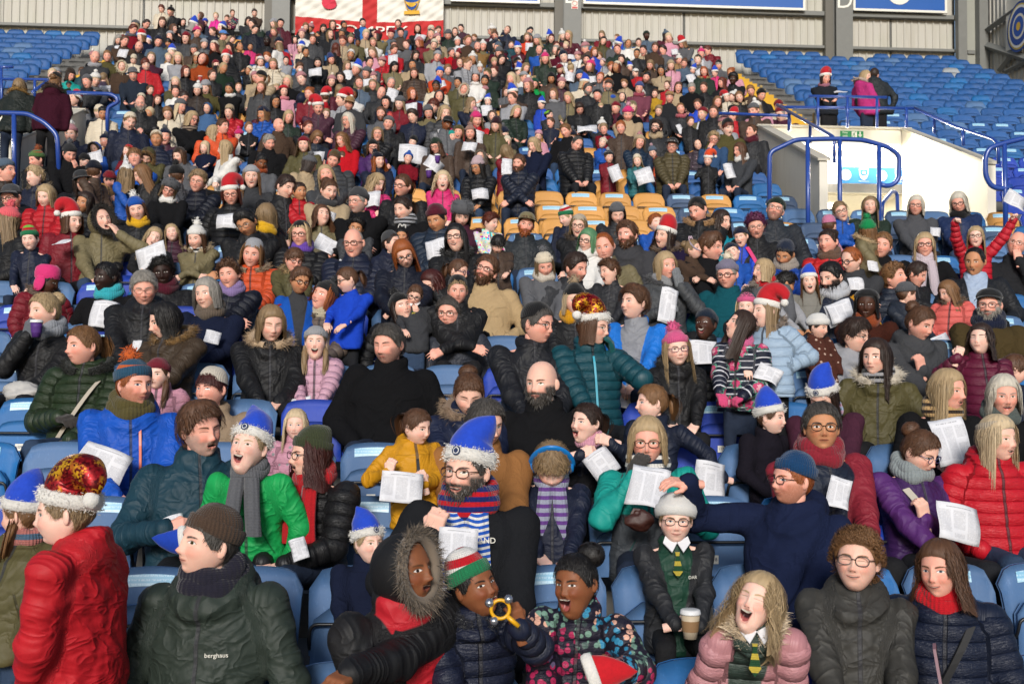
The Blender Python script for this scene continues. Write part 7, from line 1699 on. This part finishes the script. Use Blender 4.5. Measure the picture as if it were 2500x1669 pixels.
def f_back(u, v):
    x = .216*u*(.94+.06*v); zt = .80-.022*u**2-.075*np.abs(u)**9; zb = .41+.02*np.abs(u)**4; lip = np.clip((v-.86)/.14, 0, 1)
    return np.stack([x, -.075*(1-v)-.04*u**2*(1-.3*v)+.022*lip**2, zb+v*(zt-zb)], -1)
def f_pan(u, v):
    x = .195*u*(1-.06*v); zt = .655-.02*u**2-.05*np.abs(u)**8; zb = .395; b = .03*np.sin(v*pi)*(1-u**2)
    return np.stack([x, -.135+.035*v-.02*u**2-b*.4, zb+v*(zt-zb)], -1)
_sm = {}
def seat_meshes(c):
    if c in _sm: return _sm[c]
    m = seat_mat(c); V1, F1 = slab(f_back, 13, 9, .022); V2, F2 = slab(f_pan, 11, 8, .03)
    mb = MB(); mb.tube(smooth_path([(-.2, -.06, .42), (-.2, -.15, .50), (-.19, -.158, .575), (.19, -.158, .575), (.2, -.15, .50), (.2, -.06, .42)], .03, 4), .0085, 6); V3, F3, _ = mb.arr()
    mb = MB(); mb.box((-.225, -.05, 0), (-.2, .02, .46)); mb.box((-.24, -.12, 0), (-.19, .05, .02)); V4, F4, _ = mb.arr()
    _sm[c] = dict(backrest=mk_mesh('backrest', V1, F1, [m]), seat_pan=mk_mesh('seat_pan', V2, F2, [m]), seat_rail=mk_mesh('seat_rail', V3, F3, [MAT_DARK]), leg=mk_mesh('leg', V4, F4, [MAT_DARK], smooth=False)); V1, F1 = slab(f_back, 9, 5, .022); V2, F2 = slab(f_pan, 5, 4, .03); _sm[c]['raw'] = [(V1, F1, m), (V2, F2, m), (V3, F3, MAT_DARK)]
    return _sm[c]
def m_sticker():
    M = Mat('sticker'); o = M.obj(); x, y, z = M.xyz(o); ln = (z*330.).sin().above(.2, .3)*M.noise(M.vec(x*160., y, z*60.), 1, 1).above(.48, .05); hd = (z.above(.735, .002)); c = M.mix(hd*.6, lin('#9fc3d6'), lin('#5c9fc2')); M.set(col=M.mix(ln*.4, c, lin('#d6e6ee')), rough=.4); return M.m
MAT_STK = m_sticker()
def sticker_mesh():
    u = np.linspace(-.62, .5, 8); V = []
    for v in (.80, .93): V += [tuple(f_back(np.array(a), np.array(v))+[0, -.004, 0]) for a in u]
    i = np.arange(7); return mk_mesh('sticker', np.array(V), np.stack([i, i+1, i+9, i+8], 1), [MAT_STK])
STKM = sticker_mesh()
_pm = {}
def plate_meshes(num):
    if num in _pm: return _pm[num]
    mb = MB(); mb.box((-.052, -.1435, .46), (.0, -.1405, .505)); V, F, _ = mb.arr(); a = mk_mesh('number_plate', V, F, [MAT_WB], smooth=False)
    V, T = text_mesh(str(num), .026); V = np.stack([V[:, 0]-.026, V[:, 2]-.145, V[:, 1]+.483], 1); b = mk_mesh('number', V, T, [paint('#1c2a55', .5)], smooth=False); _pm[num] = (a, b); return _pm[num]
def on_pan(v): pass
ROYAL, MIDB, FADE, TEALB, NAVYB, ORANGE = '#11369a', '#194d88', '#42648e', '#125c98', '#334866', '#c08a44'
occ = {}
for H in ALL:
    if not H['stand']: occ.setdefault(H['row'], []).append(H['base'][0])
seats = []; sr = random.Random(5)
for k in range(0, NROW):
    for i in range(-52, 33):
        x = .46*i+.12
        if x > CORN-.1: continue
        if k >= 19 and (6.2 < x < 7.7 or -8.4 < x < -6.95): continue
        if 14 <= k <= 18 and (VR[0]-.35 < x < VR[1]+.36 or VL[0]-.36 < x < VL[1]+.35): continue
        px, py, D = proj((x, rowY(k), rowZ(k)))
        if not (-420 < px < 2900): continue
        if k == 34 and 10.2 < x < 11.4: continue
        free = all(abs(x-v) > .25 for v in occ.get(k, [])); side = x > 7.3 or x < -8
        if side and k >= 19: c = MIDB if sr.random() < .86 else sr.choice([TEALB, FADE])
        elif x > 7.5: c = ROYAL
        elif k in (12, 13, 14): c = ORANGE if px < 1620 and (k != 14 or px < 1640) else sr.choice([NAVYB, TEALB, FADE, ORANGE, NAVYB])
        elif k in (16, 17) and px < 340: c = ORANGE
        elif k > 14: c = sr.choice([MIDB, TEALB, ORANGE, MIDB])
        else: c = sr.choice([FADE, FADE, FADE, TEALB, ROYAL])
        if k == 31 and 12.3 < x < 12.7: c = '#8d9399'
        seats.append(dict(k=k, x=x, D=D, px=px, free=free, side=side, c=c, i=i, stk=sr.random() < (.55 if k < 20 else .3)))
cand = sorted([s for s in seats if s['free'] and -60 < s['px'] < 2560], key=lambda s: (s['D']))
solo = set(id(s) for s in cand[:296])
where = {}
def seat_label(s):
    cn = {ROYAL: 'royal blue', MIDB: 'mid blue', FADE: 'faded grey blue', TEALB: 'bright blue', NAVYB: 'dark slate blue', ORANGE: 'orange', '#8d9399': 'pale grey'}[s['c']]
    if s['side'] and s['k'] >= 19: return f"empty {cn} tip-up seat in the {'large block beside the lit exit' if s['x'] > 0 else 'block by the cream wall end'}", 'empty seats in the unused blocks'
    if s['x'] > 7.5: return f'empty {cn} tip-up seat behind the sloping exit wall', 'royal blue seats behind the exit wall'
    for dk, how in ((0, 'beside'), (1, 'in front of'), (-1, 'behind'), (2, 'below'), (-2, 'above')):
        nr = sorted([H for H in INDIV if H['row'] == s['k']+dk and not H['stand'] and abs(H['base'][0]-s['x']) < .75], key=lambda H: abs(H['base'][0]-s['x']))
        for H in nr:
            w = words(H); lb = f"empty {cn} seat {how} {w[0]} in {w[1]}"+(f" and {w[2][0]}" if w[2] else '')
            if lb not in SL and len(lb.split()) <= 16: SL.add(lb); return lb, f'empty {cn} seats among the crowd'
    return f'empty {cn} tip-up seat in the crowded block', f'empty {cn} seats among the crowd'
SL = set()
big = Stuff(); STK = []
for s in seats:
    loc = np.array([s['x'], rowY(s['k']), floorZ(s['k'])]); M = seat_meshes(s['c'])
    if id(s) in solo:
        lb, gp = seat_label(s); e = empty('stadium_seat', loc, lb, 'seat', gp)
        for nm in ('backrest', 'seat_pan', 'seat_rail', 'leg'): link(bpy.data.objects.new(nm, M[nm]), e)
        if s['stk']: link(bpy.data.objects.new('sticker', STKM), e)
        if s['D'] < 16:
            a, b = plate_meshes(100+(s['i']+15) % 60); p = link(bpy.data.objects.new('number_plate', a), e); link(bpy.data.objects.new('number', b), p)
    else:
        big.loc = loc
        for V, F, m in M['raw'][:2 if s['k'] > 14 else 3]: big.take(V, F if isinstance(F, np.ndarray) else F, (m,), None, {}, None)
if big.V:
    V, F, ms, mi, at = big.build('x'); o = mobj('stadium_seats', V, F, ms, midx=mi); tag(o, 'further tip-up seats under and among the spectators', 'seats', kind='stuff')

# ------------------------------------------------------------------ sheets of paper in people's hands: tile x y width height angle
def m_paper():
    M = Mat('song_sheet'); u, v, s = M.xyz(M.attr('pu').outputs['Vector'])
    col = (u*3.).frac(); inc = col.above(.08, .02)*col.below(.9, .02); line = ((v*46.).frac()).below(.55, .1)
    wd = M.noise(M.vec(u*70., (v*46.).floor()*3.1, s*10.), 1, 1).above(.42, .06); gap = M.noise(M.vec((u*3.).floor()*7., (v*9.).floor()*2.3, s), 1, 0).above(.36, .02)
    body = v.below(.82, .005)*v.above(.10, .005); ti = (v-.9).abs().below(.012, .004)*(u-.5).abs().below(.3, .01)*M.noise(M.vec(u*60., s, 1.), 1, 1).above(.4, .05)
    ink = (inc*line*wd*gap*body*.38).max(ti*.5); M.set(col=M.mix(ink, lin('#cfcfd3'), lin('#3c3c42')), rough=.7, spec=.2, nrm=M.bump(M.noise(M.vec(u, v, s), 5, 3), .3, .02)); return M.m
MAT_PAPER = m_paper()
SHEETS = '''B1 690 1205 330 210 22;B2 1050 1350 280 210 4;A2 1290 640 265 230 3;B3 1050 1350 250 290 18;B3 740 1190 190 190 -35;B3 1470 1300 215 250 8;B4 680 1390 150 220 20;B4 1430 1050 225 330 -5;A4 1480 490 320 260 10;B4 1360 430 250 170 -28;B4 210 590 165 120 32
B4 690 180 160 150 -12;B3 1185 130 120 250 12;B3 1420 450 190 170 2;B3 900 750 240 140 24;B1 700 190 170 200 4;B1 1430 340 100 90 10;B2 360 800 160 80 -8;B1 920 400 60 85 5;A1 1170 480 130 80 -20;A2 220 660 110 150 -20;C1 1240 760 250 170 -14;C1 1870 480 180 130 0;C1 520 650 150 60 -25
C2 1290 900 165 260 2;C2 1040 290 120 150 4;C2 1920 250 135 100 -6;C2 690 430 90 80 10;C2 650 670 180 110 28;C2 1560 700 165 170 -8;C2 740 850 50 160 40;C3 1450 1160 140 300 14;C3 1015 80 95 150 -16;C3 1250 110 140 150 -14;C3 120 50 80 110 0;C3 1950 60 80 140 -10
C4 840 1220 210 190 -12;C4 970 990 130 120 2;C4 1110 840 95 90 4;C4 2270 310 180 140 32;C4 1620 560 80 90 15;D1 1500 1090 95 100 -10;D1 1060 1330 100 120 5;D1 1840 1415 170 60 -5;D2 570 600 105 80 -4;D2 1370 1270 230 150 2;D2 1540 1350 150 90 32;D2 580 1285 120 70 8;D2 640 1080 50 100 5
D2 2110 690 130 70 3;D2 2140 1370 85 150 2;D2 1430 310 80 60 20;D2 1740 650 140 50 5;D2 1750 405 65 40 5;D3 310 390 65 80 3;D3 780 1070 160 50 5;D3 1545 1060 45 90 -20;D3 1110 1160 50 60 15;D3 575 540 65 50 3;D3 1500 430 55 60 -4;D3 655 470 60 45 0;D3 1010 1395 90 150 -16;D3 1250 1420 140 150 -12;D3 1950 1400 80 130 -10;D4 720 645 80 35 -15'''
PN = {}; _pr = random.Random(21)
for H in _pr.sample([H for H in ALL if 15 <= H['row'] <= 33 and not H['stand']], 34):
    w_ = .20*FPX/H['D']*3.356; SHEETS += f";D1 {(H['px']+_pr.uniform(-4, 4))*3.356:.0f} {(H['py']+H['hpx']*1.15)*3.356:.0f} {w_:.0f} {w_*_pr.choice([1.3, .7, 1.1]):.0f} {_pr.uniform(-22, 22):.0f}"
for q, t in enumerate(SHEETS.replace('\n', ';').split(';')):
    tl, x, y, w, h, a = t.split(); o, oy, sc = TILE[tl]; px, py, w, h, a = o+float(x)/sc, oy+float(y)/sc, float(w)/sc, float(h)/sc, radians(float(a))
    if tl[0] == 'D' and py > 412: continue
    best = min(ALL, key=lambda H: (abs(H['px']+0-px)*1.2+abs(H['py']+H['hpx']*1.35-py)) if H['py'] < py+5 else 1e6+abs(H['px']-px)); Y = best['hw'][1]-.30
    c = at_Y(px, py, Y); D = proj(c)[2]; W_, H_ = w*D/FPX, h*D/FPX; H_ = max(H_, W_*.75); nu, nv = (8, 10) if D < 12 else (4, 5); U, Vv = np.meshgrid(np.linspace(0, 1, nu), np.linspace(0, 1, nv)); sd = q*1.7
    tilt = radians(-22+10*sin(sd)) if h > w*.55 else radians(-58)
    L = H_ if h > w*.55 else H_*.95; P = np.stack([(U-.5)*W_, -.16*W_*np.cos((U-.5)*(2.4+sin(sd*3))+.9*sin(sd))-.07*W_*np.sin(Vv*3.4+sd)-.05*W_*np.sin(U*5+Vv*4+sd), (Vv-.5)*L], -1).reshape(-1, 3); P = P@Rx(tilt).T; P = P@Ry(a).T
    ob = mobj('song_sheet', P, grid_faces(nv, nu)[:, ::-1], MAT_PAPER, attrs={'pu': np.stack([U, Vv, np.full_like(U, q*.37)], -1).reshape(-1, 3)}, loc=c)
    so2 = ob.modifiers.new('thickness', 'SOLIDIFY'); so2.thickness = .0012
    if best in INDIV: who = f"held by the person in {words(best)[1]}"
    else: who = 'held among the far spectators'
    lb = f'white printed song sheet {who}'
    if lb in PN: lb = f"white song sheet by the {words(best)[0]} in {words(best)[1]}"+(f" and {words(best)[2][0]}" if words(best)[2] else '')
    PN[lb] = 1; tag(ob, ' '.join(lb.split()[:16]), 'paper', 'song sheets in the crowd')
# ------------------------------------------------------------------ small things held or laid down
def near(tl, x, y, fwd=.3, want=None):
    o, oy, sc = TILE[tl]; px, py = o+x/sc, oy+y/sc
    H = want or min(ALL, key=lambda H: abs(H['px']-px)*1.2+abs(H['py']+H['hpx']*1.2-py)); return at_Y(px, py, H['hw'][1]-fwd), H
def by_label(t): return next(H for H in ALL if H['label'] and t in H['label'])
def cup(tl, x, y, col, label, want=None, fwd=.3, k=1., lid='#d6d6d6'):
    p, H = near(tl, x, y, fwd, want); e = empty('paper_cup', p-np.array([0, 0, .055]), label, 'cup'); a = lambda m: m
    mb = MB(); mb.tube([(0, 0, z) for z in (0, .05, .1)], [.028*k, .034*k, .04*k], 20); mb.build('cup_body', paint(col, .6), e, smooth=True)
    mb = MB(); mb.tube([(0, 0, z) for z in (.03, .075)], [.0335*k, .0385*k], 20, caps=False); mb.build('cup_sleeve', paint('#8a6a48' if col == '#b8a890' else col, .8), e, smooth=True)
    mb = MB(); mb.tube([(0, 0, z) for z in (.1, .105, .118, .12)], [.044*k, .044*k, .04*k, .034*k], 20); mb.build('cup_lid', paint(lid, .35), e, smooth=True)
cup('A3', 1200, 1170, '#b8a890', 'brown coffee cup with white lid held by the person in school tie', by_label('plush white hat'), .34)
cup('B1', 245, 285, '#4a2470', 'purple paper cup raised by the person with thick grey scarf', by_label('thick grey scarf'), .25)
cup('D2', 1570, 1305, '#4a2470', 'purple paper cup near the striped dark bobble hat', None, .3); cup('D2', 1500, 1425, '#4a2470', 'lower purple paper cup near a white sheet', None, .35)
cup('D1', 1640, 650, '#a03a3a', 'small red paper cup held in an upper row', None, .3, lid='#d0c8c0')
# toy of bells
p, H = near('A2', 1575, 1065, .33, by_label('elf hat')); e = empty('bell_toy', p, 'yellow plastic ring with jingle bells held by the person in elf hat', 'toy')
mb = MB(); mb.tube([(.03*cos(t), 0, .03*sin(t)) for t in np.linspace(0, 2*pi, 22)], .006, 8, caps=False); mb.tube([(.02, 0, -.02), (.06, .0, -.055)], .008, 8); mb.build('ring', paint('#d09a12', .35), e, smooth=True)
for a in (.9, 2.6, 4.2): 
    mb = MB(); mb.ball((.042*cos(a), -.004, .042*sin(a)), .015, 8); mb.build('bell', paint('#b9bac0', .2, .9), e, smooth=True)
# loose santa hats
def loose_hat(tl, x, y, want, col, label, fwd, rot):
    p, H = near(tl, x, y, fwd, want); e = empty('santa_hat', p, label, 'hat'); k = 10; t = np.linspace(0, 1, k); R_ = Ry(radians(rot))
    prof = [(.066*np.interp(v, [0, .4, .8, 1], [1, .8, .4, .02]), .13*v) for v in t]; V, Q = lathe(prof, 24, cy=0, ry=.55, off=[(.04*v*v, 0) for v in t]); V = V+V*wob(V, 3, 30, .05)[:, None]; mobj('hat_cone', V@R_.T, Q, felt_mat(col), e, attrs={'hp': V})
    V, Q = lathe([(.062, -.03), (.072, -.026), (.076, -.01), (.072, .006), (.065, .008)], 24, cy=0, ry=.6); V = V+V*wob(V, 5, 50, .03)[:, None]; mobj('hat_band', V@R_.T, Q, felt_mat('#d9d6d0', 'white'), e, attrs={'hp': V})
loose_hat('A3', 560, 1500, by_label('flowery padded'), '#b0101c', 'red santa hat held by the person in the flowery coat', .34, 70)
loose_hat('A1', 1225, 610, by_label('dark teal jacket'), '#12389c', 'blue and white santa hat held by the person in dark teal', .45, -100)
# phone, bags, headset bells
p, H = near('A4', 1350, 1450, .3, by_label('quilted navy')); e = empty('mobile_phone', p, 'phone in a pale pink case on the quilted navy coat', 'phone'); Mx = np.eye(4); Mx[:3, :3] = Ry(radians(-10))@Rz(radians(65)); mb = MB(); mb.box((-.036, -.005, -.072), (.036, .005, .072), M=Mx); mb.build('phone_case', paint('#8f747c', .3), e); mb = MB(); mb.box((-.031, -.0065, -.066), (.031, -.0052, .066), M=Mx); mb.build('screen', paint('#15161a', .15), e)
def bag(tl, x, y, want, col, rx, rz, label, fwd, name, cat, seed):
    p, H = near(tl, x, y, fwd, want); e = empty(name, p, label, cat); V, Q, T = sphere(18, 26); V = V*(1+wob(V, seed, 4, .2)-.22*np.abs(wob(V, seed+1, 7, 1.))-.12*np.abs(wob(V, seed+2, 15, 1.)))[:, None]*[rx, rx*.5, rz]; mobj('bag_body', V, [Q, T], paint(col, .45, 0, .1, 30, .5, .4), e)
    mb = MB(); mb.tube([(-rx*.5, 0, rz*.55), (-rx*.35, .0, rz*.95), (-rx*.05, 0, rz*.9), (rx*.1, 0, rz*.55)], .006, 6, flat=2.); mb.build('bag_handle', paint(col, .5), e)
bag('B1', 150, 715, by_label('thick grey scarf'), '#a5a3a0', .15, .075, 'crumpled white carrier bag on the lap by the grey scarf', .4, 'carrier_bag', 'bag', 3)
bag('A3', 860, 470, by_label('turquoise jacket'), '#3a1d16', .075, .055, 'brown leather bag on the lap of the turquoise jacket', .36, 'leather_bag', 'bag', 8)
